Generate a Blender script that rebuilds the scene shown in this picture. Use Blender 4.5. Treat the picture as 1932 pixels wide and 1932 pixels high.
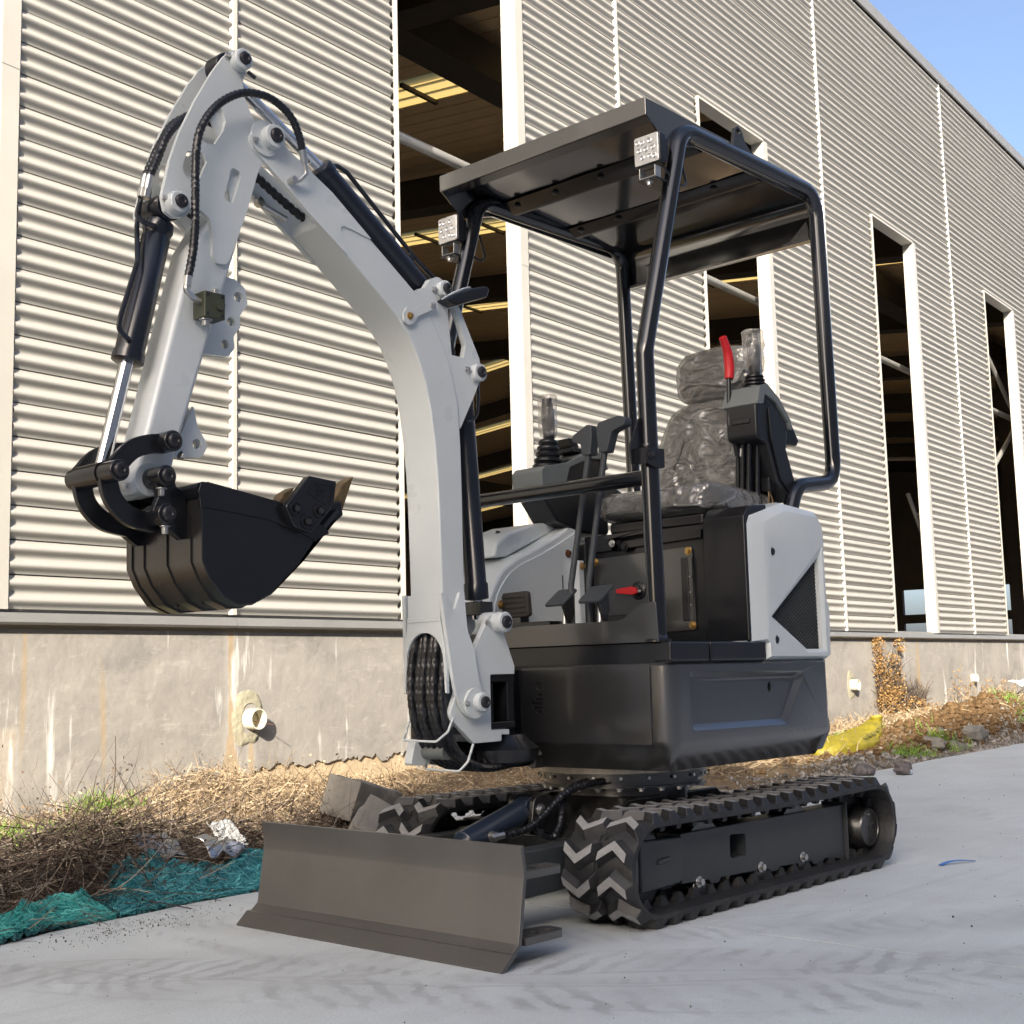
import bpy, bmesh, math, random
from math import sin, cos, pi, radians, sqrt, atan2
from mathutils import Vector, Matrix, noise
from mathutils.geometry import tessellate_polygon

# ------------------------------------------------------------------ scene, camera, light
scene = bpy.context.scene
for o in list(bpy.data.objects):
    bpy.data.objects.remove(o, do_unlink=True)
COL = scene.collection
scene.render.engine = 'CYCLES'
scene.render.resolution_x = 1024
scene.render.resolution_y = 1024

FPX, PITCH, ROLL, HEAD, WA = 2460.37, 0.12276, 0.02524, 0.83631, 0.087426
cw = Vector((sin(HEAD) * cos(PITCH), cos(HEAD) * cos(PITCH), sin(PITCH)))
cr0 = Vector((cos(HEAD), -sin(HEAD), 0))
cu0 = cr0.cross(cw)
cr = cr0 * cos(ROLL) - cu0 * sin(ROLL)
cu = cu0 * cos(ROLL) + cr0 * sin(ROLL)
cam_d = bpy.data.cameras.new('camera')
cam = bpy.data.objects.new('camera', cam_d)
COL.objects.link(cam)
m = Matrix((cr, cu, -cw)).transposed().to_4x4()
m.translation = Vector((-3.36, -2.60, 0.68))
cam.matrix_world = m
cam_d.sensor_width = 36
cam_d.lens = 36 * FPX / 1932
cam_d.clip_start = 0.05
cam_d.clip_end = 2000
scene.camera = cam

# wall frame: s runs along the warehouse wall, n points into the building
WD = Vector((cos(WA), sin(WA), 0))
WN = Vector((-sin(WA), cos(WA), 0))
# the sun: direction its light travels
sun_t = (WD * 0.121 + WN * 0.066 + Vector((0, 0, -0.062))).normalized()
to_sun = -sun_t
SUN_EL = math.asin(to_sun.z)
sun_d = bpy.data.lights.new('sun', 'SUN')
sun_d.energy = 4.5
sun_d.angle = radians(0.53)
sun_d.color = (1.0, 0.90, 0.75)
sun = bpy.data.objects.new('sun', sun_d)
COL.objects.link(sun)
sun.rotation_euler = sun_t.to_track_quat('-Z', 'Y').to_euler()
sun.location = (-10, -10, 14)

world = bpy.data.worlds.new('World')
scene.world = world
world.use_nodes = True
wn_ = world.node_tree
for nd in list(wn_.nodes):
    wn_.nodes.remove(nd)
sky = wn_.nodes.new('ShaderNodeTexSky')
sky.sky_type = 'NISHITA'
sky.sun_disc = False
sky.sun_elevation = SUN_EL
sky.sun_rotation = atan2(to_sun.x, to_sun.y)
sky.air_density = 0.62
sky.dust_density = 4.2
sky.ozone_density = 0.8
bg = wn_.nodes.new('ShaderNodeBackground')
bg.inputs['Strength'].default_value = 0.15
wo = wn_.nodes.new('ShaderNodeOutputWorld')
wn_.links.new(sky.outputs[0], bg.inputs[0])
wn_.links.new(bg.outputs[0], wo.inputs[0])

scene.view_settings.view_transform = 'Standard'
scene.view_settings.look = 'None'
scene.view_settings.exposure = 1.28
scene.view_settings.gamma = 1.0
scene.view_settings.use_curve_mapping = False
scene.cycles.max_bounces = 8
scene.cycles.transparent_max_bounces = 12

# ------------------------------------------------------------------ helpers
rng = random.Random(7)

def tag(o, label=None, cat=None, group=None, kind=None):
    if label: o['label'] = label
    if cat: o['category'] = cat
    if group: o['group'] = group
    if kind: o['kind'] = kind
    return o

def empty(name, loc=(0, 0, 0), rz=0.0, label=None, cat=None, group=None):
    o = bpy.data.objects.new(name, None)
    o.empty_display_size = 0.2
    COL.objects.link(o)
    o.location = loc
    o.rotation_euler = (0, 0, rz)
    return tag(o, label, cat, group)

class MB:
    """collects shapes and links them as ONE mesh object"""
    def __init__(self):
        self.v = []
        self.f = []
        self.fm = []
        self.mi = 0
    def add(self, vs, fs):
        b = len(self.v)
        self.v += [tuple(p) for p in vs]
        self.f += [tuple(b + i for i in f) for f in fs]
        self.fm += [self.mi] * len(fs)
        return self
    def box(self, x0, x1, y0, y1, z0, z1):
        vs = [(x, y, z) for x in (x0, x1) for y in (y0, y1) for z in (z0, z1)]
        return self.add(vs, [(0, 1, 3, 2), (4, 6, 7, 5), (0, 4, 5, 1), (2, 3, 7, 6), (0, 2, 6, 4), (1, 5, 7, 3)])
    def prism(self, poly, a0, a1, axis='Y', holes=()):
        """2D outline extruded along an axis; Y: (x,z), X: (y,z), Z: (x,y)"""
        def P(p, a):
            if axis == 'Y': return (p[0], a, p[1])
            if axis == 'X': return (a, p[0], p[1])
            return (p[0], p[1], a)
        loops = [list(poly)] + [list(h) for h in holes]
        flat = [p for l in loops for p in l]
        n = len(flat)
        vs = [P(p, a0) for p in flat] + [P(p, a1) for p in flat]
        fs = []
        if holes:
            tri = tessellate_polygon([[Vector((p[0], p[1], 0)) for p in l] for l in loops])
            for t in tri:
                fs.append((t[0], t[1], t[2]))
                fs.append((n + t[2], n + t[1], n + t[0]))
        else:
            fs.append(tuple(range(len(poly))))
            fs.append(tuple(n + i for i in reversed(range(len(poly)))))
        o = 0
        for l in loops:
            k = len(l)
            for i in range(k):
                j = (i + 1) % k
                fs.append((o + i, n + o + i, n + o + j, o + j))
            o += k
        return self.add(vs, fs)
    def cyl(self, p0, p1, r0, r1=None, n=20, cap=True):
        r1 = r0 if r1 is None else r1
        p0, p1 = Vector(p0), Vector(p1)
        d = (p1 - p0).normalized()
        a = d.orthogonal().normalized()
        b = d.cross(a)
        vs = []
        for p, r in ((p0, r0), (p1, r1)):
            for i in range(n):
                t = 2 * pi * i / n
                vs.append(p + (a * cos(t) + b * sin(t)) * r)
        fs = [(i, (i + 1) % n, n + (i + 1) % n, n + i) for i in range(n)]
        if cap:
            fs.append(tuple(reversed(range(n))))
            fs.append(tuple(range(n, 2 * n)))
        return self.add(vs, fs)
    def lathe(self, p0, d, prof, n=24):
        """prof: (distance along d, radius)"""
        p0 = Vector(p0); d = Vector(d).normalized()
        a = d.orthogonal().normalized(); b = d.cross(a)
        vs = []; k = len(prof)
        for h, r in prof:
            for i in range(n):
                t = 2 * pi * i / n
                vs.append(p0 + d * h + (a * cos(t) + b * sin(t)) * max(r, 1e-5))
        fs = [(j * n + i, j * n + (i + 1) % n, (j + 1) * n + (i + 1) % n, (j + 1) * n + i) for j in range(k - 1) for i in range(n)]
        fs.append(tuple(reversed(range(n)))); fs.append(tuple(range((k - 1) * n, k * n)))
        return self.add(vs, fs)
    def tube(self, pts, r, n=12, cap=True, rad=None):
        pts = [Vector(p) for p in pts]
        k = len(pts)
        tan = []
        for i in range(k):
            t = pts[min(i + 1, k - 1)] - pts[max(i - 1, 0)]
            tan.append(t.normalized() if t.length > 1e-9 else Vector((0, 0, 1)))
        a = tan[0].orthogonal().normalized()
        vs = []
        for i in range(k):
            a = (a - tan[i] * a.dot(tan[i])).normalized()
            b = tan[i].cross(a)
            for j in range(n):
                t = 2 * pi * j / n
                rr = rad(i, t) if rad else (r[i] if hasattr(r, '__len__') else r)
                vs.append(pts[i] + (a * cos(t) + b * sin(t)) * rr)
        fs = [(i * n + j, i * n + (j + 1) % n, (i + 1) * n + (j + 1) % n, (i + 1) * n + j) for i in range(k - 1) for j in range(n)]
        if cap:
            fs.append(tuple(reversed(range(n)))); fs.append(tuple(range((k - 1) * n, k * n)))
        return self.add(vs, fs)
    def hose(self, ctrl, r, step=0.006, ridge=0.09, pitch=0.02, n=10):
        """a hose in a spiral guard"""
        pts = spline(ctrl, step)
        L = [0.0]
        for i in range(1, len(pts)):
            L.append(L[-1] + (pts[i] - pts[i - 1]).length)
        return self.tube(pts, r, n, True, lambda i, t: r * (1 + ridge * (1 if sin(2 * pi * L[i] / pitch + t) > -0.3 else -1.2)))
    def build(self, name, mat, parent=None, bevel=0.0, seg=2, smooth=40, sub=0):
        me = bpy.data.meshes.new(name)
        me.from_pydata(self.v, [], self.f)
        mats = mat if isinstance(mat, (list, tuple)) else [mat]
        for mm in mats:
            me.materials.append(mm)
        if len(mats) > 1:
            me.polygons.foreach_set('material_index', self.fm)
        bm = bmesh.new(); bm.from_mesh(me)
        bmesh.ops.recalc_face_normals(bm, faces=bm.faces)
        bm.to_mesh(me); bm.free()
        if smooth:
            me.polygons.foreach_set('use_smooth', [True] * len(me.polygons))
            me.set_sharp_from_angle(angle=radians(smooth))
        o = bpy.data.objects.new(name, me)
        COL.objects.link(o)
        if parent: o.parent = parent
        if bevel:
            b = o.modifiers.new('bevel', 'BEVEL')
            b.width = bevel; b.segments = seg; b.limit_method = 'ANGLE'; b.angle_limit = radians(35)
            b.harden_normals = True
            b.use_clamp_overlap = True
        if sub:
            s_ = o.modifiers.new('subdivision', 'SUBSURF'); s_.levels = sub; s_.render_levels = sub
        return o

def spline(ctrl, step=0.02):
    c = [Vector(p) for p in ctrl]
    if len(c) == 2:
        n = max(2, int((c[1] - c[0]).length / step))
        return [c[0].lerp(c[1], i / n) for i in range(n + 1)]
    out = []
    for i in range(len(c) - 1):
        p0 = c[i - 1] if i else c[i] * 2 - c[i + 1]
        p1, p2 = c[i], c[i + 1]
        p3 = c[i + 2] if i + 2 < len(c) else c[i + 1] * 2 - c[i]
        n = max(2, int((p2 - p1).length / step))
        for k in range(n):
            t = k / n
            out.append(0.5 * ((2 * p1) + (p2 - p0) * t + (2 * p0 - 5 * p1 + 4 * p2 - p3) * t * t + (3 * p1 - p0 - 3 * p2 + p3) * t ** 3))
    out.append(c[-1])
    return out

def fillet(ctrl, rad, n=8):
    """polyline with rounded corners (bent pipe)"""
    c = [Vector(p) for p in ctrl]
    out = [c[0]]
    for i in range(1, len(c) - 1):
        a = (c[i - 1] - c[i]); b = (c[i + 1] - c[i])
        la, lb = a.length, b.length
        a.normalize(); b.normalize()
        ang = a.angle(b)
        d = min(rad / math.tan(ang / 2), la * 0.49, lb * 0.49) if ang < pi - 0.01 else 0
        if d <= 0:
            out.append(c[i]); continue
        p, q = c[i] + a * d, c[i] + b * d
        for k in range(n + 1):
            t = k / n
            out.append(p * (1 - t) ** 2 + c[i] * 2 * t * (1 - t) + q * t * t)
    out.append(c[-1])
    return out

def rpoly(pts, rad, n=5):
    """closed 2D outline with rounded corners; rad may be a list"""
    k = len(pts); out = []
    for i in range(k):
        r = rad[i] if hasattr(rad, '__len__') else rad
        p = Vector(pts[i]); a = Vector(pts[i - 1]) - p; b = Vector(pts[(i + 1) % k]) - p
        if r <= 0:
            out.append((p.x, p.y)); continue
        la, lb = a.length, b.length
        a.normalize(); b.normalize()
        ang = a.angle(b)
        d = min(r / math.tan(ang / 2), la * 0.49, lb * 0.49)
        q0, q1 = p + a * d, p + b * d
        for j in range(n + 1):
            t = j / n
            q = q0 * (1 - t) ** 2 + p * 2 * t * (1 - t) + q1 * t * t
            out.append((q.x, q.y))
    return out

def circ(cx, cy, r, n=16, ry=None):
    ry = r if ry is None else ry
    return [(cx + r * cos(2 * pi * i / n), cy + ry * sin(2 * pi * i / n)) for i in range(n)]

def copy_obj(o, loc, rot=None, parent=None, scale=None):
    c = o.copy()
    COL.objects.link(c)
    c.location = loc
    if rot is not None: c.rotation_euler = rot
    if scale is not None: c.scale = scale
    if parent is not None: c.parent = parent
    return c

# ------------------------------------------------------------------ materials
def mat(name, base, rough=0.5, metal=0.0, var=0.0, vscale=8.0, bump=0.0, bscale=60.0, spec=0.5, coat=0.0,
        dust=0.0, dustcol=(0.42, 0.39, 0.35), dscale=14.0, rvar=0.0, coord='Object', stretch=(1, 1, 1), trans=0.0, alpha=1.0):
    mt = bpy.data.materials.new(name)
    mt.use_nodes = True
    nt = mt.node_tree; N = nt.nodes; L = nt.links
    bs = N['Principled BSDF']
    bs.inputs['Base Color'].default_value = (*base, 1)
    bs.inputs['Roughness'].default_value = rough
    bs.inputs['Metallic'].default_value = metal
    bs.inputs['Specular IOR Level'].default_value = spec
    bs.inputs['Coat Weight'].default_value = coat
    bs.inputs['Coat Roughness'].default_value = 0.12
    bs.inputs['Alpha'].default_value = alpha
    tc = N.new('ShaderNodeTexCoord')
    mp = N.new('ShaderNodeMapping'); mp.inputs['Scale'].default_value = stretch
    L.new(tc.outputs[coord], mp.inputs[0])
    cur = None
    if var > 0:
        nz = N.new('ShaderNodeTexNoise'); nz.inputs['Scale'].default_value = vscale; nz.inputs['Detail'].default_value = 8
        nz.inputs['Roughness'].default_value = 0.62
        L.new(mp.outputs[0], nz.inputs['Vector'])
        rp = N.new('ShaderNodeValToRGB')
        rp.color_ramp.elements[0].position = 0.3; rp.color_ramp.elements[1].position = 0.7
        rp.color_ramp.elements[0].color = (*[c * (1 - var) for c in base], 1)
        rp.color_ramp.elements[1].color = (*[min(1, c * (1 + var)) for c in base], 1)
        L.new(nz.outputs['Fac'], rp.inputs[0])
        cur = rp.outputs[0]
    if dust > 0:
        nz2 = N.new('ShaderNodeTexNoise'); nz2.inputs['Scale'].default_value = dscale; nz2.inputs['Detail'].default_value = 9
        nz2.inputs['Roughness'].default_value = 0.7
        L.new(mp.outputs[0], nz2.inputs['Vector'])
        r2 = N.new('ShaderNodeMapRange'); r2.inputs[1].default_value = 0.48; r2.inputs[2].default_value = 0.8
        r2.inputs[3].default_value = 0; r2.inputs[4].default_value = dust
        L.new(nz2.outputs['Fac'], r2.inputs[0])
        mx = N.new('ShaderNodeMixRGB'); mx.inputs[2].default_value = (*dustcol, 1)
        L.new(r2.outputs[0], mx.inputs[0])
        if cur is not None: L.new(cur, mx.inputs[1])
        else: mx.inputs[1].default_value = (*base, 1)
        cur = mx.outputs[0]
    if cur is not None: L.new(cur, bs.inputs['Base Color'])
    if rvar > 0:
        nz3 = N.new('ShaderNodeTexNoise'); nz3.inputs['Scale'].default_value = vscale * 1.7; nz3.inputs['Detail'].default_value = 6
        L.new(mp.outputs[0], nz3.inputs['Vector'])
        r3 = N.new('ShaderNodeMapRange'); r3.inputs[1].default_value = 0.3; r3.inputs[2].default_value = 0.7
        r3.inputs[3].default_value = max(0.02, rough - rvar); r3.inputs[4].default_value = min(1, rough + rvar)
        L.new(nz3.outputs['Fac'], r3.inputs[0]); L.new(r3.outputs[0], bs.inputs['Roughness'])
    if bump > 0:
        nb = N.new('ShaderNodeTexNoise'); nb.inputs['Scale'].default_value = bscale; nb.inputs['Detail'].default_value = 5
        L.new(mp.outputs[0], nb.inputs['Vector'])
        bp = N.new('ShaderNodeBump'); bp.inputs['Strength'].default_value = bump; bp.inputs['Distance'].default_value = 0.01
        L.new(nb.outputs['Fac'], bp.inputs['Height']); L.new(bp.outputs[0], bs.inputs['Normal'])
    return mt

def nodes_of(mt):
    return mt.node_tree.nodes, mt.node_tree.links, mt.node_tree.nodes['Principled BSDF']

M = {}
M['cladding'] = mat('cladding_steel', (0.385, 0.377, 0.352), 0.42, 0.0, 0.05, 2.0, dust=0.18, dustcol=(0.31, 0.28, 0.23), dscale=3.0, stretch=(0.6, 1, 5), rvar=0.08)
M['trim'] = mat('trim_steel', (0.50, 0.485, 0.44), 0.4, 0.0, 0.05, 3.0, dust=0.1, dscale=5)
M['flash'] = mat('flashing', (0.27, 0.27, 0.265), 0.4, 0.2, 0.08, 6, dust=0.2)
M['dark_steel'] = mat('red_oxide_steel', (0.035, 0.028, 0.027), 0.6, 0, 0.2, 3)
M['roof_in'] = mat('roof_liner', (0.62, 0.47, 0.30), 0.6, 0, 0.06, 2)
M['galv'] = mat('galvanised_steel', (0.5, 0.5, 0.49), 0.4, 0.5, 0.1, 6)
M['soil'] = mat('soil', (0.16, 0.115, 0.07), 0.95, 0, 0.45, 6, bump=0.9, bscale=40, dust=0.5, dustcol=(0.30, 0.25, 0.19), dscale=20, spec=0.1)

def plinth_material():
    mt = mat('plinth_render', (0.31, 0.295, 0.27), 0.9, 0, 0.12, 1.6, bump=0.6, bscale=11, spec=0.2)
    N, L, bs = nodes_of(mt)
    tc = N.new('ShaderNodeTexCoord')
    cur = bs.inputs['Base Color'].links[0].from_socket
    def layer(cur, scale, stretch, lo, hi, col, amt, detail=6, off=0.0, rough=0.6, dist=0.0):
        mp = N.new('ShaderNodeMapping'); mp.inputs['Scale'].default_value = stretch; mp.inputs['Location'].default_value = (off, off, off)
        L.new(tc.outputs['Object'], mp.inputs[0])
        nz = N.new('ShaderNodeTexNoise'); nz.inputs['Scale'].default_value = scale; nz.inputs['Detail'].default_value = detail
        nz.inputs['Roughness'].default_value = rough; nz.inputs['Distortion'].default_value = dist
        L.new(mp.outputs[0], nz.inputs['Vector'])
        mr = N.new('ShaderNodeMapRange'); mr.inputs[1].default_value = lo; mr.inputs[2].default_value = hi
        mr.inputs[3].default_value = 0; mr.inputs[4].default_value = amt
        L.new(nz.outputs['Fac'], mr.inputs[0])
        mx = N.new('ShaderNodeMixRGB'); mx.inputs[2].default_value = (*col, 1)
        L.new(mr.outputs[0], mx.inputs[0]); L.new(cur, mx.inputs[1])
        return mx.outputs[0], mr.outputs[0]
    cur, _ = layer(cur, 3.0, (1, 1, 1.8), 0.5, 0.72, (0.39, 0.37, 0.34), 0.75, 10, 3, 0.68, 0.6)
    cur, _ = layer(cur, 2.2, (1, 1, 1.5), 0.52, 0.7, (0.21, 0.205, 0.20), 0.8, 9, 9, 0.66, 0.8)
    cur, _ = layer(cur, 14, (0.6, 1, 1.6), 0.56, 0.66, (0.45, 0.425, 0.39), 0.45, 9, 5, 0.7, 1.2)
    # rusty runs below the panel joint and the drain pipe
    sp = N.new('ShaderNodeSeparateXYZ'); L.new(tc.outputs['Object'], sp.inputs[0])
    nw = N.new('ShaderNodeTexNoise'); nw.inputs['Scale'].default_value = 9; nw.inputs['Detail'].default_value = 5; L.new(tc.outputs['Object'], nw.inputs['Vector'])
    def mth(o, a, b, c=None):
        q = N.new('ShaderNodeMath'); q.operation = o
        for i, v in enumerate((a, b, c)):
            if v is None: continue
            if isinstance(v, (int, float)): q.inputs[i].default_value = v
            else: L.new(v, q.inputs[i])
        return q.outputs[0]
    def mrng(v, a, b, c, d):
        q = N.new('ShaderNodeMapRange'); L.new(v, q.inputs[0])
        for i, k in enumerate((a, b, c, d)): q.inputs[i + 1].default_value = k
        return q.outputs[0]
    for x0, w0, w1, ztop, amt in ((0.548, 0.014, 0.055, 2.0, 0.8), (0.672, 0.010, 0.016, 0.44, 0.7), (1.93, 0.03, 0.04, 0.6, 0.6), (-0.61, 0.05, 0.03, 0.5, 0.3)):
        wid = mth('ADD', mrng(sp.outputs[2], 0.45, 0.25, w0, w1), mth('MULTIPLY', mth('SUBTRACT', nw.outputs['Fac'], 0.5), 0.03))
        dd = mth('ABSOLUTE', mth('SUBTRACT', sp.outputs[0], x0), None)
        core = mth('MULTIPLY', mrng(mth('SUBTRACT', dd, wid), -0.006, 0.006, 1, 0), mrng(sp.outputs[2], ztop, ztop + 0.02, amt, 0))
        halo = mth('MULTIPLY', mrng(mth('SUBTRACT', dd, wid), 0.0, 0.035, 0.6, 0), mrng(sp.outputs[2], ztop, ztop + 0.02, 1, 0))
        for fac, col in ((halo, (0.46, 0.44, 0.41)), (core, (0.40, 0.30, 0.18))):
            mx = N.new('ShaderNodeMixRGB'); mx.inputs[2].default_value = (*col, 1)
            L.new(fac, mx.inputs[0]); L.new(cur, mx.inputs[1]); cur = mx.outputs[0]
    # lime runs under the sill, browner runs between them
    cur, _ = layer(cur, 9, (1, 1, 0.12), 0.61, 0.70, (0.78, 0.78, 0.76), 0.85, 5, 17)
    cur, _ = layer(cur, 5, (1, 1, 0.05), 0.66, 0.70, (0.40, 0.29, 0.16), 0.8, 2, 31)
    L.new(cur, bs.inputs['Base Color'])
    return mt
M['plinth'] = plinth_material()

def pavement_material():
    mt = mat('concrete', (0.575, 0.62, 0.63), 0.75, 0, 0.10, 1.3, bump=0.12, bscale=90, spec=0.35)
    N, L, bs = nodes_of(mt)
    tc = N.new('ShaderNodeTexCoord')
    cur = bs.inputs['Base Color'].links[0].from_socket
    def nz(scale, stretch, rot=0.0, detail=6, off=0, dist=0.0, rough=0.6):
        mp = N.new('ShaderNodeMapping'); mp.inputs['Scale'].default_value = stretch
        mp.inputs['Rotation'].default_value = (0, 0, rot); mp.inputs['Location'].default_value = (off, off, 0)
        L.new(tc.outputs['Object'], mp.inputs[0])
        n_ = N.new('ShaderNodeTexNoise'); n_.inputs['Scale'].default_value = scale; n_.inputs['Detail'].default_value = detail
        n_.inputs['Distortion'].default_value = dist; n_.inputs['Roughness'].default_value = rough
        L.new(mp.outputs[0], n_.inputs['Vector'])
        return n_.outputs['Fac']
    def rng_(v, a, b, c, d):
        r = N.new('ShaderNodeMapRange'); r.inputs[1].default_value = a; r.inputs[2].default_value = b
        r.inputs[3].default_value = c; r.inputs[4].default_value = d
        L.new(v, r.inputs[0]); return r.outputs[0]
    def mul(a, b):
        q = N.new('ShaderNodeMath'); q.operation = 'MULTIPLY'; L.new(a, q.inputs[0]); L.new(b, q.inputs[1]); return q.outputs[0]
    def mix(cur, fac, col):
        mx = N.new('ShaderNodeMixRGB'); mx.inputs[2].default_value = (*col, 1)
        L.new(fac, mx.inputs[0]); L.new(cur, mx.inputs[1]); return mx.outputs[0]
    # trowel sweeps, pale dust, dark rubber scuffs along the tracks of earlier manoeuvres
    cur = mix(cur, rng_(nz(7, (0.35, 1.6, 1), 0.35, 8, 0, 0.6), 0.5, 0.72, 0, 0.5), (0.66, 0.695, 0.70))
    cur = mix(cur, rng_(nz(2.2, (1, 1, 1), 0, 8, 4), 0.5, 0.7, 0, 0.4), (0.45, 0.45, 0.445))
    patch = rng_(nz(1.1, (1, 0.8, 1), 0.2, 3, 2), 0.46, 0.62, 0, 0.55)
    scuff = rng_(nz(9, (0.4, 1.5, 1), -0.75, 4, 8, 0.5), 0.50, 0.66, 0, 0.6)
    cur = mix(cur, mul(patch, scuff), (0.34, 0.34, 0.34))
    # prints of lugged tyres in curved bands across the foreground
    sx = N.new('ShaderNodeSeparateXYZ'); L.new(tc.outputs['Object'], sx.inputs[0])
    def lin(a, b, c):
        q = N.new('ShaderNodeMath'); q.operation = 'MULTIPLY'; q.inputs[1].default_value = a; L.new(sx.outputs[0], q.inputs[0])
        w = N.new('ShaderNodeMath'); w.operation = 'MULTIPLY_ADD'; w.inputs[1].default_value = b; L.new(sx.outputs[1], w.inputs[0]); L.new(q.outputs[0], w.inputs[2])
        z = N.new('ShaderNodeMath'); z.operation = 'ADD'; z.inputs[1].default_value = c; L.new(w.outputs[0], z.inputs[0]); return z.outputs[0]
    def op(o, a, b=None, c=None):
        q = N.new('ShaderNodeMath'); q.operation = o
        for i, v in enumerate((a, b, c)):
            if v is None: continue
            if isinstance(v, (int, float)): q.inputs[i].default_value = v
            else: L.new(v, q.inputs[i])
        return q.outputs[0]
    u, v = lin(0.6, -0.8, 0.0), lin(0.8, 0.6, 0.0)
    wob = op('MULTIPLY', op('SUBTRACT', nz(1.6, (1, 1, 1), 0, 3, 40), 0.5), 0.16)
    v = op('ADD', v, wob)
    for v0, hw, curv, per, sl, amt in ((-1.40, 0.14, 0.10, 0.085, 6.0, 0.75), (-1.06, 0.12, -0.06, 0.075, -7.0, 0.7), (-0.74, 0.10, 0.16, 0.08, 6.5, 0.4), (-1.25, 0.03, 0.35, 0.05, 3.0, 0.6)):
        vv = op('SUBTRACT', op('SUBTRACT', v, op('MULTIPLY', op('MULTIPLY', u, u), curv)), v0)
        band = rng_(op('ABSOLUTE', vv), hw * 0.75, hw * 1.15, 1, 0)
        ph = op('ADD', op('MULTIPLY', u, 6.283 / per), op('MULTIPLY', vv, sl * 6))
        lug = rng_(op('SINE', op('ADD', ph, op('MULTIPLY', nz(6, (1, 1, 1), 0, 6, 60), 13.0))), -0.1, 0.7, 0, 1)
        brk = rng_(nz(3.5, (1, 1, 1), 0, 6, 70 + v0 * 9), 0.42, 0.64, 0, amt)
        smear = mul(rng_(op('ABSOLUTE', vv), hw * 0.6, hw * 1.9, 0.55, 0), rng_(nz(2.6, (1, 1, 1), 0, 7, 30 + v0 * 5), 0.36, 0.62, 0, 1))
        cur = mix(cur, smear, (0.36, 0.38, 0.39))
        cur = mix(cur, mul(mul(band, lug), brk), (0.27, 0.28, 0.29))
    streak = rng_(nz(3.2, (0.12, 5.0, 1), 0.15, 3, 21, 0.1), 0.6, 0.68, 0, 0.25)
    cur = mix(cur, streak, (0.42, 0.42, 0.42))
    for w0, cv, am in ((-1.30, 0.10, 0.5), (-1.275, 0.10, 0.4), (-1.51, 0.10, 0.35), (-1.17, -0.06, 0.45), (-0.94, -0.06, 0.4), (-0.50, 0.2, 0.3)):
        vv = op('SUBTRACT', op('SUBTRACT', v, op('MULTIPLY', op('MULTIPLY', u, u), cv)), w0)
        line = rng_(op('ABSOLUTE', vv), 0.004, 0.012, 1, 0)
        cur = mix(cur, mul(line, rng_(nz(2.2, (1, 1, 1), 0, 4, 90 + w0 * 7), 0.42, 0.58, 0, am)), (0.33, 0.335, 0.34))
    fine = rng_(nz(160, (1, 1, 1), 0, 3, 5), 0.35, 0.65, 0, 0.38)
    cur = mix(cur, fine, (0.40, 0.40, 0.39))
    cur = mix(cur, rng_(nz(55, (1, 1, 1), 0, 3, 11), 0.68, 0.74, 0, 0.6), (0.16, 0.155, 0.15))
    L.new(cur, bs.inputs['Base Color'])
    return mt
M['pavement'] = pavement_material()

# ------------------------------------------------------------------ ground
def SN(s, n, z=0.0):
    return WD * s + WN * n + Vector((0, 0, z))

def h_soil(s, n):
    """height of the waste strip between pavement and wall"""
    t = min(1, max(0, (n - 1.0) / 1.5))
    h = -0.02 + 0.17 * (t * t * (3 - 2 * t))
    g = lambda cs, cn, rs, rn, a: a * math.exp(-((s - cs) / rs) ** 2 - ((n - cn) / rn) ** 2)
    h += g(0.4, 2.35, 0.45, 0.45, 0.06)
    h += g(-0.9, 1.35, 0.7, 0.22, 0.05)
    h += g(6.6, 1.45, 0.75, 0.24, 0.17) + g(7.35, 1.4, 0.35, 0.2, 0.13) + g(8.6, 1.5, 1.1, 0.3, 0.27) + g(11, 1.6, 2.0, 0.35, 0.3)
    h += g(4.9, 1.25, 0.8, 0.25, 0.06)
    rough = 0.03 + 0.05 * min(1, max(0, (s - 5.2))) * math.exp(-((n - 1.4) / 0.35) ** 2)
    edge = min(1, max(0, (n - 1.0) / 0.12))
    h += rough * edge * (noise.noise(Vector((s * 3, n * 3, 1.7))) + 0.6 * noise.noise(Vector((s * 8, n * 8, 4.1))) + 0.4 * noise.noise(Vector((s * 21, n * 21, 2.2))))
    return h

gb = MB()
S0, S1, ds = -5.0, 24.0, 0.05
ns_ = int((S1 - S0) / ds); nn_ = 36
vs = []; fs = []
for i in range(ns_ + 1):
    s = S0 + i * ds
    for j in range(nn_ + 1):
        n = 0.92 + (2.56 - 0.92) * j / nn_
        vs.append(SN(s, n, h_soil(s, n)))
for i in range(ns_):
    for j in range(nn_):
        a = i * (nn_ + 1) + j
        fs.append((a, a + nn_ + 1, a + nn_ + 2, a + 1))
gb.add(vs, fs)
soil = gb.build('soil', M['soil'], None, smooth=0)
tag(soil, kind='structure')

# the yard: cast slabs with a sawn joint between them, edge along the waste strip
def edge_n(s):
    return 0.985 + 0.035 * noise.noise(Vector((s * 1.3, 0.3, 0))) + 0.02 * noise.noise(Vector((s * 5, 1.3, 0)))
JX = -0.385
def slab(name, x0, x1, step):
    up = []
    k = int((x1 - x0) / step)
    for i in range(k + 1):
        x = x0 + (x1 - x0) * i / k
        s = x / cos(WA)
        p = SN(0, 0) 
        # y on the edge line at this x
        n = edge_n(s)
        y = (n + x * sin(WA)) / cos(WA)
        up.append((x, y))
    poly = [(x0, -30.0)] + [(x1, -30.0)] + list(reversed(up))
    b = MB().prism(poly, -0.12, 0.0, 'Z')
    return tag(b.build(name, M['pavement'], None), kind='structure')
M['joint'] = mat('joint_filler', (0.03, 0.029, 0.028), 0.95)  # dark strip filling the sawn gap
tag(MB().box(JX - 0.02, JX + 0.02, -30, 0.98, -0.1, -0.0015).build('pavement_joint', M['joint'], None), kind='structure')
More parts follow.
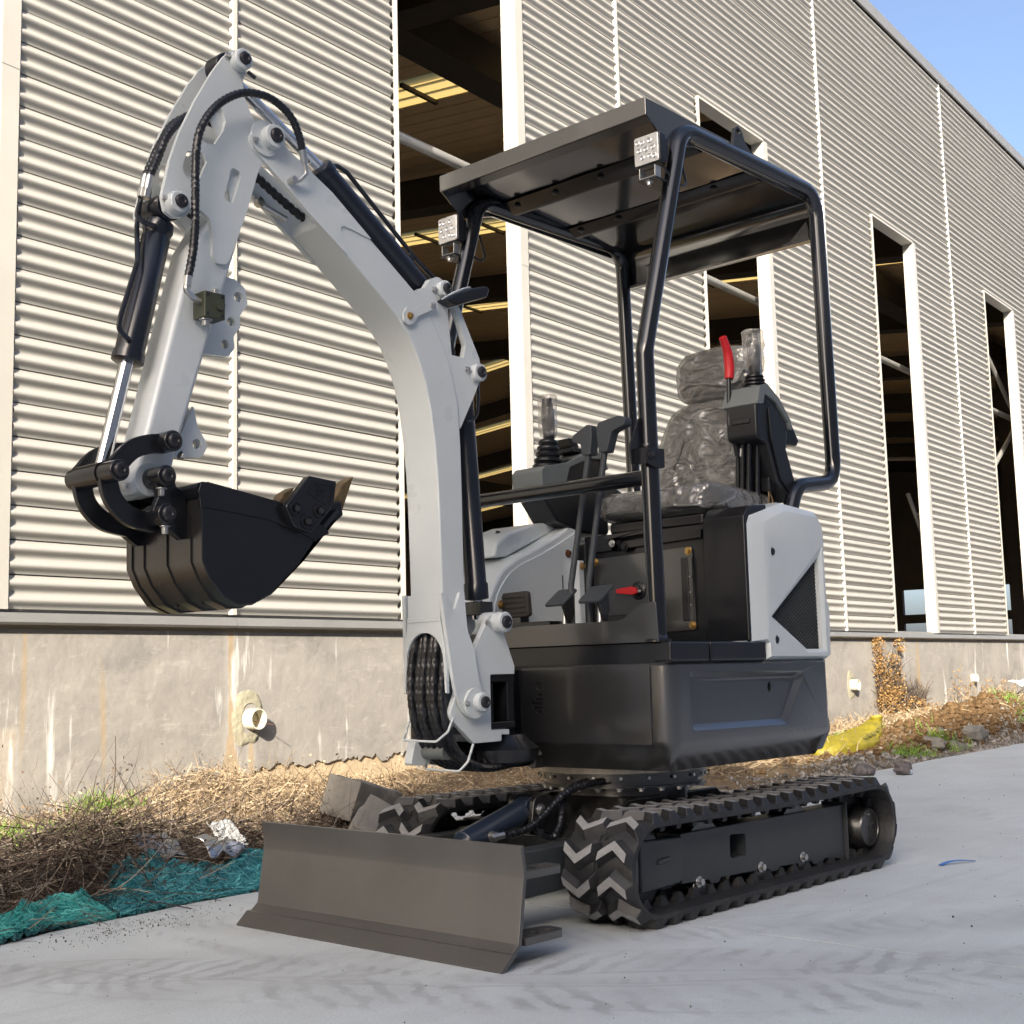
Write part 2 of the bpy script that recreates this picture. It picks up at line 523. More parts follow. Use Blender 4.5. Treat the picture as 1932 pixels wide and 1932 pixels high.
slab('pavement', -14, JX - 0.003, 0.08)
slab('pavement', JX + 0.003, 30, 0.12)
tag(MB().box(-300, 300, -300, 300, -0.5, -0.3).build('ground', M['soil'], None), kind='structure')
# ------------------------------------------------------------------ warehouse (local frame: x along wall, y into building)
ware = empty('warehouse', (0, 0, 0), WA, 'long ribbed metal warehouse with tall open window slots on a rendered plinth', 'warehouse')
WY = 2.5
PER = 3.61
ZB, COURSE = 0.985, 0.142
NLOW = 30
ZWT = ZB + COURSE * NLOW           # window head
ZEAVE = 7.58

def panel_mesh(name, length, n=10):
    b = MB()
    k = 2 * n
    prof = [(0.014, 0.003)]
    for i in range(k + 1):
        z = 0.003 + (COURSE - 0.006) * i / k
        d = 0.0125 * (1 - cos(4 * pi * i / k))
        prof.append((-d, z))
    prof.append((0.014, COURSE - 0.003))
    vs = [(x, y, z) for (y, z) in prof for x in (0, length)]
    fs = [(2 * i, 2 * i + 1, 2 * i + 3, 2 * i + 2) for i in range(len(prof) - 1)]
    b.add(vs, fs)
    return b
pA = panel_mesh('cladding_panel', 1.15)
pU = panel_mesh('cladding_panel', 3.57)
oA = pA.build('cladding_panel', M['cladding'], ware, smooth=50)
oU = pU.build('cladding_panel', M['cladding'], ware, smooth=50)
usedA = usedU = False
rest = MB()
def put_panel(kind, s, row, single):
    global usedA, usedU
    z = ZB + row * COURSE
    if not single:
        src = pA if kind == 'A' else pU
        rest.add([(x + s, y + WY, zz + z) for x, y, zz in src.v], src.f)
        return
    if kind == 'A' and not usedA:
        usedA = True; oA.location = (s, WY, z)
    elif kind == 'U' and not usedU:
        usedU = True; oU.location = (s, WY, z)
    else:
        copy_obj(oA if kind == 'A' else oU, (s + rng.uniform(-0.002, 0.002), WY + rng.uniform(-0.0012, 0.0012), z), (rng.gauss(0, 0.009), rng.gauss(0, 0.0006), rng.gauss(0, 0.0008)), parent=ware)
count = 0
for k in range(-2, 5):
    for half in (0, 1):
        s = -0.62 + PER * k + (1.19 if half else 0)
        if k < -1 or (k == -1 and half == 0): continue
        for row in range(NLOW):
            single = (0 <= k <= 3) and not (k == 0 and half == 0 and row > 21) and not (k == 0 and half == 1 and row > 26)
            if single: count += 1
            put_panel('A', s, row, single)
    for row in range(NLOW, NLOW + 16):
        single = (1 <= k <= 3) and count < 298
        if single: count += 1
        put_panel('U', 0.57 + PER * k, row, single)
ro = rest.build('cladding_panel', M['cladding'], ware, smooth=50)
ro['kind'] = 'stuff'

# joint strips, window frames, flashing
for k in range(-1, 5):
    s = 0.55 + PER * k
    b = MB()
    b.prism([(s - 0.022, WY - 0.006), (s - 0.012, WY - 0.026), (s + 0.012, WY - 0.026), (s + 0.022, WY - 0.006)], ZB, ZEAVE - 0.02, 'Z')
    b.build('joint_strip', M['trim'], ware)
    s0, s1 = 1.72 + PER * k, 2.985 + PER * k       # outer edges of the frame
    fr = empty('window_frame', (0, 0, 0)); fr.parent = ware
    T = 0.035
    # left jamb, right jamb with broad face and deep reveal, head
    MB().prism([(s0, WY - 0.024), (s0 + T, WY - 0.03), (s0 + T, WY + 0.09), (s0 + T - 0.004, WY + 0.09), (s0 + T - 0.004, WY - 0.024)], ZB, ZWT, 'Z').build('jamb', M['trim'], fr)
    MB().prism([(s1 - 0.085, WY - 0.028), (s1, WY - 0.024), (s1, WY - 0.018), (s1 - 0.079, WY - 0.022), (s1 - 0.079, WY + 0.085), (s1 - 0.085, WY + 0.085)], ZB, ZB + 2.28, 'Z').build('jamb', M['trim'], fr)
    MB().prism([(s1 - 0.087, WY - 0.030), (s1, WY - 0.026), (s1, WY - 0.020), (s1 - 0.081, WY - 0.024), (s1 - 0.081, WY + 0.085), (s1 - 0.087, WY + 0.085)], ZB + 2.275, ZWT, 'Z').build('jamb', M['trim'], fr)
    MB().prism([(WY - 0.03, ZWT + 0.008), (WY - 0.03, ZWT - 0.012), (WY + 0.09, ZWT - 0.016), (WY + 0.09, ZWT + 0.008)], s0 + T, s1 - 0.087, 'X').build('head', M['trim'], fr)
    # inner steel frame set back behind the cladding
    MB().box(s0 + T + 0.001, s1 - 0.087, WY + 0.091, WY + 0.16, ZB - 0.03, ZB + 0.012).build('sill', M['galv'], fr)
fl = MB()
for k in range(-4, 12):
    a = 0.55 + PER * k
    fl.prism([(WY + 0.028, ZB + 0.012), (WY + 0.022, ZB + 0.012), (WY + 0.020, ZB - 0.010), (WY - 0.040, ZB - 0.014), (WY - 0.046, ZB - 0.052), (WY - 0.038, ZB - 0.062), (WY - 0.03, ZB - 0.054), (WY + 0.028, ZB - 0.03)], a + 0.002, a + PER - 0.002, 'X')
fl.build('sill_flashing', M['flash'], ware)
# plinth wall in three castings, render broken away near its foot
M['sandy_base'] = mat('sandy_base', (0.50, 0.40, 0.27), 0.95, 0, 0.15, 8, bump=0.4, bscale=40, spec=0.1)
MB().box(-14, 24, WY + 0.014, WY + 0.25, -0.3, ZB - 0.034).build('plinth_core', M['sandy_base'], ware)
r_ = random.Random(4)
pts = [(-14, ZB - 0.078), (-14, -0.3), (0.665, -0.3), (0.672, 0.235)]
z_ = 0.245
for i in range(40):
    s_ = 0.68 + i * 0.03
    z_ += r_.gauss(0, 0.012); z_ = min(0.275, max(0.20, z_))
    if i == 5: z_ = 0.275
    pts.append((s_, z_))
    if r_.random() < 0.5: pts.append((s_ + 0.012, z_ + r_.gauss(0, 0.012)))
pts += [(1.9, -0.3), (24, -0.3), (24, ZB - 0.078)]
MB().prism(pts, WY, WY + 0.0135, 'Y').build('plinth_render', M['plinth'], ware)
# eave trim
MB().prism([(WY - 0.05, ZEAVE - 0.06), (WY - 0.06, ZEAVE + 0.05), (WY + 0.3, ZEAVE + 0.09), (WY + 0.3, ZEAVE + 0.03), (WY - 0.03, ZEAVE + 0.0), (WY - 0.03, ZEAVE - 0.06)], -14, 24, 'X').build('eave_trim', M['flash'], ware)
# liner behind the ribbed sheet (outside the window slots)
ln = MB()
for k in range(-1, 5):
    ln.box(-0.62 + PER * k, 1.72 + PER * k, WY + 0.03, WY + 0.05, ZB - 0.029, ZWT)
ln.box(-14, 24, WY + 0.03, WY + 0.05, ZWT + 0.02, ZEAVE)
ln.box(-14, -4.3, WY, WY + 0.03, ZB, ZWT + 0.02)
ln.box(24, 48, WY, WY + 0.05, -0.3, ZEAVE)
ln.box(18.0, 24, WY, WY + 0.03, ZB, ZWT + 0.02)
ln.build('wall_liner', M['dark_steel'], ware)

# interior: roof with rooflight strips, rafters, purlins, struts, columns, floor and far walls
NR = 18.0; NF = 34.0
zr = lambda n: 7.45 + 0.1 * (n - 2.5) if n <= NR else 7.45 + 0.1 * (NR - 2.5) - 0.1 * (n - NR)
LIGHTS = [(2.7, 3.4), (7.95, 8.65), (13.15, 13.85), (18.0, 18.7), (23.3, 24.0), (28.6, 29.3), (33.9, 34.6), (39.2, 39.9)]
def roof_strip(s0, s1, ribs):
    b = MB()
    m_ = max(1, int(round((s1 - s0) / 0.27))) if ribs else 1
    for n0, n1 in ((2.56, NR), (NR, NF)):
        for i in range(m_):
            a, c = s0 + (s1 - s0) * i / m_, s0 + (s1 - s0) * (i + 1) / m_
            w = min(0.02, (c - a) * 0.15)
            vs = []
            for n in (n0, n1):
                z = zr(n)
                vs += [(a, n, z), (c - w, n, z), (c - w * 0.75, n, z + 0.03), (c - w * 0.25, n, z + 0.03), (c, n, z)]
            b.add(vs, [(j, j + 1, j + 6, j + 5) for j in range(4)])
    return b
edges = [-14.0]
for a, c in LIGHTS: edges += [a, c]
edges.append(48.0)
for i in range(0, len(edges) - 1):
    a, c = edges[i], edges[i + 1]
    if i % 2 == 0:
        roof_strip(a, c, True).build('roof_sheet', M['roof_in'], ware, smooth=0)
# weatherproof skin above the liner so that no light leaks between the sheets
skin = MB()
for i in range(0, len(edges) - 1, 2):
    a, c = edges[i], edges[i + 1]
    for n0, n1 in ((2.56, NR), (NR, NF)):
        skin.add([(a, n0, zr(n0) + 0.1), (c, n0, zr(n0) + 0.1), (c, n1, zr(n1) + 0.1), (a, n1, zr(n1) + 0.1)], [(0, 1, 2, 3)])
skin.build('roof_skin', M['flash'], ware)
ml = bpy.data.materials.new('fibreglass_rooflight'); ml.use_nodes = True
N_, L_ = ml.node_tree.nodes, ml.node_tree.links
N_.remove(N_['Principled BSDF'])
tr = N_.new('ShaderNodeBsdfTranslucent'); tr.inputs[0].default_value = (0.46, 0.35, 0.13, 1)
df = N_.new('ShaderNodeBsdfDiffuse'); df.inputs[0].default_value = (0.6, 0.5, 0.28, 1)
ms = N_.new('ShaderNodeMixShader'); ms.inputs[0].default_value = 0.2
L_.new(tr.outputs[0], ms.inputs[1]); L_.new(df.outputs[0], ms.inputs[2]); L_.new(ms.outputs[0], N_['Material Output'].inputs[0])
M['rooflight'] = ml
for a, c in LIGHTS:
    rl = roof_strip(a, c, True).build('roof_light', M['rooflight'], ware, smooth=0)
    for n in [3.6 + 1.45 * i for i in range(11)]:
        MB().box(a + 0.01, c - 0.01, n, n + 0.05, zr(n) - 0.07, zr(n) - 0.02).build('purlin', M['dark_steel'], ware)
for i in range(10):
    s = 0.3 + 5.2 * i
    b = MB()
    b.prism([(2.7, 7.35), (NR, zr(NR) - 0.1), (NR, zr(NR) - 0.5), (2.7, 6.75)], s, s + 0.12, 'X')
    b.prism([(NR, zr(NR) - 0.1), (NF, 7.35), (NF, 6.75), (NR, zr(NR) - 0.5)], s, s + 0.12, 'X')
    b.prism([(2.7, 6.75), (NR, zr(NR) - 0.5), (NR, zr(NR) - 0.52), (2.7, 6.73)], s - 0.12, s + 0.24, 'X')
    b.build('rafter', M['dark_steel'], ware)
    c = MB().box(s - 0.1, s + 0.2, 6.1, 6.4, -0.05, 7.2)
    c.build('column', M['dark_steel'], ware)
    c = MB().box(s - 0.1, s + 0.2, 18.75, 19.05, -0.05, 5.2)
    c.build('column', M['dark_steel'], ware)
MB().box(-14, 48, 6.05, 6.45, 7.2, 7.62).build('eave_beam', M['dark_steel'], ware)
MB().box(-14, 48, 18.7, 19.1, 5.2, 5.7).build('crane_beam', M['dark_steel'], ware)
for z_ in (4.04, 6.9):
    MB().cyl((-6, 2.95, z_), (47, 2.95, z_), 0.035, n=10).build('tie_tube', M['galv'], ware)
for s_ in (12.9, 16.5):
    b = MB()
    b.cyl((s_, 2.9, 5.4), (s_ + 4.5, 2.9, 2.6), 0.03, n=8); b.cyl((s_ + 4.5, 2.9, 5.4), (s_, 2.9, 2.6), 0.03, n=8)
    b.build('brace', M['galv'], ware)
M['floor_in'] = mat('floor_slab', (0.5, 0.47, 0.43), 0.8, 0, 0.15, 2)
MB().box(-14, 48, WY + 0.3, NF, -0.2, 0.02).build('floor_slab', M['floor_in'], ware)
M['inner_wall'] = mat('inner_wall', (0.16, 0.14, 0.12), 0.8, 0, 0.15, 1)
b = MB(); b.box(-14, 48, NF, NF + 0.2, -0.3, 1.0); b.box(-14, 48, NF, NF + 0.2, 5.4, 7.6); b.box(28, 48, NF + 0.002, NF + 0.198, 1.0, 5.4)
for s in range(-14, 28, 4): b.box(s, s + 1.0, NF + 0.002, NF + 0.198, 1.0, 5.4)
b.build('far_wall', M['inner_wall'], ware)
b = MB(); b.box(-14.2, -14, 2.4, NF, -0.3, 8.6)
b.build('end_wall', M['inner_wall'], ware)
# far gable: closed above, an open slot band low down
b = MB()
E0 = 48.0
b.box(E0, E0 + 0.2, 2.4, NF, 3.6, 8.6); b.box(E0, E0 + 0.2, 2.4, NF, -0.3, 1.1); b.box(E0, E0 + 0.2, 2.4, NF, 2.25, 2.6)
for n in [2.4, 6.2, 9.8, 13.4, 17.0, 20.6]:
    b.box(E0 + 0.002, E0 + 0.198, n, n + 1.1, 1.1, 3.6)
b.build('end_wall', M['inner_wall'], ware)
# a scaffold ladder leaning inside the fourth opening
ld = empty('ladder', (0, 0, 0), WA, 'pale steel ladder leaning inside the window slot at the right edge', 'ladder')
lb0, lb1 = Vector((15.2, 3.3, 0.02)), Vector((13.9, 3.75, 3.0))
for dn in (0.0, 0.36):
    MB().cyl(lb0 + Vector((0.25 * dn, dn, 0)), lb1 + Vector((0.25 * dn, dn, 0)), 0.03, n=8).build('ladder_rail', M['galv'], ld)
for i in range(9):
    p = lb0.lerp(lb1, (i + 0.6) / 9.5)
    MB().cyl(p, p + Vector((0.09, 0.36, 0)), 0.02, n=8).build('rung', M['galv'], ld)

# ------------------------------------------------------------------ the hall across the yard, whose shade lies over the excavator
opp = empty('hall', (0, 0, 0), WA, 'long hall across the yard that shades the machine', 'hall')
M['hall'] = mat('hall_cladding', (0.42, 0.41, 0.40), 0.6, 0, 0.05, 1)
K = 0.062 / 0.066
NH = -13.0
H1 = (1.38 - NH) * K + 0.12
MB().prism([(NH, -0.3), (NH, H1), (NH - 9, H1 - 0.5), (NH - 18, H1 - 0.9), (NH - 18, -0.3)], -70, 45, 'X').build('hall_body', M['hall'], opp)
sh = 1.833 * (2.5 - NH)
H2 = (2.5 - NH) * K + 0.66
MB().prism([(2.15 - sh, H1 - 0.4), (5.9 - sh, H1 - 0.4), (4.6 - sh, H2), (2.95 - sh, H2)], NH - 0.05, NH + 0.25, 'Y').build('shade_screen', M['hall'], opp)  # added unseen screen above the eave, shaped to shade arm and canopy
# ------------------------------------------------------------------ excavator materials
M['white'] = mat('white_paint', (0.565, 0.605, 0.615), 0.30, 0, 0.03, 5, bump=0.035, bscale=220, coat=0.25, dust=0.03, dustcol=(0.40, 0.37, 0.33), dscale=9, rvar=0.03)
M['black'] = mat('black_paint', (0.008, 0.0086, 0.0108), 0.24, 0, 0.15, 8, bump=0.02, bscale=200, coat=0.2, dust=0.015, dustcol=(0.12, 0.11, 0.10), dscale=11, rvar=0.02)
M['tubeblack'] = mat('gloss_black_tube', (0.005, 0.0058, 0.0085), 0.16, 0, 0.1, 8, coat=0.4)
M['panelblack'] = mat('gloss_black_sheet', (0.016, 0.016, 0.017), 0.10, 0, 0.1, 6, bump=0.25, bscale=2.2, coat=1.0, spec=0.9)
M['skirt'] = mat('black_cover', (0.020, 0.020, 0.0205), 0.30, 0, 0.08, 4, bump=0.01, bscale=130, spec=1.0, coat=0.8, rvar=0.03)
M['matt'] = mat('matt_black_steel', (0.016, 0.0155, 0.015), 0.27, 0, 0.2, 6, bump=0.05, bscale=90, spec=1.0, dust=0.12, dustcol=(0.07, 0.062, 0.055), dscale=10)
M['blade'] = mat('blade_steel', (0.070, 0.067, 0.064), 0.34, 0, 0.18, 4, bump=0.05, bscale=40, spec=0.9, dust=0.12, dustcol=(0.08, 0.072, 0.066), dscale=5, rvar=0.04)
M['frame'] = mat('track_frame_paint', (0.036, 0.041, 0.045), 0.42, 0, 0.15, 5, bump=0.03, bscale=100, dust=0.15, dustcol=(0.12, 0.115, 0.11), dscale=9)
M['rubber'] = mat('track_rubber', (0.019, 0.0195, 0.021), 0.5, 0, 0.3, 14, bump=0.2, bscale=60, dust=0.45, dustcol=(0.085, 0.08, 0.075), dscale=16)
M['worn'] = mat('worn_rubber', (0.24, 0.24, 0.24), 0.7, 0, 0.2, 30, bump=0.1, bscale=120)
M['navy'] = mat('navy_cylinder', (0.005, 0.007, 0.014), 0.28, 0, 0.1, 8, coat=0.3)
M['blue'] = mat('blue_cylinder', (0.018, 0.028, 0.050), 0.35, 0, 0.15, 10, bump=0.05, bscale=100, coat=0.1)
M['chrome'] = mat('chrome_rod', (0.75, 0.75, 0.76), 0.08, 1.0)
M['zinc'] = mat('zinc_plated', (0.55, 0.55, 0.54), 0.28, 0.9, 0.1, 30)
M['brass'] = mat('yellow_zinc', (0.50, 0.33, 0.12), 0.3, 0.85, 0.15, 30)
M['rust'] = mat('copper_bolt', (0.22, 0.09, 0.05), 0.4, 0.6, 0.2, 30)
M['ring'] = mat('bare_ring', (0.50, 0.46, 0.39), 0.35, 0.15, 0.3, 20, dust=0.35, dustcol=(0.18, 0.12, 0.07))
M['pin'] = mat('pin_end', (0.03, 0.03, 0.034), 0.4, 0.4, 0.1, 20)
M['hose'] = mat('hose_guard', (0.010, 0.011, 0.014), 0.3, 0, 0.1, 20)
M['valve'] = mat('valve_block', (0.07, 0.075, 0.05), 0.4, 0.3, 0.2, 20)
M['greyplastic'] = mat('grey_plastic', (0.14, 0.155, 0.155), 0.5, 0, 0.04, 10, bump=0.06, bscale=400)
M['blackplastic'] = mat('black_plastic', (0.008, 0.009, 0.0115), 0.3, 0, 0.1, 10, bump=0.05, bscale=400)
M['gripgrey'] = mat('lever_grip', (0.035, 0.041, 0.048), 0.55, 0, 0.05, 10)
M['red'] = mat('red_plastic', (0.52, 0.012, 0.018), 0.4, 0, 0.05, 10)
M['vinyl'] = mat('seat_vinyl', (0.028, 0.027, 0.026), 0.55, 0, 0.2, 12)
M['pad'] = mat('pedal_rubber', (0.035, 0.030, 0.027), 0.7, 0, 0.15, 20)
M['tooth'] = mat('worn_tooth', (0.16, 0.11, 0.05), 0.35, 0.6, 0.6, 25, dust=0.6, dustcol=(0.03, 0.03, 0.035), dscale=30)
for k_, v_ in (('panelblack', 1.95), ('skirt', 1.65), ('tubeblack', 1.7)):
    M[k_].node_tree.nodes['Principled BSDF'].inputs['Coat IOR'].default_value = v_
def film_material(name, base, lo, hi):
    mt = bpy.data.materials.new(name); mt.use_nodes = True
    N, L = mt.node_tree.nodes, mt.node_tree.links
    bs = N['Principled BSDF']; bs.inputs['Base Color'].default_value = (*base, 1)
    bs.inputs['Roughness'].default_value = 0.2; bs.inputs['Specular IOR Level'].default_value = 1.0
    bs.inputs['Coat Weight'].default_value = 1.0; bs.inputs['Coat Roughness'].default_value = 0.08; bs.inputs['Coat IOR'].default_value = 1.8
    tr = N.new('ShaderNodeBsdfTransparent'); tr.inputs[0].default_value = (0.95, 0.94, 0.92, 1)
    tc = N.new('ShaderNodeTexCoord')
    mp = N.new('ShaderNodeMapping'); mp.inputs['Scale'].default_value = (1, 0.55, 1); mp.inputs['Rotation'].default_value = (0.6, 0.2, 0)
    L.new(tc.outputs['Object'], mp.inputs[0])
    def fold(scale, dist, wid):
        q = N.new('ShaderNodeTexNoise'); q.inputs['Scale'].default_value = scale; q.inputs['Detail'].default_value = 1.5; q.inputs['Distortion'].default_value = dist
        L.new(mp.outputs[0], q.inputs['Vector'])
        a = N.new('ShaderNodeMath'); a.operation = 'SUBTRACT'; a.inputs[1].default_value = 0.5; L.new(q.outputs['Fac'], a.inputs[0])
        b = N.new('ShaderNodeMath'); b.operation = 'ABSOLUTE'; L.new(a.outputs[0], b.inputs[0])
        c = N.new('ShaderNodeMapRange'); c.interpolation_type = 'SMOOTHSTEP'; c.inputs[1].default_value = 0; c.inputs[2].default_value = wid; c.inputs[3].default_value = 1; c.inputs[4].default_value = 0
        L.new(b.outputs[0], c.inputs[0])
        return c.outputs[0]
    r1, r2 = fold(7, 1.0, 0.13), fold(17, 0.8, 0.2)
    ad = N.new('ShaderNodeMath'); ad.operation = 'MULTIPLY_ADD'; ad.inputs[1].default_value = 0.45; L.new(r2, ad.inputs[0]); L.new(r1, ad.inputs[2])
    bp = N.new('ShaderNodeBump'); bp.inputs['Strength'].default_value = 1.0; bp.inputs['Distance'].default_value = 0.008
    L.new(ad.outputs[0], bp.inputs['Height']); L.new(bp.outputs[0], bs.inputs['Normal']); L.new(bp.outputs[0], bs.inputs['Coat Normal'])
    lw = N.new('ShaderNodeLayerWeight'); lw.inputs[0].default_value = 0.45
    mr = N.new('ShaderNodeMapRange'); mr.inputs[1].default_value = 0; mr.inputs[2].default_value = 1; mr.inputs[3].default_value = lo; mr.inputs[4].default_value = hi
    L.new(lw.outputs['Facing'], mr.inputs[0])
    mq = N.new('ShaderNodeMath'); mq.operation = 'MULTIPLY_ADD'; mq.inputs[1].default_value = 0.14; mq.use_clamp = True
    L.new(r1, mq.inputs[0]); L.new(mr.outputs[0], mq.inputs[2])
    mx = N.new('ShaderNodeMixShader'); L.new(mq.outputs[0], mx.inputs[0]); L.new(tr.outputs[0], mx.inputs[1]); L.new(bs.outputs[0], mx.inputs[2])
    L.new(mx.outputs[0], N['Material Output'].inputs[0])
    return mt
M['film'] = film_material('plastic_film', (0.24, 0.238, 0.228), 0.40, 0.80)
M['bagfilm'] = film_material('bag_film', (0.50, 0.49, 0.46), 0.14, 0.55)
ml = bpy.data.materials.new('lamp_lens'); ml.use_nodes = True
b_ = ml.node_tree.nodes['Principled BSDF']; b_.inputs['Base Color'].default_value = (0.72, 0.72, 0.71, 1); b_.inputs['Roughness'].default_value = 0.18; b_.inputs['Metallic'].default_value = 0.35
b_.inputs['Coat Weight'].default_value = 0.8
M['lens'] = ml

EX = empty('mini_excavator', (0, 0, 0), 0, 'white and black mini excavator with canopy, bucket arm raised and blade down', 'excavator')

def bolt(parent, p, d, r=0.009, m='zinc', name='bolt', washer=True, h=0.008):
    d = Vector(d).normalized(); p = Vector(p)
    b = MB()
    if washer: b.cyl(p, p + d * 0.003, r * 1.55, n=16)
    b.cyl(p + d * 0.0028, p + d * (0.003 + h), r, n=6)
    return b.build(name, M[m], parent, bevel=0.001, seg=1)

def boss(parent, x, z, y0, y1, r, name='pin_boss', m='white', pin=True, side=-1, pinr=0.62):
    """round pin boss along Y with a dark pin end on the side that faces the viewer"""
    b = MB().cyl((x, y0, z), (x, y1, z), r, n=32)
    o = b.build(name, M[m], parent, bevel=0.004, seg=3)
    if pin:
        yo = min(y0, y1)
        MB().lathe((x, yo + 0.004, z), (0, -1, 0), [(0, r * pinr), (0.010, r * pinr), (0.013, r * pinr - 0.003), (0.0135, r * 0.3), (0.011, r * 0.22)], 28).build('pin', M['pin'], o)
    return o

# ------------------------------------------------------------------ crawler tracks
ZC, XF, XR, RO, LH = 0.150, -0.480, 0.760, 0.1265, 0.0235
LST = XR - XF
PERI = 2 * LST + 2 * pi * RO
def track_pt(t, r=RO):
    """t: arc length on radius RO, starting bottom rear and running forward; returns x, z, tangent angle"""
    t = t % PERI
    if t < LST: return XR - t, ZC - r, (-1, 0)
    t -= LST
    if t < pi * RO:
        a = t / RO
        return XF - r * sin(a), ZC - r * cos(a), (-cos(a), sin(a))
    t -= pi * RO
    if t < LST:
        sag = -0.006 * sin(pi * t / LST) ** 2
        return XF + t, ZC + r + sag, (1, 0)
    t -= LST
    a = t / RO
    return XR + r * sin(a), ZC + r * cos(a), (cos(a), -sin(a))

NL = 42
PITCH_T = PERI / NL
def lug_mesh():
    b = MB()
    w, ap, th, h = 0.0465, 0.026, 0.0245, LH
    top = [(-ap * 0.5, -w), (ap * 0.75, 0), (-ap * 0.5, w), (-ap * 0.5 - th, w), (ap * 0.75 - th * 1.05, 0), (-ap * 0.5 - th, -w)]
    def off(p, d, e):
        return p
    base = [(top[0][0] + 0.013, -w - 0.011), (top[1][0] + 0.013, 0), (top[2][0] + 0.013, w + 0.011), (top[3][0] - 0.013, w + 0.011), (top[4][0] - 0.012, 0), (top[5][0] - 0.013, -w - 0.011)]
    vs = [(x + 0.008, y, -0.003) for x, y in base] + [(x + 0.008, y, h) for x, y in top]
    b.mi = 0
    b.add(vs, [(i, (i + 1) % 6, 6 + (i + 1) % 6, 6 + i) for i in range(6)])
    b.mi = 1
    b.add([(x + 0.008, y, h) for x, y in top], [(0, 1, 4, 5), (1, 2, 3, 4)])
    return b
lug0 = None
def make_track(ysign):
    global lug0
    yc = 0.385 * ysign
    tr_ = empty('crawler_track', (0, 0, 0)); tr_.parent = EX
    # belt
    b = MB(); n = 220
    w = 0.115
    vs = []; sect = [(-w, 0.0), (-w, -0.013), (-w + 0.008, -0.016), (w - 0.008, -0.016), (w, -0.013), (w, 0.0), (w - 0.012, 0.003), (0.014, 0.001), (0.012, -0.004), (-0.012, -0.004), (-0.014, 0.001), (-w + 0.012, 0.003)]
    k = len(sect)
    for i in range(n):
        t = PERI * i / n
        x, z, (tx, tz) = track_pt(t)
        nx, nz = (tz, -tx)
        if tx == -1: nx, nz = 0, -1
        # outward normal
        cx = min(max(x, XF), XR)
        ox, oz = x - cx, z - ZC
        if XF < x < XR: ox, oz = 0, (1 if z > ZC else -1)
        l = sqrt(ox * ox + oz * oz); ox /= l; oz /= l
        for (yy, d) in sect:
            vs.append((x + ox * d, yc + yy, z + oz * d))
    fs = [(i * k + j, i * k + (j + 1) % k, ((i + 1) % n) * k + (j + 1) % k, ((i + 1) % n) * k + j) for i in range(n) for j in range(k)]
    b.add(vs, fs)
    b.build('track_belt', M['rubber'], tr_, smooth=35)
    # tread lugs: two staggered chevron rows
    for row, (dy, flip) in enumerate(((-0.0585, 0), (0.0585, 1))):
        if ysign > 0: flip = 1 - flip
        for i in range(NL):
            t = (i + (0.0 if row else 0.16)) * PITCH_T
            x, z, (tx, tz) = track_pt(t)
            a = atan2(-tz, tx)
            rot = Matrix.Rotation(a, 3, 'Y') @ (Matrix.Rotation(pi, 3, 'Z') if flip else Matrix.Identity(3))
            e = rot.to_euler()
            if lug0 is None:
                lug0 = lug_mesh().build('tread_lug', [M['rubber'], M['worn']], tr_, bevel=0.003, seg=2, smooth=30)
                lug0.location = (x, yc + dy, z); lug0.rotation_euler = e
            else:
                copy_obj(lug0, (x, yc + dy, z), e, tr_)
    # inner guide teeth and the steel cores showing between the rows
    g = MB()
    for i in range(NL):
        for dy in (-0.03, 0.03):
            x, z, (tx, tz) = track_pt((i + 0.5) * PITCH_T, RO - 0.014)
            cx = min(max(x, XF), XR)
            ox, oz = x - cx, z - ZC
            if XF < x < XR: ox, oz = 0, (1 if z > ZC else -1)
            l = sqrt(ox * ox + oz * oz); ox /= l; oz /= l
            T = Vector((tx, 0, tz)); Nn = Vector((-ox, 0, -oz)); P = Vector((x, yc + dy, z))
            q = [P + T * a * 0.020 + Vector((0, bb * 0.013, 0)) for a, bb in ((-1, -1), (1, -1), (1, 1), (-1, 1))]
            p = [P + Nn * 0.026 + T * a * 0.008 + Vector((0, bb * 0.008, 0)) for a, bb in ((-1, -1), (1, -1), (1, 1), (-1, 1))]
            g.add(q + p, [(0, 1, 5, 4), (1, 2, 6, 5), (2, 3, 7, 6), (3, 0, 4, 7), (4, 5, 6, 7)])
    go = g.build('guide_teeth', M['rubber'], tr_); go['kind'] = 'stuff'
    # side frame
    yo = yc + 0.035 * ysign * 1.0
    ya, yb = (-0.425, -0.345) if ysign < 0 else (0.345, 0.425)
    fr = MB().prism([(-0.283, 0.084), (-0.15, 0.079), (-0.135, 0.066), (-0.10, 0.064), (-0.085, 0.077), (0.17, 0.07), (0.19, 0.058), (0.225, 0.057), (0.24, 0.067), (0.43, 0.061), (0.45, 0.048), (0.50, 0.047), (0.52, 0.059), (0.655, 0.044), (0.655, 0.216), (-0.283, 0.219)],
               ya, yb, 'Y', holes=[rpoly([(-0.033, 0.125), (0.052, 0.121), (0.055, 0.187), (-0.032, 0.192)], 0.01, 3)])
    f_o = fr.build('track_frame', M['frame'], tr_, bevel=0.004)
    yq = ya - 0.006 if ysign < 0 else yb + 0.006
    yq2 = ya + 0.03 if ysign < 0 else yb - 0.03
    MB().prism(rpoly([(-0.478, 0.082), (-0.30, 0.088), (-0.281, 0.10), (-0.276, 0.214), (-0.478, 0.222)], [0.0, 0.0, 0.015, 0.01, 0.0], 4), min(yq, yq2), max(yq, yq2), 'Y').build('cover_plate', M['frame'], f_o, bevel=0.006, seg=3)
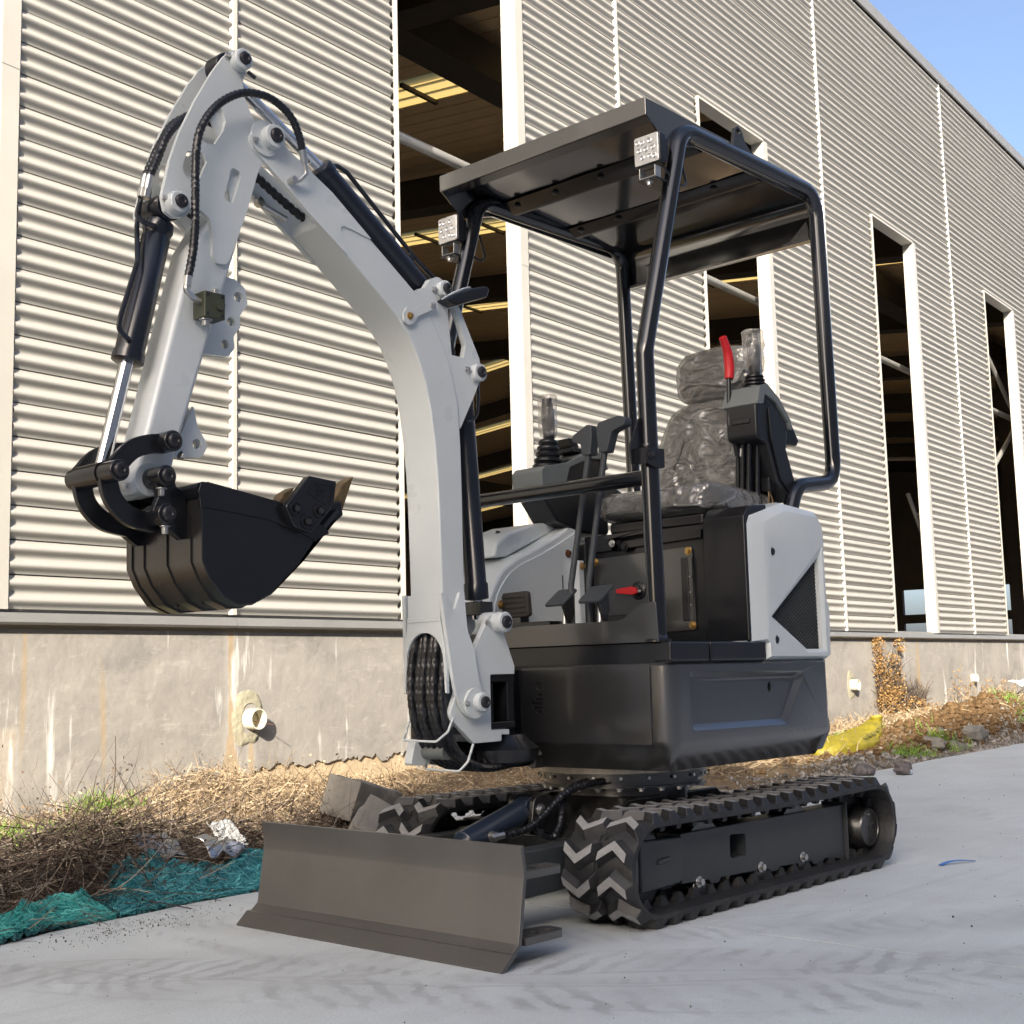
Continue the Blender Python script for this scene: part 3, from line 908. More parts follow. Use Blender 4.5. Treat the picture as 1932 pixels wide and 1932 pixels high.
    MB().prism(rpoly([(-0.405, 0.150), (-0.345, 0.154), (-0.345, 0.168), (-0.405, 0.164)], 0.006, 4), (yq - 0.006) if ysign < 0 else yq - 0.004, (yq + 0.004) if ysign < 0 else yq + 0.006, 'Y').build('grip_bead', M['frame'], f_o, bevel=0.004)
    MB().box(0.655, 0.663, ya - 0.012 if ysign < 0 else ya, yb if ysign < 0 else yb + 0.012, 0.040, 0.226).build('end_plate', M['frame'], f_o, bevel=0.002)
    # box behind
    MB().box(-0.47, 0.65, (-0.345 if ysign < 0 else 0.30), (-0.30 if ysign < 0 else 0.345), 0.085, 0.205).build('beam', M['frame'], tr_)
    # slide pads
    for px_ in (-0.15, 0.36):
        MB().prism([(px_ - 0.075, 0.214), (px_ - 0.035, 0.243), (px_ + 0.035, 0.243), (px_ + 0.075, 0.214)], yc - 0.03, yc + 0.03, 'Y').build('slide_pad', M['matt'], tr_, bevel=0.003)
    # rollers with bolts
    for px_ in (-0.185, 0.145, 0.395):
        r_ = MB().lathe((px_, yc - 0.0385, 0.060), (0, 1, 0), [(0, 0.016), (0.001, 0.024), (0.003, 0.032), (0.006, 0.0345), (0.014, 0.0345), (0.016, 0.026), (0.03, 0.024), (0.048, 0.024), (0.062, 0.026), (0.064, 0.0345), (0.072, 0.0345), (0.075, 0.032), (0.077, 0.016)], 28)
        ro_ = r_.build('track_roller', M['matt'], tr_)
        ys_ = ya if ysign < 0 else yb
        d_ = Vector((0, -1, 0)) if ysign < 0 else Vector((0, 1, 0))
        bolt(ro_, (px_ - 0.015, ys_, 0.079), d_, 0.0105, 'zinc', 'roller_bolt', True, 0.012)
    # idler and sprocket
    MB().lathe((XF + 0.012, yc - 0.04, ZC), (0, 1, 0), [(0, 0.03), (0.002, 0.09), (0.012, 0.112), (0.068, 0.112), (0.078, 0.09), (0.08, 0.03)], 40).build('idler_wheel', M['matt'], tr_)
    sp = MB(); pts_ = []
    for i in range(36):
        a = 2 * pi * i / 36; r = 0.113 if i % 4 < 2 else 0.096
        pts_.append((XR + r * cos(a), ZC + r * sin(a)))
    sp.prism(pts_, yc - 0.012, yc + 0.012, 'Y')
    so = sp.build('drive_sprocket', M['matt'], tr_)
    yd = -0.452 if ysign < 0 else 0.452
    sgn = -1 if ysign < 0 else 1
    mo = MB().lathe((XR + 0.028, yd - sgn * 0.085, 0.132), (0, sgn, 0), [(0, 0.075), (0.05, 0.075), (0.06, 0.068), (0.078, 0.066), (0.085, 0.062), (0.0855, 0.059), (0.083, 0.058), (0.083, 0.01)], 40).build('drive_motor', M['matt'], tr_)
    if ysign < 0:
        MB().lathe((XR + 0.020, -0.4495, 0.175), (0, -1, 0), [(0, 0.011), (0.003, 0.010), (0.0032, 0.006), (0.001, 0.005)], 16).build('plug', M['matt'], mo)
        MB().box(XR + 0.022, XR + 0.027, -0.4525, -0.448, 0.088, 0.135).build('rib', M['matt'], mo)
        cu_ = bpy.data.curves.new('casting_mark', 'FONT'); cu_.body = 'IG'; cu_.size = 0.03; cu_.extrude = 0.0015; cu_.align_x = 'CENTER'
        to = bpy.data.objects.new('tmp', cu_); COL.objects.link(to)
        dg = bpy.context.evaluated_depsgraph_get(); me = bpy.data.meshes.new_from_object(to.evaluated_get(dg))
        bpy.data.objects.remove(to, do_unlink=True)
        me.materials.clear(); me.materials.append(M['matt'])
        tx_ = bpy.data.objects.new('casting_mark', me); COL.objects.link(tx_); tx_.parent = mo
        tx_.location = (XR + 0.062, -0.4505, 0.128); tx_.rotation_euler = (pi / 2, radians(-12), 0)
    return tr_
make_track(-1)
make_track(1)

# undercarriage centre and slewing ring
b = MB()
b.prism([(-0.34, 0.12), (0.34, 0.12), (0.40, 0.2), (0.25, 0.30), (-0.22, 0.30), (-0.40, 0.2)], -0.20, 0.20, 'Y')
b.build('carbody', M['matt'], EX, bevel=0.006)
for yy in (-0.31, 0.2):
    MB().prism([(-0.22, 0.10), (0.30, 0.10), (0.30, 0.2), (0.2, 0.25), (-0.12, 0.25), (-0.22, 0.2)], yy, yy + 0.11, 'Y').build('leg_beam', M['matt'], EX, bevel=0.004)
MB().lathe((0.02, 0, 0.28), (0, 0, 1), [(0, 0.21), (0.045, 0.21), (0.046, 0.258), (0.052, 0.258), (0.0525, 0.248), (0.066, 0.248), (0.0665, 0.264), (0.088, 0.264)], 64).build('turret_flange', M['matt'], EX)
sr = MB().lathe((0.02, 0, 0.3682), (0, 0, 1), [(0, 0.264), (0.002, 0.268), (0.05, 0.268)], 72).build('slewing_ring', M['ring'], EX)
for i in range(24):
    a = 2 * pi * (i + 0.3) / 24
    bolt(sr, (0.02 + 0.252 * cos(a), 0.252 * sin(a), 0.3265), (0, 0, -1), 0.008, 'zinc')
for i in range(20):
    a = 2 * pi * i / 20
    bolt(sr, (0.02 + 0.265 * cos(a), 0.265 * sin(a), 0.357), (cos(a), sin(a), 0), 0.006, 'zinc', 'bolt', False, 0.006)

# ------------------------------------------------------------------ dozer blade
DB = empty('dozer_blade', (0, 0, 0)); DB.parent = EX
pr = [(-1.031, 0.276), (-1.0225, 0.205), (-1.0245, 0.198), (-1.0455, 0.060), (-1.048, 0.054), (-1.082, 0.026), (-1.073, 0.019), (-1.036, 0.048), (-1.033, 0.056), (-1.0125, 0.196), (-1.011, 0.205), (-1.019, 0.276)]
MB().prism(pr, -0.497, 0.497, 'Y').build('mouldboard', M['blade'], DB, bevel=0.0015, seg=2, smooth=25)
MB().prism([(-1.078, 0.0365), (-1.114, 0.004), (-1.112, 0.0), (-1.098, 0.002), (-1.060, 0.033), (-1.063, 0.037)], -0.504, 0.504, 'Y').build('cutting_edge', M['blade'], DB, bevel=0.001)
for zz in (0.196, 0.045):
    MB().prism(rpoly([(-1.018, -0.494), (-0.885, -0.494), (-0.868, -0.478), (-0.868, -0.43), (-1.018, -0.40)], [0, 0.008, 0.012, 0.008, 0], 4), zz, zz + 0.018, 'Z',
               holes=[circ(-0.905, -0.462, 0.016), circ(-0.955, -0.462, 0.014)]).build('extension_lug', M['blade'], DB, bevel=0.0015)
    MB().prism([(-1.018, 0.494), (-0.885, 0.494), (-0.868, 0.43), (-1.018, 0.40)], zz, zz + 0.018, 'Z').build('extension_lug', M['blade'], DB, bevel=0.0015)
for yy in (-0.26, 0.19):
    MB().prism([(-1.02, 0.085), (-0.45, 0.10), (-0.34, 0.12), (-0.34, 0.19), (-0.46, 0.212), (-0.80, 0.215), (-1.02, 0.18)], yy, yy + 0.07, 'Y').build('push_arm', M['frame'], DB, bevel=0.006)
MB().box(-0.82, -0.76, -0.19, 0.19, 0.10, 0.19).build('cross_beam', M['frame'], DB, bevel=0.005)
for yy in (-0.06, 0.045):
    MB().prism(rpoly([(-1.02, 0.10), (-0.90, 0.11), (-0.88, 0.17), (-0.92, 0.2), (-1.02, 0.21)], [0, .01, .02, .02, 0]), yy, yy + 0.015, 'Y').build('clevis', M['frame'], DB, bevel=0.002)
bc = MB().lathe((-0.72, 0, 0.212), Vector((0.245, 0, 0.066)), [(0, 0.012), (0.001, 0.033), (0.004, 0.036), (0.235, 0.036), (0.25, 0.034), (0.256, 0.024), (0.258, 0.014)], 32).build('blade_cylinder', M['blue'], EX)
MB().cyl((-0.93, 0, 0.155), (-0.70, 0, 0.217), 0.017, n=20).build('piston_rod', M['chrome'], bc)
MB().cyl((-0.455, -0.028, 0.284), (-0.455, 0.028, 0.284), 0.033, n=28).build('rod_eye', M['blue'], bc, bevel=0.004)
for yy in (-0.05, 0.032):
    MB().prism(rpoly([(-0.485, 0.24), (-0.36, 0.2), (-0.33, 0.25), (-0.40, 0.325), (-0.47, 0.325)], [0.01, 0.01, 0.02, 0.03, 0.03]), yy, yy + 0.018, 'Y').build('cylinder_bracket', M['matt'], bc, bevel=0.003)
bolt(bc, (-0.445, -0.05, 0.282), (0, -1, 0), 0.012, 'zinc')
MB().cyl((-0.64, -0.034, 0.228), (-0.64, -0.055, 0.226), 0.014, n=16).cyl((-0.655, -0.05, 0.225), (-0.615, -0.06, 0.229), 0.0105, n=6).build('hose_fitting', M['zinc'], bc, bevel=0.001)
MB().hose([(-0.61, -0.062, 0.229), (-0.56, -0.07, 0.233), (-0.50, -0.075, 0.25), (-0.44, -0.08, 0.285), (-0.38, -0.09, 0.325), (-0.31, -0.10, 0.343), (-0.2, -0.11, 0.35), (-0.1, -0.16, 0.35)], 0.0105, 0.004, 0.1, 0.014).build('hydraulic_hose', M['hose'], bc)
MB().hose([(-0.49, -0.06, 0.245), (-0.47, -0.075, 0.215), (-0.43, -0.08, 0.205), (-0.40, -0.085, 0.24), (-0.37, -0.075, 0.30), (-0.3, -0.06, 0.34), (-0.2, -0.06, 0.35)], 0.0095, 0.004, 0.1, 0.014).build('hydraulic_hose', M['hose'], bc)

# ------------------------------------------------------------------ boom
BM = empty('boom', (0, 0, 0)); BM.parent = EX
front = [(-1.262, 1.842), (-1.17, 1.778), (-1.05, 1.690), (-1.0, 1.651), (-0.954, 1.603), (-0.922, 1.55), (-0.896, 1.487), (-0.876, 1.41), (-0.863, 1.325), (-0.855, 1.24), (-0.850, 1.148), (-0.846, 1.0), (-0.843, 0.86)]
rear = [(-0.757, 0.86), (-0.757, 1.166), (-0.759, 1.31), (-0.766, 1.44), (-0.787, 1.52), (-0.815, 1.592), (-0.866, 1.669), (-0.905, 1.715), (-0.935, 1.738), (-1.085, 1.842), (-1.262, 1.957)]
MB().prism(front + rear, -0.064, 0.064, 'Y').build('boom_box', M['white'], BM, bevel=0.005, seg=2)
tip = rpoly([(-1.224, 1.938), (-1.373, 2.016), (-1.430, 2.060), (-1.470, 2.045), (-1.489, 2.010), (-1.475, 1.985), (-1.31, 1.868), (-1.175, 1.781), (-1.208, 1.862), (-1.122, 1.848), (-1.09, 1.844)], [0, 0.03, 0.03, 0.02, 0.02, 0.02, 0.05, 0.004, 0.02, 0.002, 0.001], 5)
for y0 in (-0.068, 0.056):
    MB().prism(tip, y0, y0 + 0.012, 'Y').build('boom_cheek', M['white'], BM, bevel=0.002)
boss(BM, -1.430, 2.024, -0.098, -0.05, 0.030, 'pin_boss')
MB().cyl((-1.443, -0.074, 2.020), (-1.443, -0.069, 2.020), 0.046, n=36).build('boss_collar', M['white'], BM, bevel=0.004, seg=3)
boss(BM, -1.430, 2.024, 0.05, 0.098, 0.030, 'pin_boss', pin=False)
bolt(BM, (-1.477, -0.074, 2.005), (0, -1, 0), 0.006)
MB().hose([(-1.40, 0.03, 1.965), (-1.34, 0.02, 1.925), (-1.27, 0.01, 1.885), (-1.23, 0.0, 1.87)], 0.011, 0.004).build('hydraulic_hose', M['hose'], BM)
MB().cyl((-1.372, 0.054, 1.905), (-1.30, 0.03, 1.872), 0.009, n=10).cyl((-1.375, 0.056, 1.906), (-1.372, 0.04, 1.905), 0.014, n=6).build('hose_fitting', M['zinc'], BM)
# bracket that carries the arm cylinder and the boom cylinder
brk = rpoly([(-0.935, 1.728), (-0.905, 1.748), (-0.888, 1.752), (-0.868, 1.782), (-0.836, 1.797), (-0.803, 1.785), (-0.788, 1.755), (-0.752, 1.725), (-0.672, 1.585), (-0.664, 1.535), (-0.700, 1.468), (-0.757, 1.37), (-0.766, 1.44), (-0.815, 1.592)], [0, 0.005, 0.01, 0.02, 0.025, 0.02, 0.02, 0.02, 0.02, 0.03, 0.02, 0, 0, 0], 4)
for y0 in (-0.061, 0.043):
    MB().prism(brk, y0, y0 + 0.018, 'Y', holes=[[(-0.800, 1.708), (-0.772, 1.720), (-0.728, 1.616), (-0.738, 1.578), (-0.786, 1.578)]]).build('cylinder_cheek', M['white'], BM, bevel=0.002)
boss(BM, -0.822, 1.760, -0.082, -0.05, 0.024)
boss(BM, -0.688, 1.540, -0.082, -0.05, 0.026)
bolt(BM, (-0.853, -0.0612, 1.755), (0, -1, 0), 0.0065)
bolt(BM, (-0.725, -0.0612, 1.545), (0, -1, 0), 0.0065)
# lamp bracket tab and black cover plate on it
MB().prism(rpoly([(-0.984, 1.660), (-0.968, 1.683), (-0.942, 1.682), (-0.865, 1.718), (-0.848, 1.702), (-0.93, 1.660), (-0.940, 1.638), (-0.964, 1.630), (-0.982, 1.638)], 0.004, 3), -0.074, -0.069, 'Y').build('bracket_tab', M['white'], BM, bevel=0.001)
bolt(BM, (-0.960, -0.074, 1.656), (0, -1, 0), 0.007, 'brass')
bolt(BM, (-0.872, -0.074, 1.703), (0, -1, 0), 0.006, 'zinc')
pl = [(-0.845, 1.722), (-0.80, 1.748), (-0.735, 1.776), (-0.675, 1.795), (-0.660, 1.790), (-0.670, 1.762), (-0.735, 1.738), (-0.80, 1.712)]
MB().prism(pl, -0.10, 0.02, 'Y').build('lamp_housing', M['blackplastic'], BM, bevel=0.01, seg=3)
MB().tube(spline([(-0.85, -0.09, 1.722), (-0.80, -0.092, 1.752), (-0.73, -0.08, 1.782), (-0.66, -0.02, 1.80)], 0.01), 0.003, 6).build('housing_rim', M['white'], BM)
MB().hose([(-0.80, -0.035, 1.74), (-0.785, -0.03, 1.68), (-0.755, -0.03, 1.60), (-0.74, -0.02, 1.55), (-0.70, 0, 1.47)], 0.010, 0.004).build('hydraulic_hose', M['hose'], BM)
MB().hose([(-0.79, 0.0, 1.75), (-0.765, 0.0, 1.69), (-0.735, 0.0, 1.62), (-0.715, 0.0, 1.5), (-0.70, 0.02, 1.42)], 0.010, 0.004).build('hydraulic_hose', M['hose'], BM)
MB().hose([(-0.80, 0.02, 1.74), (-0.77, 0.02, 1.66), (-0.748, 0.015, 1.58), (-0.725, 0.03, 1.5)], 0.009, 0.004).build('hydraulic_hose', M['hose'], BM)
MB().tube(spline([(-0.69, -0.04, 1.63), (-0.655, -0.03, 1.56), (-0.648, -0.03, 1.48), (-0.66, -0.03, 1.42), (-0.70, -0.03, 1.40)], 0.01), 0.005, 8).build('wire_guard', M['matt'], BM)
# foot: flared cheeks, front plate with the hose arch
cheek = rpoly([(-0.863, 0.902), (-0.845, 0.900), (-0.815, 0.845), (-0.789, 0.905), (-0.773, 0.906), (-0.770, 0.80), (-0.751, 0.747), (-0.742, 0.66), (-0.718, 0.612), (-0.725, 0.572), (-0.765, 0.556), (-0.800, 0.575), (-0.829, 0.62), (-0.840, 0.66), (-0.853, 0.79)], [0, 0.004, 0.012, 0.004, 0, 0.02, 0.02, 0.03, 0.02, 0.02, 0.02, 0.02, 0.01, 0.01, 0.02], 4)
def flare(y_side):
    b = MB()
    def yy(z): return 0.066 + 0.020 * min(1, max(0, (0.86 - z) / 0.16))
    n = len(cheek)
    tri = tessellate_polygon([[Vector((p[0], p[1], 0)) for p in cheek]])
    vs = [(p[0], y_side * (yy(p[1]) + 0.012), p[1]) for p in cheek] + [(p[0], y_side * yy(p[1]), p[1]) for p in cheek]
    fs = [tuple(t) for t in tri] + [(n + t[2], n + t[1], n + t[0]) for t in tri] + [(i, (i + 1) % n, n + (i + 1) % n, n + i) for i in range(n)]
    b.add(vs, fs)
    return b.build('foot_cheek', M['white'], BM, bevel=0.0015)
flare(-1); flare(1)
fp = MB()
outer = [(-0.064, 0.90), (0.064, 0.90), (0.064, 0.84), (0.084, 0.72), (0.084, 0.63)]
arch = [(0.077, 0.63)] + [(0.072 * cos(a), 0.715 + 0.080 * sin(a)) for a in [pi * i / 14 for i in range(15)]] + [(-0.077, 0.63)]
fp.prism(outer + arch + [(-0.084, 0.63), (-0.084, 0.72), (-0.064, 0.84)], -0.855, -0.843, 'X')
fp.build('arch_plate', M['white'], BM, bevel=0.002)
MB().box(-0.857, -0.853, -0.066, 0.066, 0.824, 0.838).build('weld_strip', M['white'], BM, bevel=0.002)
boss(BM, -0.752, 0.603, -0.128, -0.09, 0.026)
MB().cyl((-0.765, -0.108, 0.60), (-0.765, -0.098, 0.60), 0.043, n=32).build('boss_collar', M['white'], BM, bevel=0.004, seg=3)
bolt(BM, (-0.80, -0.105, 0.60), (0, -1, 0), 0.006)
MB().cyl((-0.765, 0.098, 0.60), (-0.765, 0.11, 0.60), 0.043, n=32).build('boss_collar', M['white'], BM, bevel=0.004, seg=3)
for i, (yy, xo) in enumerate(((-0.058, 0.0), (-0.035, -0.008), (-0.012, 0.0), (0.011, -0.007), (0.034, 0.002), (0.057, -0.003))):
    j = 0.004 * ((i * 7) % 3 - 1)
    MB().hose([(-0.80 + xo, yy * 0.8, 0.88), (-0.826 + xo, yy * 0.95, 0.79), (-0.842 + xo, yy + j, 0.70), (-0.848 + xo, yy, 0.62), (-0.838 + xo, yy - 0.004, 0.545), (-0.805, yy - 0.006, 0.478), (-0.755, yy - 0.01, 0.438), (-0.68, yy - 0.01, 0.420), (-0.58, yy, 0.425), (-0.42, yy + 0.03, 0.44)], 0.0122, 0.004, 0.035, 0.018, 9).build('hydraulic_hose', M['hose'], BM)
for z0, z1, x0, x1 in ((0.565, 0.502, -0.83, -0.875), (0.49, 0.418, -0.755, -0.79)):
    p = [(x0, -0.083, z0), (x0 - 0.02, -0.081, z1 + 0.025), (x1, -0.062, z1), (x1 - 0.004, 0.064, z1 + 0.002), (x0 - 0.02, 0.083, z1 + 0.02), (x0, 0.085, z0)]
    MB().tube(fillet(p, 0.012, 4), 0.0034, 8).build('hose_guard', M['white'], BM)

# arm cylinder on top of the boom, boom cylinder behind it
ac = MB().lathe((-1.214, 0, 2.030), Vector((0.362, 0, -0.250)), [(0, 0.020), (0.002, 0.032), (0.006, 0.035), (0.03, 0.0355), (0.032, 0.032), (0.42, 0.032), (0.43, 0.036), (0.445, 0.034)], 28).build('arm_cylinder', M['navy'], EX)
MB().cyl((-1.520, 0, 2.197), (-1.2, 0, 2.021), 0.016, n=20).build('piston_rod', M['chrome'], ac)
MB().cyl((-1.522, -0.026, 2.198), (-1.522, 0.026, 2.198), 0.036, n=28).build('rod_eye', M['navy'], ac, bevel=0.003)
MB().tube(fillet([(-1.185, -0.005, 2.030), (-1.165, -0.01, 2.048), (-1.125, -0.012, 2.036), (-0.88, -0.012, 1.855), (-0.80, -0.01, 1.81), (-0.78, -0.01, 1.77)], 0.03, 6), 0.0065, 10).build('oil_pipe', M['navy'], ac)
MB().box(-0.90, -0.888, -0.02, 0.0, 1.835, 1.862).build('pipe_clip', M['navy'], ac)
bcy = MB().lathe((-0.688, 0, 1.52), Vector((0.045, 0, -0.62)), [(0, 0.02), (0.01, 0.03), (0.05, 0.032), (0.58, 0.032), (0.585, 0.036), (0.628, 0.036), (0.632, 0.02)], 28).build('boom_cylinder', M['navy'], EX)
MB().cyl((-0.645, 0, 0.93), (-0.640, 0, 0.835), 0.017, n=18).build('piston_rod', M['chrome'], bcy)
MB().box(-0.668, -0.612, -0.036, 0.03, 0.846, 0.885).build('cylinder_guard', M['matt'], bcy, bevel=0.003)

# ------------------------------------------------------------------ swing bracket
SB = empty('swing_bracket', (0, 0, 0)); SB.parent = EX
bp_ = rpoly([(-0.640, 0.852), (-0.670, 0.848), (-0.690, 0.825), (-0.742, 0.747), (-0.80, 0.66), (-0.842, 0.575), (-0.835, 0.558), (-0.752, 0.491), (-0.641, 0.491), (-0.641, 0.510), (-0.607, 0.508), (-0.607, 0.523), (-0.681, 0.524), (-0.680, 0.677), (-0.579, 0.677), (-0.578, 0.699), (-0.622, 0.80), (-0.625, 0.835)], [0.012, 0.012, 0.01, 0.01, 0.02, 0.02, 0.01, 0.003, 0.002, 0.002, 0.003, 0.003, 0.004, 0.006, 0.002, 0.004, 0.01, 0.012], 4)
for y0 in (-0.083, 0.065):
    MB().prism(bp_, y0, y0 + 0.018, 'Y').build('side_plate', M['white'], SB, bevel=0.002)
boss(SB, -0.645, 0.823, -0.116, -0.08, 0.029)
MB().cyl((-0.645, -0.065, 0.823), (-0.645, -0.03, 0.823), 0.030, n=28).build('boss_collar', M['white'], SB, bevel=0.003)
MB().cyl((-0.645, 0.03, 0.823), (-0.645, 0.10, 0.823), 0.029, n=28).build('boss_collar', M['white'], SB, bevel=0.003)
bolt(SB, (-0.617, -0.10, 0.826), (1, 0, 0), 0.006)
bolt(SB, (-0.690, -0.0832, 0.822), (0, -1, 0), 0.006)
MB().box(-0.72, -0.62, -0.065, 0.065, 0.493, 0.512).build('lower_plate', M['white'], SB)
MB().cyl((-0.80, -0.03, 0.47), (-0.80, 0.06, 0.47), 0.022, n=20).build('swing_knuckle', M['greyplastic'], SB)
MB().prism(rpoly([(-0.86, 0.435), (-0.79, 0.43), (-0.77, 0.50), (-0.84, 0.505)], 0.01), 0.055, 0.085, 'Y').build('swing_lug', M['white'], SB, bevel=0.002)
# the black mast post it hinges on, an open-sided steel box
pb = MB()
pb.box(-0.678, -0.575, -0.078, 0.078, 0.655, 0.676)
pb.box(-0.678, -0.575, -0.078, 0.078, 0.525, 0.545)
pb.box(-0.678, -0.655, -0.07, 0.07, 0.545, 0.655)
pb.box(-0.605, -0.578, -0.076, 0.078, 0.5452, 0.6548)
pb.box(-0.655, -0.60, 0.055, 0.075, 0.545, 0.655)
pb.box(-0.60, -0.34, 0.105, 0.24, 0.42, 0.69)
pb.build('mast_post', M['black'], EX, bevel=0.003)
bolt(SB, (-0.654, -0.02, 0.595), (0.3, -1, 0), 0.004, 'brass')
MB().prism([(-0.725, 0.54), (-0.725, 0.475), (-0.68, 0.425), (-0.58, 0.408), (-0.36, 0.40), (-0.36, 0.50), (-0.66, 0.53)], 0.085, 0.20, 'Y').build('swing_base', M['black'], EX, bevel=0.006)
MB().lathe((-0.56, 0.02, 0.415), (0, 0, 1), [(0, 0.10), (0.015, 0.125), (0.05, 0.13), (0.075, 0.10), (0.09, 0.09)], 36).build('swing_pivot', M['black'], EX)

# ------------------------------------------------------------------ arm with its head plates
AM = empty('arm', (0, 0, 0)); AM.parent = EX
tube_ = [(-1.560, 1.835), (-1.640, 1.700), (-1.700, 1.475), (-1.742, 1.31), (-1.779, 1.165), (-1.800, 1.12), (-1.79, 1.095), (-1.70, 1.11), (-1.68, 1.195), (-1.667, 1.239), (-1.595, 1.467), (-1.556, 1.588), (-1.512, 1.726), (-1.485, 1.82)]
MB().prism(tube_, -0.048, 0.048, 'Y').build('arm_box', M['white'], AM, bevel=0.014, seg=3)
head = rpoly([(-1.496, 2.232), (-1.535, 2.226), (-1.557, 2.203), (-1.592, 2.150), (-1.641, 2.060), (-1.684, 1.967), (-1.710, 1.89), (-1.730, 1.800), (-1.722, 1.765), (-1.698, 1.755), (-1.668, 1.765), (-1.655, 1.787), (-1.625, 1.793), (-1.597, 1.777), (-1.590, 1.740), (-1.590, 1.690), (-1.575, 1.671), (-1.548, 1.676), (-1.532, 1.709), (-1.486, 1.833), (-1.455, 1.935), (-1.420, 2.00), (-1.42, 2.03), (-1.452, 2.052), (-1.478, 2.078), (-1.494, 2.112), (-1.503, 2.150), (-1.489, 2.195)],
             [0.015, 0.012, 0.012, 0.03, 0.03, 0.03, 0.03, 0.02, 0.014, 0.014, 0.014, 0.01, 0.015, 0.015, 0.01, 0.01, 0.01, 0.01, 0.01, 0.02, 0.02, 0.01, 0.01, 0.01, 0.02, 0.02, 0.02, 0.015], 4)
h1 = rpoly([(-1.578, 2.078), (-1.560, 2.057), (-1.553, 2.035), (-1.559, 2.010), (-1.584, 1.968), (-1.604, 1.963), (-1.624, 1.968), (-1.612, 2.010)], 0.006, 3)
h2 = rpoly([(-1.663, 1.928), (-1.621, 1.938), (-1.606, 1.918), (-1.628, 1.866), (-1.648, 1.854), (-1.667, 1.866), (-1.675, 1.884)], 0.005, 3)
slot = rpoly([(-1.535, 1.925), (-1.506, 1.917), (-1.530, 1.830), (-1.558, 1.838)], 0.013, 5)
for y0 in (-0.058, 0.046):
    MB().prism(head, y0, y0 + 0.012, 'Y', holes=[h1, h2, slot]).build('head_plate', M['white'], AM, bevel=0.002)
boss(AM, -1.517, 2.200, -0.086, -0.05, 0.026)
boss(AM, -1.517, 2.200, 0.05, 0.08, 0.026, pin=False)
boss(AM, -1.697, 1.788, -0.086, -0.05, 0.026)
boss(AM, -1.697, 1.788, 0.05, 0.08, 0.026, pin=False)
bolt(AM, (-1.548, -0.0582, 2.205), (0, -1, 0), 0.006)
bolt(AM, (-1.722, -0.0582, 1.795), (0, -1, 0), 0.006)
for (x, z) in ((-1.50, 2.175), (-1.672, 1.765)):
    MB().cyl((x, -0.075, z), (x + 0.02, -0.08, z - 0.012), 0.005, n=8).build('grease_nipple', M['pin'], AM)
MB().prism([(-1.62, 2.09), (-1.56, 2.10), (-1.48, 1.99), (-1.50, 1.85), (-1.53, 1.84), (-1.56, 1.97), (-1.60, 2.06)], -0.046, -0.040, 'Y').build('stiffener', M['white'], AM)
MB().box(-1.66, -1.64, -0.046, 0.046, 1.86, 1.875).build('head_web', M['white'], AM)
MB().prism([(-1.455, 1.99), (-1.445, 1.985), (-1.49, 1.82), (-1.50, 1.825)], -0.046, 0.046, 'Y').build('head_web', M['white'], AM)
# lifting lug strip with three holes, and one more near the tip
lug = rpoly([(-1.535, 1.662), (-1.493, 1.660), (-1.462, 1.642), (-1.455, 1.606), (-1.479, 1.57), (-1.478, 1.54), (-1.498, 1.514), (-1.494, 1.486), (-1.512, 1.462), (-1.60, 1.455)], [0, 0.02, 0.02, 0.02, 0.012, 0.012, 0.012, 0.015, 0.015, 0], 4)
for y0 in (-0.014, 0.006):
    MB().prism(lug, y0, y0 + 0.009, 'Y', holes=[circ(-1.483, 1.617, 0.013), circ(-1.504, 1.551, 0.012), circ(-1.522, 1.491, 0.012)]).build('thumb_lug', M['white'], AM, bevel=0.0015)
    MB().prism(rpoly([(-1.612, 1.325), (-1.598, 1.275), (-1.570, 1.236), (-1.588, 1.204), (-1.67, 1.198)], [0, 0.03, 0.02, 0.015, 0], 4), y0, y0 + 0.009, 'Y', holes=[circ(-1.602, 1.236, 0.012)]).build('tip_lug', M['white'], AM, bevel=0.0015)
# quick-coupling valve block on the arm and its hose over the boom pivot
vb = empty('valve_block', (0, 0, 0)); vb.parent = EX
VB = MB().box(-1.640, -1.583, -0.100, -0.052, 1.522, 1.584)
VB.build('block', M['valve'], vb, bevel=0.002)
MB().cyl((-1.600, -0.100, 1.555), (-1.600, -0.106, 1.555), 0.013, n=20).build('valve_cap', M['valve'], vb)
for (x, z) in ((-1.632, 1.576), (-1.591, 1.576), (-1.632, 1.53), (-1.591, 1.53)):
    MB().cyl((x, -0.0995, z), (x, -0.1012, z), 0.0045, n=12).build('bolt_hole', M['pin'], vb)
bolt(vb, (-1.595, -0.078, 1.584), (0, 0, 1), 0.010, 'zinc', 'plug', True, 0.012)
bolt(vb, (-1.622, -0.078, 1.522), (0, 0, -1), 0.010, 'zinc', 'plug', True, 0.014)
MB().tube(fillet([(-1.640, -0.08, 1.560), (-1.665, -0.085, 1.565), (-1.683, -0.088, 1.576), (-1.680, -0.088, 1.605)], 0.012, 4), 0.008, 10).cyl((-1.681, -0.088, 1.585), (-1.678, -0.088, 1.612), 0.0105, n=6).build('elbow', M['zinc'], vb, bevel=0.001)
h_ = MB().hose([(-1.678, -0.088, 1.61), (-1.667, -0.09, 1.667), (-1.662, -0.092, 1.734), (-1.662, -0.092, 1.80), (-1.662, -0.092, 1.869), (-1.659, -0.092, 1.93), (-1.650, -0.094, 1.974), (-1.627, -0.096, 2.019), (-1.592, -0.10, 2.061), (-1.545, -0.106, 2.094), (-1.503, -0.11, 2.106), (-1.453, -0.112, 2.106), (-1.397, -0.11, 2.083), (-1.367, -0.106, 2.045), (-1.350, -0.10, 2.010)], 0.0098, 0.004, 0.07, 0.013).build('hydraulic_hose', M['hose'], EX)
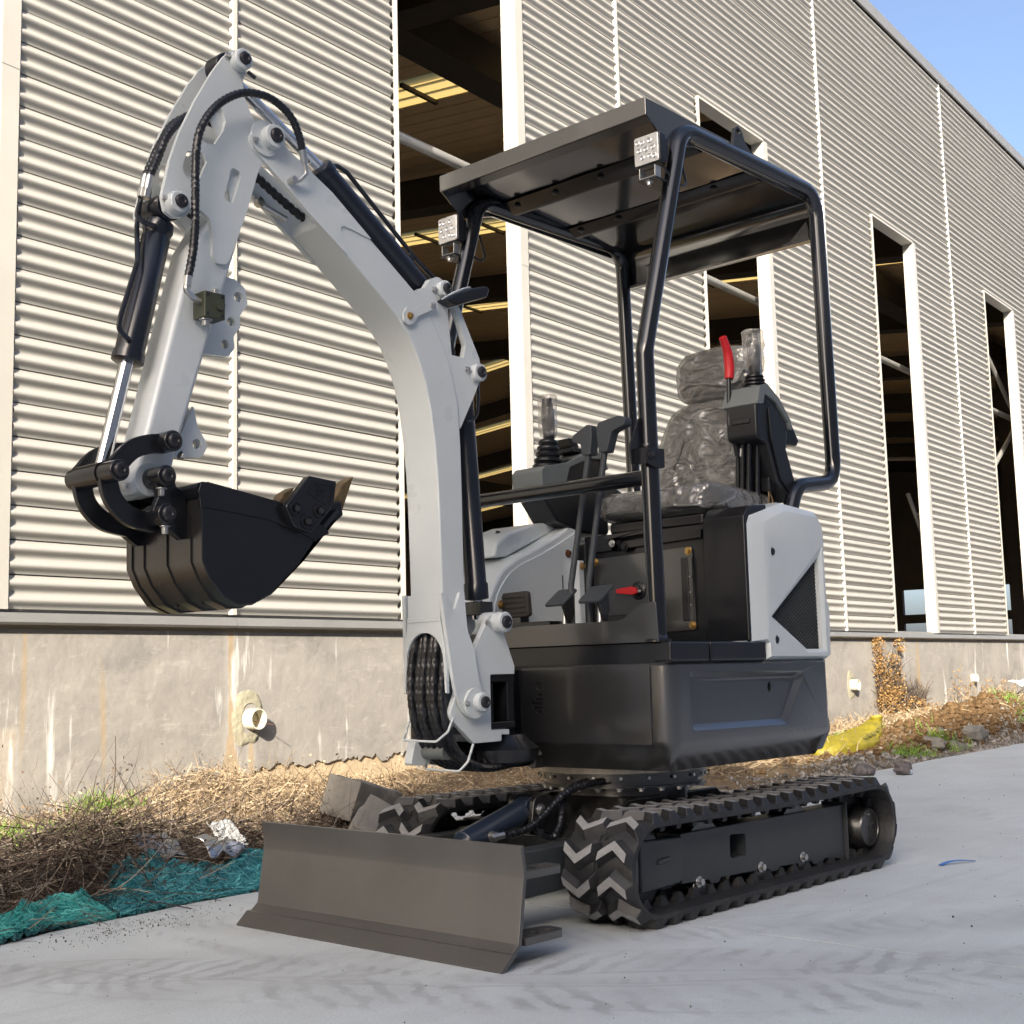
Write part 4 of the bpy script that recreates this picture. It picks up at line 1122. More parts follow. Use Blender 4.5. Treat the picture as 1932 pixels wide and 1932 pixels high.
MB().cyl((-1.350, -0.10, 2.012), (-1.338, -0.094, 1.982), 0.010, n=12).tube(fillet([(-1.338, -0.094, 1.985), (-1.330, -0.092, 1.955), (-1.345, -0.085, 1.935), (-1.365, -0.072, 1.930)], 0.015, 5), 0.006, 8).cyl((-1.365, -0.068, 1.930), (-1.365, -0.09, 1.930), 0.011, n=6).build('hose_fitting', M['zinc'], h_, bevel=0.001)
# the twin hoses feeding the bucket cylinder
for i, dy in enumerate((-0.034, 0.010)):
    x0, z0 = (-1.752, 1.815) if i == 0 else (-1.735, 1.833)
    hh = MB().hose([(x0 + 0.003, dy, z0 + 0.03), (x0 + 0.025, dy, z0 + 0.085), (-1.70 + 0.012 * i, dy, 1.965), (-1.655, dy, 2.02), (-1.60, dy * 0.8, 2.052), (-1.53, dy * 0.5, 2.048), (-1.45, dy * 0.5, 2.02)], 0.0098, 0.004, 0.07, 0.013).build('hydraulic_hose', M['hose'], EX)
    MB().cyl((x0 + 0.005, dy, z0 + 0.035), (x0 - 0.002, dy, z0), 0.0105, n=12).cyl((x0 - 0.002, dy, z0), (x0 - 0.006, dy, z0 - 0.022), 0.012, n=6).build('hose_fitting', M['zinc'], hh, bevel=0.001)

# bucket cylinder
bk = MB().lathe((-1.697, 0, 1.765), Vector((-0.083, 0, -0.355)), [(0, 0.02), (0.01, 0.034), (0.03, 0.036), (0.045, 0.030), (0.05, 0.0335), (0.345, 0.0335), (0.346, 0.037), (0.366, 0.037), (0.369, 0.03)], 30).build('bucket_cylinder', M['navy'], EX)
MB().cyl((-1.697, -0.040, 1.788), (-1.697, 0.040, 1.788), 0.034, n=28).build('cylinder_eye', M['navy'], bk, bevel=0.003)
MB().cyl((-1.780, 0, 1.41), (-1.843, 0, 1.15), 0.0165, n=22).build('piston_rod', M['chrome'], bk)
MB().tube(fillet([(-1.758, -0.012, 1.795), (-1.768, -0.012, 1.755), (-1.755, -0.02, 1.74), (-1.728, -0.028, 1.735)], 0.012, 5), 0.006, 8).build('oil_pipe', M['navy'], bk)
MB().tube(fillet([(-1.741, 0.016, 1.81), (-1.752, 0.012, 1.74), (-1.775, -0.03, 1.64), (-1.818, -0.03, 1.50), (-1.822, -0.03, 1.47), (-1.795, -0.03, 1.452)], 0.02, 5), 0.006, 8).build('oil_pipe', M['navy'], bk)

# ------------------------------------------------------------------ bucket linkage and bucket
LK = empty('bucket_linkage', (0, 0, 0)); LK.parent = EX
def band(c, w0, w1):
    """curved link outline from a centre curve"""
    p = spline([(x, 0, z) for x, z in c], 0.01)
    L_, R_ = [], []
    for i, q in enumerate(p):
        t = (p[min(i + 1, len(p) - 1)] - p[max(i - 1, 0)]).normalized()
        f = i / (len(p) - 1); w = w0 + (w1 - w0) * f
        L_.append((q.x - t.z * w, q.z + t.x * w)); R_.append((q.x + t.z * w, q.z - t.x * w))
    # rounded ends
    def cap(c0, ang, w):
        return [(c0.x + w * cos(ang + pi / 2 - pi * k / 6), c0.z + w * sin(ang + pi / 2 - pi * k / 6)) for k in range(1, 6)]
    t1 = (p[-1] - p[-2]); t0 = (p[0] - p[1])
    return L_ + cap(p[-1], atan2(t1.z, t1.x), w1) + list(reversed(R_)) + cap(p[0], atan2(t0.z, t0.x), w0)
guide = band([(-1.728, 1.214), (-1.772, 1.207), (-1.815, 1.188), (-1.862, 1.136)], 0.022, 0.022)
link = band([(-1.862, 1.136), (-1.846, 1.082), (-1.806, 1.046), (-1.748, 1.034)], 0.022, 0.022)
for y0 in (-0.080, 0.066):
    MB().prism(guide, y0, y0 + 0.014, 'Y').build('guide_link', M['black'], LK, bevel=0.002)
for y0 in (-0.062, 0.046):
    MB().prism(link, y0, y0 + 0.016, 'Y').build('push_link', M['black'], LK, bevel=0.002)
for (x, z, ya_) in ((-1.728, 1.216, -0.112), (-1.862, 1.136, -0.112), (-1.748, 1.134, -0.118), (-1.746, 1.049, -0.118)):
    boss(LK, x, z, ya_, -0.05, 0.024, 'pin_boss', 'black', True, pinr=0.7)
    boss(LK, x, z, 0.05, 0.084, 0.024, 'pin_boss', 'black', False)
    MB().cyl((x, -0.05, z), (x, 0.05, z), 0.018, n=16).build('cross_pin', M['black'], LK)
MB().cyl((-1.862, -0.05, 1.136), (-1.862, 0.05, 1.136), 0.027, n=20).build('rod_eye', M['black'], LK)
bolt(LK, (-1.845, -0.10, 1.108), (0.3, 0, -1), 0.007, 'zinc')
bolt(LK, (-1.752, -0.10, 1.108), (0, 0, -1), 0.008, 'zinc', 'bolt', True, 0.016)
bolt(LK, (-1.742, -0.10, 1.024), (0, 0, -1), 0.008, 'zinc', 'bolt', True, 0.016)
bolt(LK, (-1.705, -0.10, 1.187), (1, 0, -0.3), 0.007, 'zinc')
MB().cyl((-1.748, -0.05, 1.134), (-1.748, 0.05, 1.134), 0.04, n=24).build('arm_nose', M['white'], AM, bevel=0.003)

BK = empty('bucket', (0, 0, 0)); BK.parent = EX
# side plate outline: rim, back, belly, lip
side = [(-1.690, 1.098), (-1.684, 1.114), (-1.668, 1.119), (-1.475, 1.091), (-1.33, 1.040), (-1.322, 1.03), (-1.356, 1.015), (-1.409, 0.948), (-1.49, 0.879), (-1.545, 0.852), (-1.583, 0.849), (-1.622, 0.866), (-1.660, 0.906), (-1.678, 0.945), (-1.680, 1.049)]
for y0 in (-0.152, 0.140):
    MB().prism(side, y0, y0 + 0.012, 'Y').build('side_plate', M['black'], BK, bevel=0.002)
rim = [(-1.693, 1.098), (-1.687, 1.118), (-1.668, 1.123), (-1.47, 1.094), (-1.33, 1.043), (-1.318, 1.028), (-1.36, 1.008), (-1.42, 1.03), (-1.50, 1.050), (-1.678, 1.066)]
for y0 in (-0.156, 0.1515):
    MB().prism(rim, y0, y0 + 0.0045, 'Y').build('rim_plate', M['black'], BK, bevel=0.001)
shell = [(-1.684, 1.100), (-1.682, 1.049), (-1.681, 0.945), (-1.662, 0.905), (-1.624, 0.864), (-1.584, 0.846), (-1.545, 0.849), (-1.488, 0.876), (-1.407, 0.946), (-1.352, 1.014), (-1.30, 1.055)]
inn = [(x + 0.010 * cos(0.4), z + 0.008) for x, z in shell]
MB().prism(shell + list(reversed(inn)), -0.1515, 0.1515, 'Y').build('shell', M['matt'], BK, smooth=28)
MB().cyl((-1.676, -0.151, 1.103), (-1.676, 0.151, 1.103), 0.020, n=20).build('top_tube', M['black'], BK)
for yy in (-0.095, 0.0, 0.095, 0.138):
    o_ = [(x - 0.004 if i < 4 else x, z - (0.0 if i < 3 else 0.005)) for i, (x, z) in enumerate(shell[1:9])]
    MB().prism(o_ + list(reversed(shell[1:9])), yy - 0.018 if yy != 0.138 else yy - 0.01, yy + 0.018 if yy != 0.138 else yy + 0.012, 'Y').build('wear_strip', M['matt'], BK, smooth=28)
for yy in (-0.05, 0.05):
    MB().cyl((-1.615, yy, 0.855), (-1.60, yy, 0.87), 0.007, n=12).build('drain_hole', M['pin'], BK)
ear = rpoly([(-1.774, 1.141), (-1.748, 1.162), (-1.722, 1.145), (-1.712, 1.115), (-1.690, 1.10), (-1.676, 1.00), (-1.70, 0.995), (-1.735, 1.018), (-1.765, 1.034), (-1.772, 1.056), (-1.757, 1.09)], [0.02, 0.02, 0.015, 0.01, 0.01, 0, 0.005, 0.015, 0.015, 0.015, 0.02], 4)
for y0 in (-0.098, 0.08):
    MB().prism(ear, y0, y0 + 0.018, 'Y').build('ear_plate', M['black'], BK, bevel=0.002)
MB().box(-1.72, -1.682, -0.08, 0.08, 1.03, 1.05).build('ear_web', M['black'], BK)
cut = rpoly([(-1.468, 1.080), (-1.447, 1.104), (-1.397, 1.160), (-1.312, 1.154), (-1.322, 1.095), (-1.358, 1.056), (-1.392, 1.022), (-1.443, 1.034)], [0.015, 0.01, 0.008, 0.004, 0.005, 0.012, 0.016, 0.016], 4)
for ya_, yb_, d_ in ((-0.178, -0.1565, -1), (0.1565, 0.178, 1)):
    sc = MB().prism(cut, ya_, yb_, 'Y').build('side_cutter', M['black'], BK, bevel=0.003, seg=3)
    yf = ya_ if d_ < 0 else yb_
    for (x, z) in ((-1.439, 1.077), (-1.367, 1.077), (-1.406, 1.048)):
        MB().lathe((x, yf, z), (0, d_, 0), [(0, 0.018), (0.004, 0.0175), (0.0042, 0.0135), (0.001, 0.013)], 20).build('bolt_ring', M['black'], sc)
        bolt(sc, (x, yf, z), (0, d_, 0), 0.0085, 'matt', 'bolt', False, 0.008)
    o_ = rpoly([(-1.405, 1.118), (-1.386, 1.146), (-1.322, 1.143), (-1.330, 1.104), (-1.345, 1.092)], 0.006, 3)
    c_ = (-1.36, 1.12)
    i_ = [(c_[0] + (x - c_[0]) * 0.9, c_[1] + (z - c_[1]) * 0.86) for x, z in o_]
    k_ = len(o_)
    MB().add([(x, yf + d_ * 0.0016, z) for x, z in o_ + i_] + [(x, yf - d_ * 0.001, z) for x, z in o_ + i_],
             [(i, (i + 1) % k_, k_ + (i + 1) % k_, k_ + i) for i in range(k_)] + [(i, (i + 1) % k_, 2 * k_ + (i + 1) % k_, 2 * k_ + i) for i in range(k_)] + [(k_ + i, k_ + (i + 1) % k_, 3 * k_ + (i + 1) % k_, 3 * k_ + i) for i in range(k_)]).build('raised_border', M['black'], sc)
    # cast mark: a few raised strokes, too worn to read
    mk = MB()
    for (x, z, w, h) in ((-1.365, 1.136, 0.018, 0.003), (-1.365, 1.128, 0.018, 0.003), (-1.365, 1.112, 0.018, 0.003), (-1.372, 1.120, 0.003, 0.018), (-1.358, 1.120, 0.003, 0.018), (-1.348, 1.124, 0.003, 0.012)):
        mk.box(x - w / 2, x + w / 2, yf - 0.0013, yf + 0.0013, z - h / 2, z + h / 2)
    mk.build('cast_mark', M['black'], sc)
MB().prism([(-1.36, 1.006), (-1.315, 1.052), (-1.285, 1.085), (-1.292, 1.09), (-1.325, 1.058), (-1.366, 1.012)], -0.155, 0.155, 'Y').build('lip_plate', M['matt'], BK)
for yy in (-0.118, 0.0, 0.118):
    th_ = MB()
    th_.prism([(-1.335, 1.022), (-1.262, 1.085), (-1.222, 1.180), (-1.256, 1.160), (-1.298, 1.098), (-1.342, 1.050)], yy - 0.020, yy + 0.020, 'Y')
    th_.build('tooth', M['tooth'], BK, bevel=0.003)
    MB().prism([(-1.345, 1.012), (-1.262, 1.078), (-1.268, 1.112), (-1.302, 1.104), (-1.35, 1.05)], yy - 0.025, yy + 0.025, 'Y').build('tooth_adapter', M['black'], BK, bevel=0.003)
# ------------------------------------------------------------------ upper structure: skirt, deck, covers
def offset_loop(loop, d):
    k = len(loop); out = []
    for i in range(k):
        p0, p1, p2 = Vector(loop[i - 1]), Vector(loop[i]), Vector(loop[(i + 1) % k])
        a = (p1 - p0).normalized(); b = (p2 - p1).normalized()
        na = Vector((-a.y, a.x)); nb = Vector((-b.y, b.x))
        nn = (na + nb); nn = nn / max(0.3, nn.length_squared) * 2 if nn.length > 1e-6 else na
        nn = (na + nb).normalized() / max(0.5, (na + nb).normalized().dot(na))
        out.append((p1.x + nn.x * d, p1.y + nn.y * d))
    return out
TOPV = rpoly([(-0.352, 0.085), (-0.352, -0.460), (0.535, -0.460), (0.60, -0.36), (0.64, -0.12), (0.64, 0.12), (0.60, 0.36), (0.535, 0.460), (-0.12, 0.460), (-0.30, 0.40)],
             [0.01, 0.055, 0.03, 0.1, 0.1, 0.1, 0.1, 0.05, 0.1, 0.05], 7)
# orientation: make it counter-clockwise so that positive offsets go inward
ar = sum(TOPV[i - 1][0] * TOPV[i][1] - TOPV[i][0] * TOPV[i - 1][1] for i in range(len(TOPV)))
if ar < 0: TOPV = list(reversed(TOPV))
SK = empty('body_skirt', (0, 0, 0)); SK.parent = EX
b = MB()
levels = [(0.697, 0.030), (0.698, 0.008), (0.690, 0.0), (0.480, 0.0), (0.468, 0.002), (0.458, 0.008), (0.405, 0.040), (0.393, 0.050), (0.393, 0.12)]
loops = [[(x, y, z) for x, y in offset_loop(TOPV, d)] for z, d in levels]
k = len(TOPV)
vs = [p for l in loops for p in l]
fs = []
skip = None
for j in range(len(levels) - 1):
    for i in range(k):
        a, c = i, (i + 1) % k
        p, q = TOPV[a], TOPV[c]
        flat_left = abs(p[1] + 0.46) < 1e-3 and abs(q[1] + 0.46) < 1e-3 and abs(p[0] - q[0]) > 0.5
        if flat_left and j == 2:
            skip = (j * k + a, j * k + c, (j + 1) * k + c, (j + 1) * k + a); continue
        fs.append((j * k + a, j * k + c, (j + 1) * k + c, (j + 1) * k + a))
fs.append(tuple(range(k))); fs.append(tuple((len(levels) - 1) * k + i for i in range(k)))
b.add(vs, fs)
# the flat left side with its pressed trapezoid recess
q = [vs[i] for i in skip]
trap = rpoly([(-0.252, 0.672), (0.392, 0.664), (0.268, 0.500), (-0.248, 0.504)], 0.016, 4)
trap2 = rpoly([(-0.236, 0.655), (0.362, 0.648), (0.256, 0.518), (-0.233, 0.522)], 0.012, 4)
hole = circ(0.199, 0.617, 0.010, 16, 0.016)
n0 = len(b.v)
outer = [(p[0], p[2]) for p in q]
fl_ = [Vector((x, z, 0)) for x, z in outer], [Vector((x, z, 0)) for x, z in trap]
tri = tessellate_polygon([list(fl_[0]), list(fl_[1])])
b.add([(x, -0.46, z) for x, z in outer + trap], [tuple(t) for t in tri])
nt_ = len(trap)
b.add([(x, -0.46, z) for x, z in trap] + [(x, -0.443, z) for x, z in trap2], [(i, (i + 1) % nt_, nt_ + (i + 1) % nt_, nt_ + i) for i in range(nt_)])
tri = tessellate_polygon([[Vector((x, z, 0)) for x, z in trap2], [Vector((x, z, 0)) for x, z in hole]])
b.add([(x, -0.443, z) for x, z in trap2 + hole], [tuple(t) for t in tri])
nh = len(hole)
b.add([(x, -0.443, z) for x, z in hole] + [(x, -0.430, z) for x, z in hole], [(i, (i + 1) % nh, nh + (i + 1) % nh, nh + i) for i in range(nh)] + [tuple(nh + i for i in range(nh))])
bo = b.build('side_cover', M['skirt'], SK, smooth=32)
bmx = bmesh.new(); bmx.from_mesh(bo.data); bmesh.ops.remove_doubles(bmx, verts=bmx.verts, dist=0.0002); bmesh.ops.recalc_face_normals(bmx, faces=bmx.faces); bmx.to_mesh(bo.data); bmx.free()
bo.data.polygons.foreach_set('use_smooth', [True] * len(bo.data.polygons)); bo.data.set_sharp_from_angle(angle=radians(32))
# front cover plate with its vent slots, a hair proud of the body
vh = [circ(0.020, 0.640, 0.0135, 18)]
def stad(y0, y1, z, h=0.0045):
    return [(y0 + h * cos(a) , z + h * sin(a)) for a in [pi / 2 + pi * i / 6 for i in range(7)]] + [(y1 + h * cos(a), z + h * sin(a)) for a in [-pi / 2 + pi * i / 6 for i in range(7)]]
for (y0, y1, z) in ((0.010, 0.026, 0.612), (0.009, 0.034, 0.599), (0.008, 0.050, 0.587), (0.010, 0.042, 0.574), (0.012, 0.028, 0.562)):
    vh.append(stad(y0, y1, z))
MB().prism(rpoly([(0.088, 0.692), (-0.395, 0.694), (-0.395, 0.470), (0.088, 0.470)], 0.006, 3), -0.358, -0.3525, 'X', holes=vh).build('front_cover', M['skirt'], SK, bevel=0.0015)
MB().box(-0.3524, -0.352, 0.0, 0.06, 0.55, 0.66).build('vent_backing', M['pin'], SK)
MB().prism([(0.085, 0.462), (0.045, 0.452), (0.050, 0.392), (0.067, 0.392)], -0.352, -0.30, 'X').build('skirt_tab', M['skirt'], SK, bevel=0.003)
# rear corner: seam and stepped bumper edge
MB().prism([(0.520, 0.70), (0.545, 0.70), (0.548, 0.545), (0.530, 0.535), (0.530, 0.52), (0.552, 0.505), (0.555, 0.47), (0.50, 0.41), (0.46, 0.41), (0.520, 0.47)], -0.452, -0.30, 'Y').build('rear_corner', M['skirt'], SK, bevel=0.005)
# deck
DK = empty('deck', (0, 0, 0)); DK.parent = EX
MB().box(-0.340, 0.45, -0.448, 0.44, 0.695, 0.757).build('deck_plate', M['black'], DK, bevel=0.004)
MB().prism(rpoly([(0.20, 0.757), (0.20, 0.815), (0.08, 0.822), (-0.285, 0.822), (-0.305, 0.828), (-0.365, 0.866), (-0.420, 0.872), (-0.425, 0.757)], [0, 0.002, 0, 0, 0.01, 0.01, 0.01, 0], 4), -0.350, -0.345, 'X').build('toe_board', M['skirt'], DK, bevel=0.001)
MB().box(-0.346, -0.335, -0.42, 0.20, 0.757, 0.763).build('toe_board_foot', M['skirt'], DK)
for x0, x1 in ((-0.343, -0.150), (-0.142, 0.163)):
    MB().box(x0, x1, -0.462, -0.40, 0.7005, 0.757).build('tool_cover', M['black'], DK, bevel=0.006, seg=3)
MB().box(-0.36, 0.25, 0.20, 0.44, 0.757, 0.80).build('deck_plate', M['black'], DK)

# seat box: front hatch, black corner column
SX = empty('seat_box', (0, 0, 0)); SX.parent = EX
MB().box(0.105, 0.50, -0.295, 0.20, 0.757, 1.135).build('box', M['black'], SX, bevel=0.004)
MB().prism(rpoly([(0.155, 1.055), (-0.245, 1.068), (-0.250, 0.800), (0.155, 0.795)], 0.012, 4), 0.098, 0.1045, 'X').build('hatch', M['skirt'], SX, bevel=0.002)
MB().box(0.090, 0.0975, -0.233, -0.205, 0.83, 1.033).build('hatch_handle', M['black'], SX, bevel=0.003)
MB().box(0.0915, 0.0978, -0.247, -0.2335, 0.83, 1.033).build('hatch_flange', M['skirt'], SX, bevel=0.001)
for (y, z) in ((-0.232, 1.052), (-0.238, 0.815), (0.148, 1.045)):
    bolt(SX, (0.098, y, z), (-1, 0, 0), 0.009, 'brass')
for z in (0.88, 0.92, 0.97):
    bolt(SX, (0.0915, -0.241, z), (-1, 0, 0), 0.003, 'zinc', 'bolt', False, 0.004)
MB().prism([(0.165, 1.075), (-0.29, 1.09), (-0.29, 1.118), (0.165, 1.10)], 0.085, 0.1, 'X').build('hinge_rail', M['black'], SX, bevel=0.002)
MB().prism(rpoly([(0.075, 1.128), (-0.09, 1.134), (-0.09, 1.120), (0.06, 1.112), (0.045, 1.075), (0.03, 1.07), (0.02, 1.085), (0.035, 1.11), (0.075, 1.115)], 0.003, 3), 0.06, 0.085, 'X').build('latch_bracket', M['black'], SX, bevel=0.002)
bolt(SX, (0.062, 0.045, 1.098), (-1, 0, 0), 0.008, 'zinc')
bolt(SX, (0.085, 0.012, 1.085), (-1, 0, 0), 0.010, 'pin')
cl = MB().prism(rpoly([(0.086, 0.757), (0.086, 1.145), (0.115, 1.178), (0.22, 1.19), (0.22, 0.757)], [0, 0.006, 0.006, 0, 0], 3), -0.452, -0.297, 'Y')
cl.build('corner_column', M['black'], SX, bevel=0.006, seg=3)
# isolator switch
sw = MB().lathe((0.098, -0.03, 0.938), (-1, 0, 0), [(0, 0.030), (0.004, 0.030), (0.006, 0.028), (0.008, 0.018), (0.018, 0.016), (0.02, 0.010)], 32).build('isolator_switch', M['blackplastic'], SX)
MB().prism(rpoly([(-0.040, 0.928), (-0.02, 0.924), (0.030, 0.930), (0.045, 0.934), (0.045, 0.946), (0.03, 0.948), (-0.02, 0.952), (-0.04, 0.946)], 0.004, 3), 0.070, 0.084, 'X').build('key', M['red'], sw, bevel=0.003)
bolt(sw, (0.085, -0.048, 0.935), (-1, 0, 0), 0.006, 'zinc', 'bolt', False)

# right-hand white hood with its raised lid
HD = empty('hood', (0, 0, 0)); HD.parent = EX
hood = [(-0.345, 0.80), (-0.372, 0.86), (-0.368, 0.905), (-0.350, 0.945), (-0.325, 0.982), (-0.298, 1.010), (-0.24, 1.047), (-0.132, 1.089), (-0.035, 1.134), (0.068, 1.186), (0.075, 1.160), (0.06, 0.80)]
MB().prism(hood, 0.206, 0.452, 'Y').build('hood_shell', M['white'], HD, bevel=0.012, seg=3, smooth=35)
MB().prism([(-0.334, 0.80), (-0.352, 0.865), (-0.348, 0.90), (-0.330, 0.938), (-0.300, 0.975), (-0.268, 1.003), (-0.215, 1.030), (-0.12, 1.066), (-0.030, 1.106), (0.062, 1.150), (0.056, 0.80)], 0.1995, 0.207, 'Y').build('inner_panel', M['white'], HD, bevel=0.002, smooth=30)
MB().prism([(-0.285, 1.052), (-0.270, 1.100), (-0.206, 1.137), (-0.10, 1.172), (0.020, 1.190), (0.045, 1.186), (0.042, 1.165), (-0.054, 1.125), (-0.15, 1.085), (-0.22, 1.057)], 0.262, 0.448, 'Y').build('lid', M['white'], HD, bevel=0.012, seg=3, smooth=35)
MB().cyl((-0.19, 0.33, 1.140), (-0.187, 0.33, 1.149), 0.008, n=12).build('lid_lock', M['pin'], HD)
MB().box(-0.018, -0.015, 0.197, 0.1994, 0.905, 1.0).build('slot', M['pin'], HD)
for (x, z, m_) in ((0.015, 1.075, 'rust'), (-0.325, 0.895, 'brass')):
    bolt(HD, (x, 0.1995, z), (0, -1, 0), 0.009, m_)
MB().box(0.030, 0.060, 0.165, 0.20, 0.80, 1.05).build('edge_trim', M['white'], HD, bevel=0.004)
bolt(HD, (0.045, 0.165, 1.03), (0, -1, 0), 0.008, 'brass')

# foot rest, pedals
PD = empty('pedals', (0, 0, 0)); PD.parent = EX
fr_ = MB().prism(rpoly([(0.232, 0.930), (0.096, 0.934), (0.090, 0.853), (0.230, 0.850)], 0.012, 4), -0.315, -0.295, 'X').build('foot_rest', M['pad'], PD, bevel=0.005)
for z in (0.918, 0.902, 0.886, 0.870):
    MB().box(-0.3185, -0.3145, 0.104, 0.222, z - 0.0045, z + 0.0045).build('rib', M['pad'], fr_, bevel=0.0015)
MB().box(-0.31, -0.27, 0.13, 0.19, 0.82, 0.855).build('foot_rest_stem', M['matt'], PD)
MB().box(-0.345, -0.28, -0.02, 0.16, 0.822, 0.834).build('pedal_base', M['black'], PD)
for y0, w, x0, z0 in ((-0.005, 0.075, -0.31, 0.0), (-0.155, 0.085, -0.325, 0.002)):
    p = MB()
    pts = rpoly([(y0 + w * 0.5, 0.0), (y0 - w * 0.5, 0.0), (y0 - w * 0.5, 0.05), (y0 + w * 0.5, 0.05)], 0.008, 3)
    q0 = [(x0 + 0.075 * v / 0.05, y, 0.885 + z0 + 0.05 * v / 0.05) for y, v in pts]
    q1 = [(x + 0.004, y, z - 0.007) for x, y, z in q0]
    n_ = len(q0)
    p.add(q0 + q1, [tuple(range(n_)), tuple(reversed(range(n_, 2 * n_)))] + [(i, (i + 1) % n_, n_ + (i + 1) % n_, n_ + i) for i in range(n_)])
    pp = p.build('pedal', M['gripgrey'], PD, bevel=0.0015)
    MB().prism([(x0 + 0.005, 0.882 + z0), (x0 + 0.055, 0.915 + z0), (x0 + 0.06, 0.86), (x0 + 0.045, 0.825), (x0 + 0.03, 0.825)], y0 - 0.035, y0 - 0.028, 'Y').build('pedal_bracket', M['matt'], pp)
    MB().cyl((x0 + 0.03, y0 - 0.02, 0.822), (x0 + 0.035, y0 - 0.02, 0.88), 0.009, n=14).build('pedal_post', M['zinc'], pp)
MB().box(-0.24, -0.12, -0.26, -0.14, 0.80, 0.845).build('pedal_box', M['blackplastic'], PD, bevel=0.006)

# travel levers with bent grips
for y_b, y_k, y_t, z_b, z_t, sgn in ((-0.030, -0.030, -0.110, 0.822, 1.352, 1), (-0.100, -0.100, -0.172, 0.822, 1.350, -1)):
    lv = empty('travel_lever', (0, 0, 0)); lv.parent = EX
    MB().tube(fillet([(-0.25, y_b, z_b), (-0.25, y_k, 0.945), (-0.232, y_t, z_t + 0.03)], 0.05, 5), 0.0098, 14).build('lever_rod', M['gripgrey'], lv)
    gp = MB()
    yt = y_t
    if sgn > 0:
        g = rpoly([(yt + 0.022, z_t - 0.008), (yt + 0.026, z_t + 0.028), (yt + 0.060, z_t + 0.038), (yt + 0.058, z_t + 0.058), (yt + 0.0, z_t + 0.085), (yt - 0.018, z_t + 0.083), (yt - 0.02, z_t + 0.05), (yt - 0.012, z_t - 0.010)], [0.004, 0.012, 0.010, 0.012, 0.012, 0.012, 0.01, 0.004], 4)
    else:
        g = rpoly([(yt + 0.018, z_t - 0.006), (yt + 0.025, z_t + 0.07), (yt + 0.015, z_t + 0.088), (yt - 0.06, z_t + 0.098), (yt - 0.088, z_t + 0.090), (yt - 0.086, z_t + 0.066), (yt - 0.035, z_t + 0.052), (yt - 0.014, z_t - 0.008)], [0.004, 0.012, 0.014, 0.02, 0.014, 0.012, 0.02, 0.004], 4)
    gp.prism(g, -0.250, -0.212, 'X').build('lever_grip', M['gripgrey'], lv, bevel=0.010, seg=4)

# ------------------------------------------------------------------ canopy
CN = empty('canopy', (0, 0, 0)); CN.parent = EX
YL, YR = -0.40, 0.472
def frame_pts(y):
    return fillet([(-0.317, y, 0.768), (-0.329, y, 1.605), (-0.095, y, 2.352), (0.742, y, 2.362), (0.770, y, 1.318), (0.50, y, 1.278), (0.44, y, 1.16)], 0.095, 9)
for y in (YL, YR):
    MB().tube(frame_pts(y), 0.0270, 20).build('canopy_frame', M['tubeblack'], CN)
    MB().lathe((-0.317, y, 0.757), (0, 0, 1), [(0, 0.04), (0.006, 0.04), (0.012, 0.03), (0.02, 0.027)], 20).build('post_foot', M['black'], CN)
    MB().lathe((-0.3275, y, 1.315), (0, 0, 1), [(0, 0.0265), (0.005, 0.0272), (0.01, 0.0265)], 20).build('post_collar', M['black'], CN)
MB().tube([(-0.322, YL + 0.01, 1.232), (-0.322, YR - 0.01, 1.235)], 0.0225, 18).build('cross_rail', M['tubeblack'], CN)
# folding joint on the near post
jt = MB().prism(rpoly([(-0.325, 1.405), (-0.365, 1.400), (-0.412, 1.315), (-0.405, 1.262), (-0.392, 1.262), (-0.392, 1.30), (-0.325, 1.33)], [0.003, 0.01, 0.01, 0.002, 0.002, 0, 0], 3), -0.398, -0.392, 'Y')
jt.build('joint_plate', M['black'], CN, bevel=0.001)
MB().prism(rpoly([(-0.300, 1.312), (-0.384, 1.308), (-0.384, 1.262), (-0.330, 1.252), (-0.30, 1.256)], 0.004, 3), -0.436, -0.426, 'Y').build('joint_plate', M['black'], CN, bevel=0.001)
MB().box(-0.386, -0.378, -0.434, -0.398, 1.262, 1.308).build('joint_web', M['black'], CN)
bolt(CN, (-0.365, -0.436, 1.288), (0, -1, 0), 0.010, 'pin')
# roof: folded front lip, side valances, top sheet, hat ribs, rear apron
RF = empty('canopy_roof', (0, 0, 0)); RF.parent = CN
RY0, RY1 = -0.392, 0.498
MB().box(-0.264, -0.258, RY0, RY1, 2.350, 2.408).build('front_lip', M['panelblack'], RF, bevel=0.003)
MB().box(-0.2575, -0.205, RY0 + 0.0055, RY1 - 0.0055, 2.350, 2.354).build('front_return', M['black'], RF)
for y0, y1 in ((RY0, RY0 + 0.005), (RY1 - 0.005, RY1)):
    MB().prism([(-0.259, 2.404), (-0.259, 2.352), (-0.155, 2.280), (0.0, 2.325), (0.70, 2.325), (0.72, 2.345), (0.74, 2.40)], y0, y1, 'Y').build('side_valance', M['panelblack'], RF)
tp = MB()
NXr, NYr = 40, 36
vs = []
for i in range(NXr + 1):
    for j in range(NYr + 1):
        x = -0.255 + (0.735 + 0.255) * i / NXr; y = RY0 + 0.006 + (RY1 - RY0 - 0.012) * j / NYr
        w = 0.0035 * noise.noise(Vector((x * 4, y * 3, 0.7))) + 0.004 * noise.noise(Vector((x * 2.0, y * 5, 3.1)))
        vs.append((x, y, 2.380 - 0.034 * (x + 0.26) + w * 0.8))
tp.add(vs, [(i * (NYr + 1) + j, i * (NYr + 1) + j + 1, (i + 1) * (NYr + 1) + j + 1, (i + 1) * (NYr + 1) + j) for i in range(NXr) for j in range(NYr)])
tp.build('roof_lining', M['panelblack'], RF, smooth=80)
MB().box(-0.257, 0.738, RY0 + 0.006, RY1 - 0.006, 2.386, 2.405).build('roof_sheet', M['panelblack'], RF, bevel=0.003)
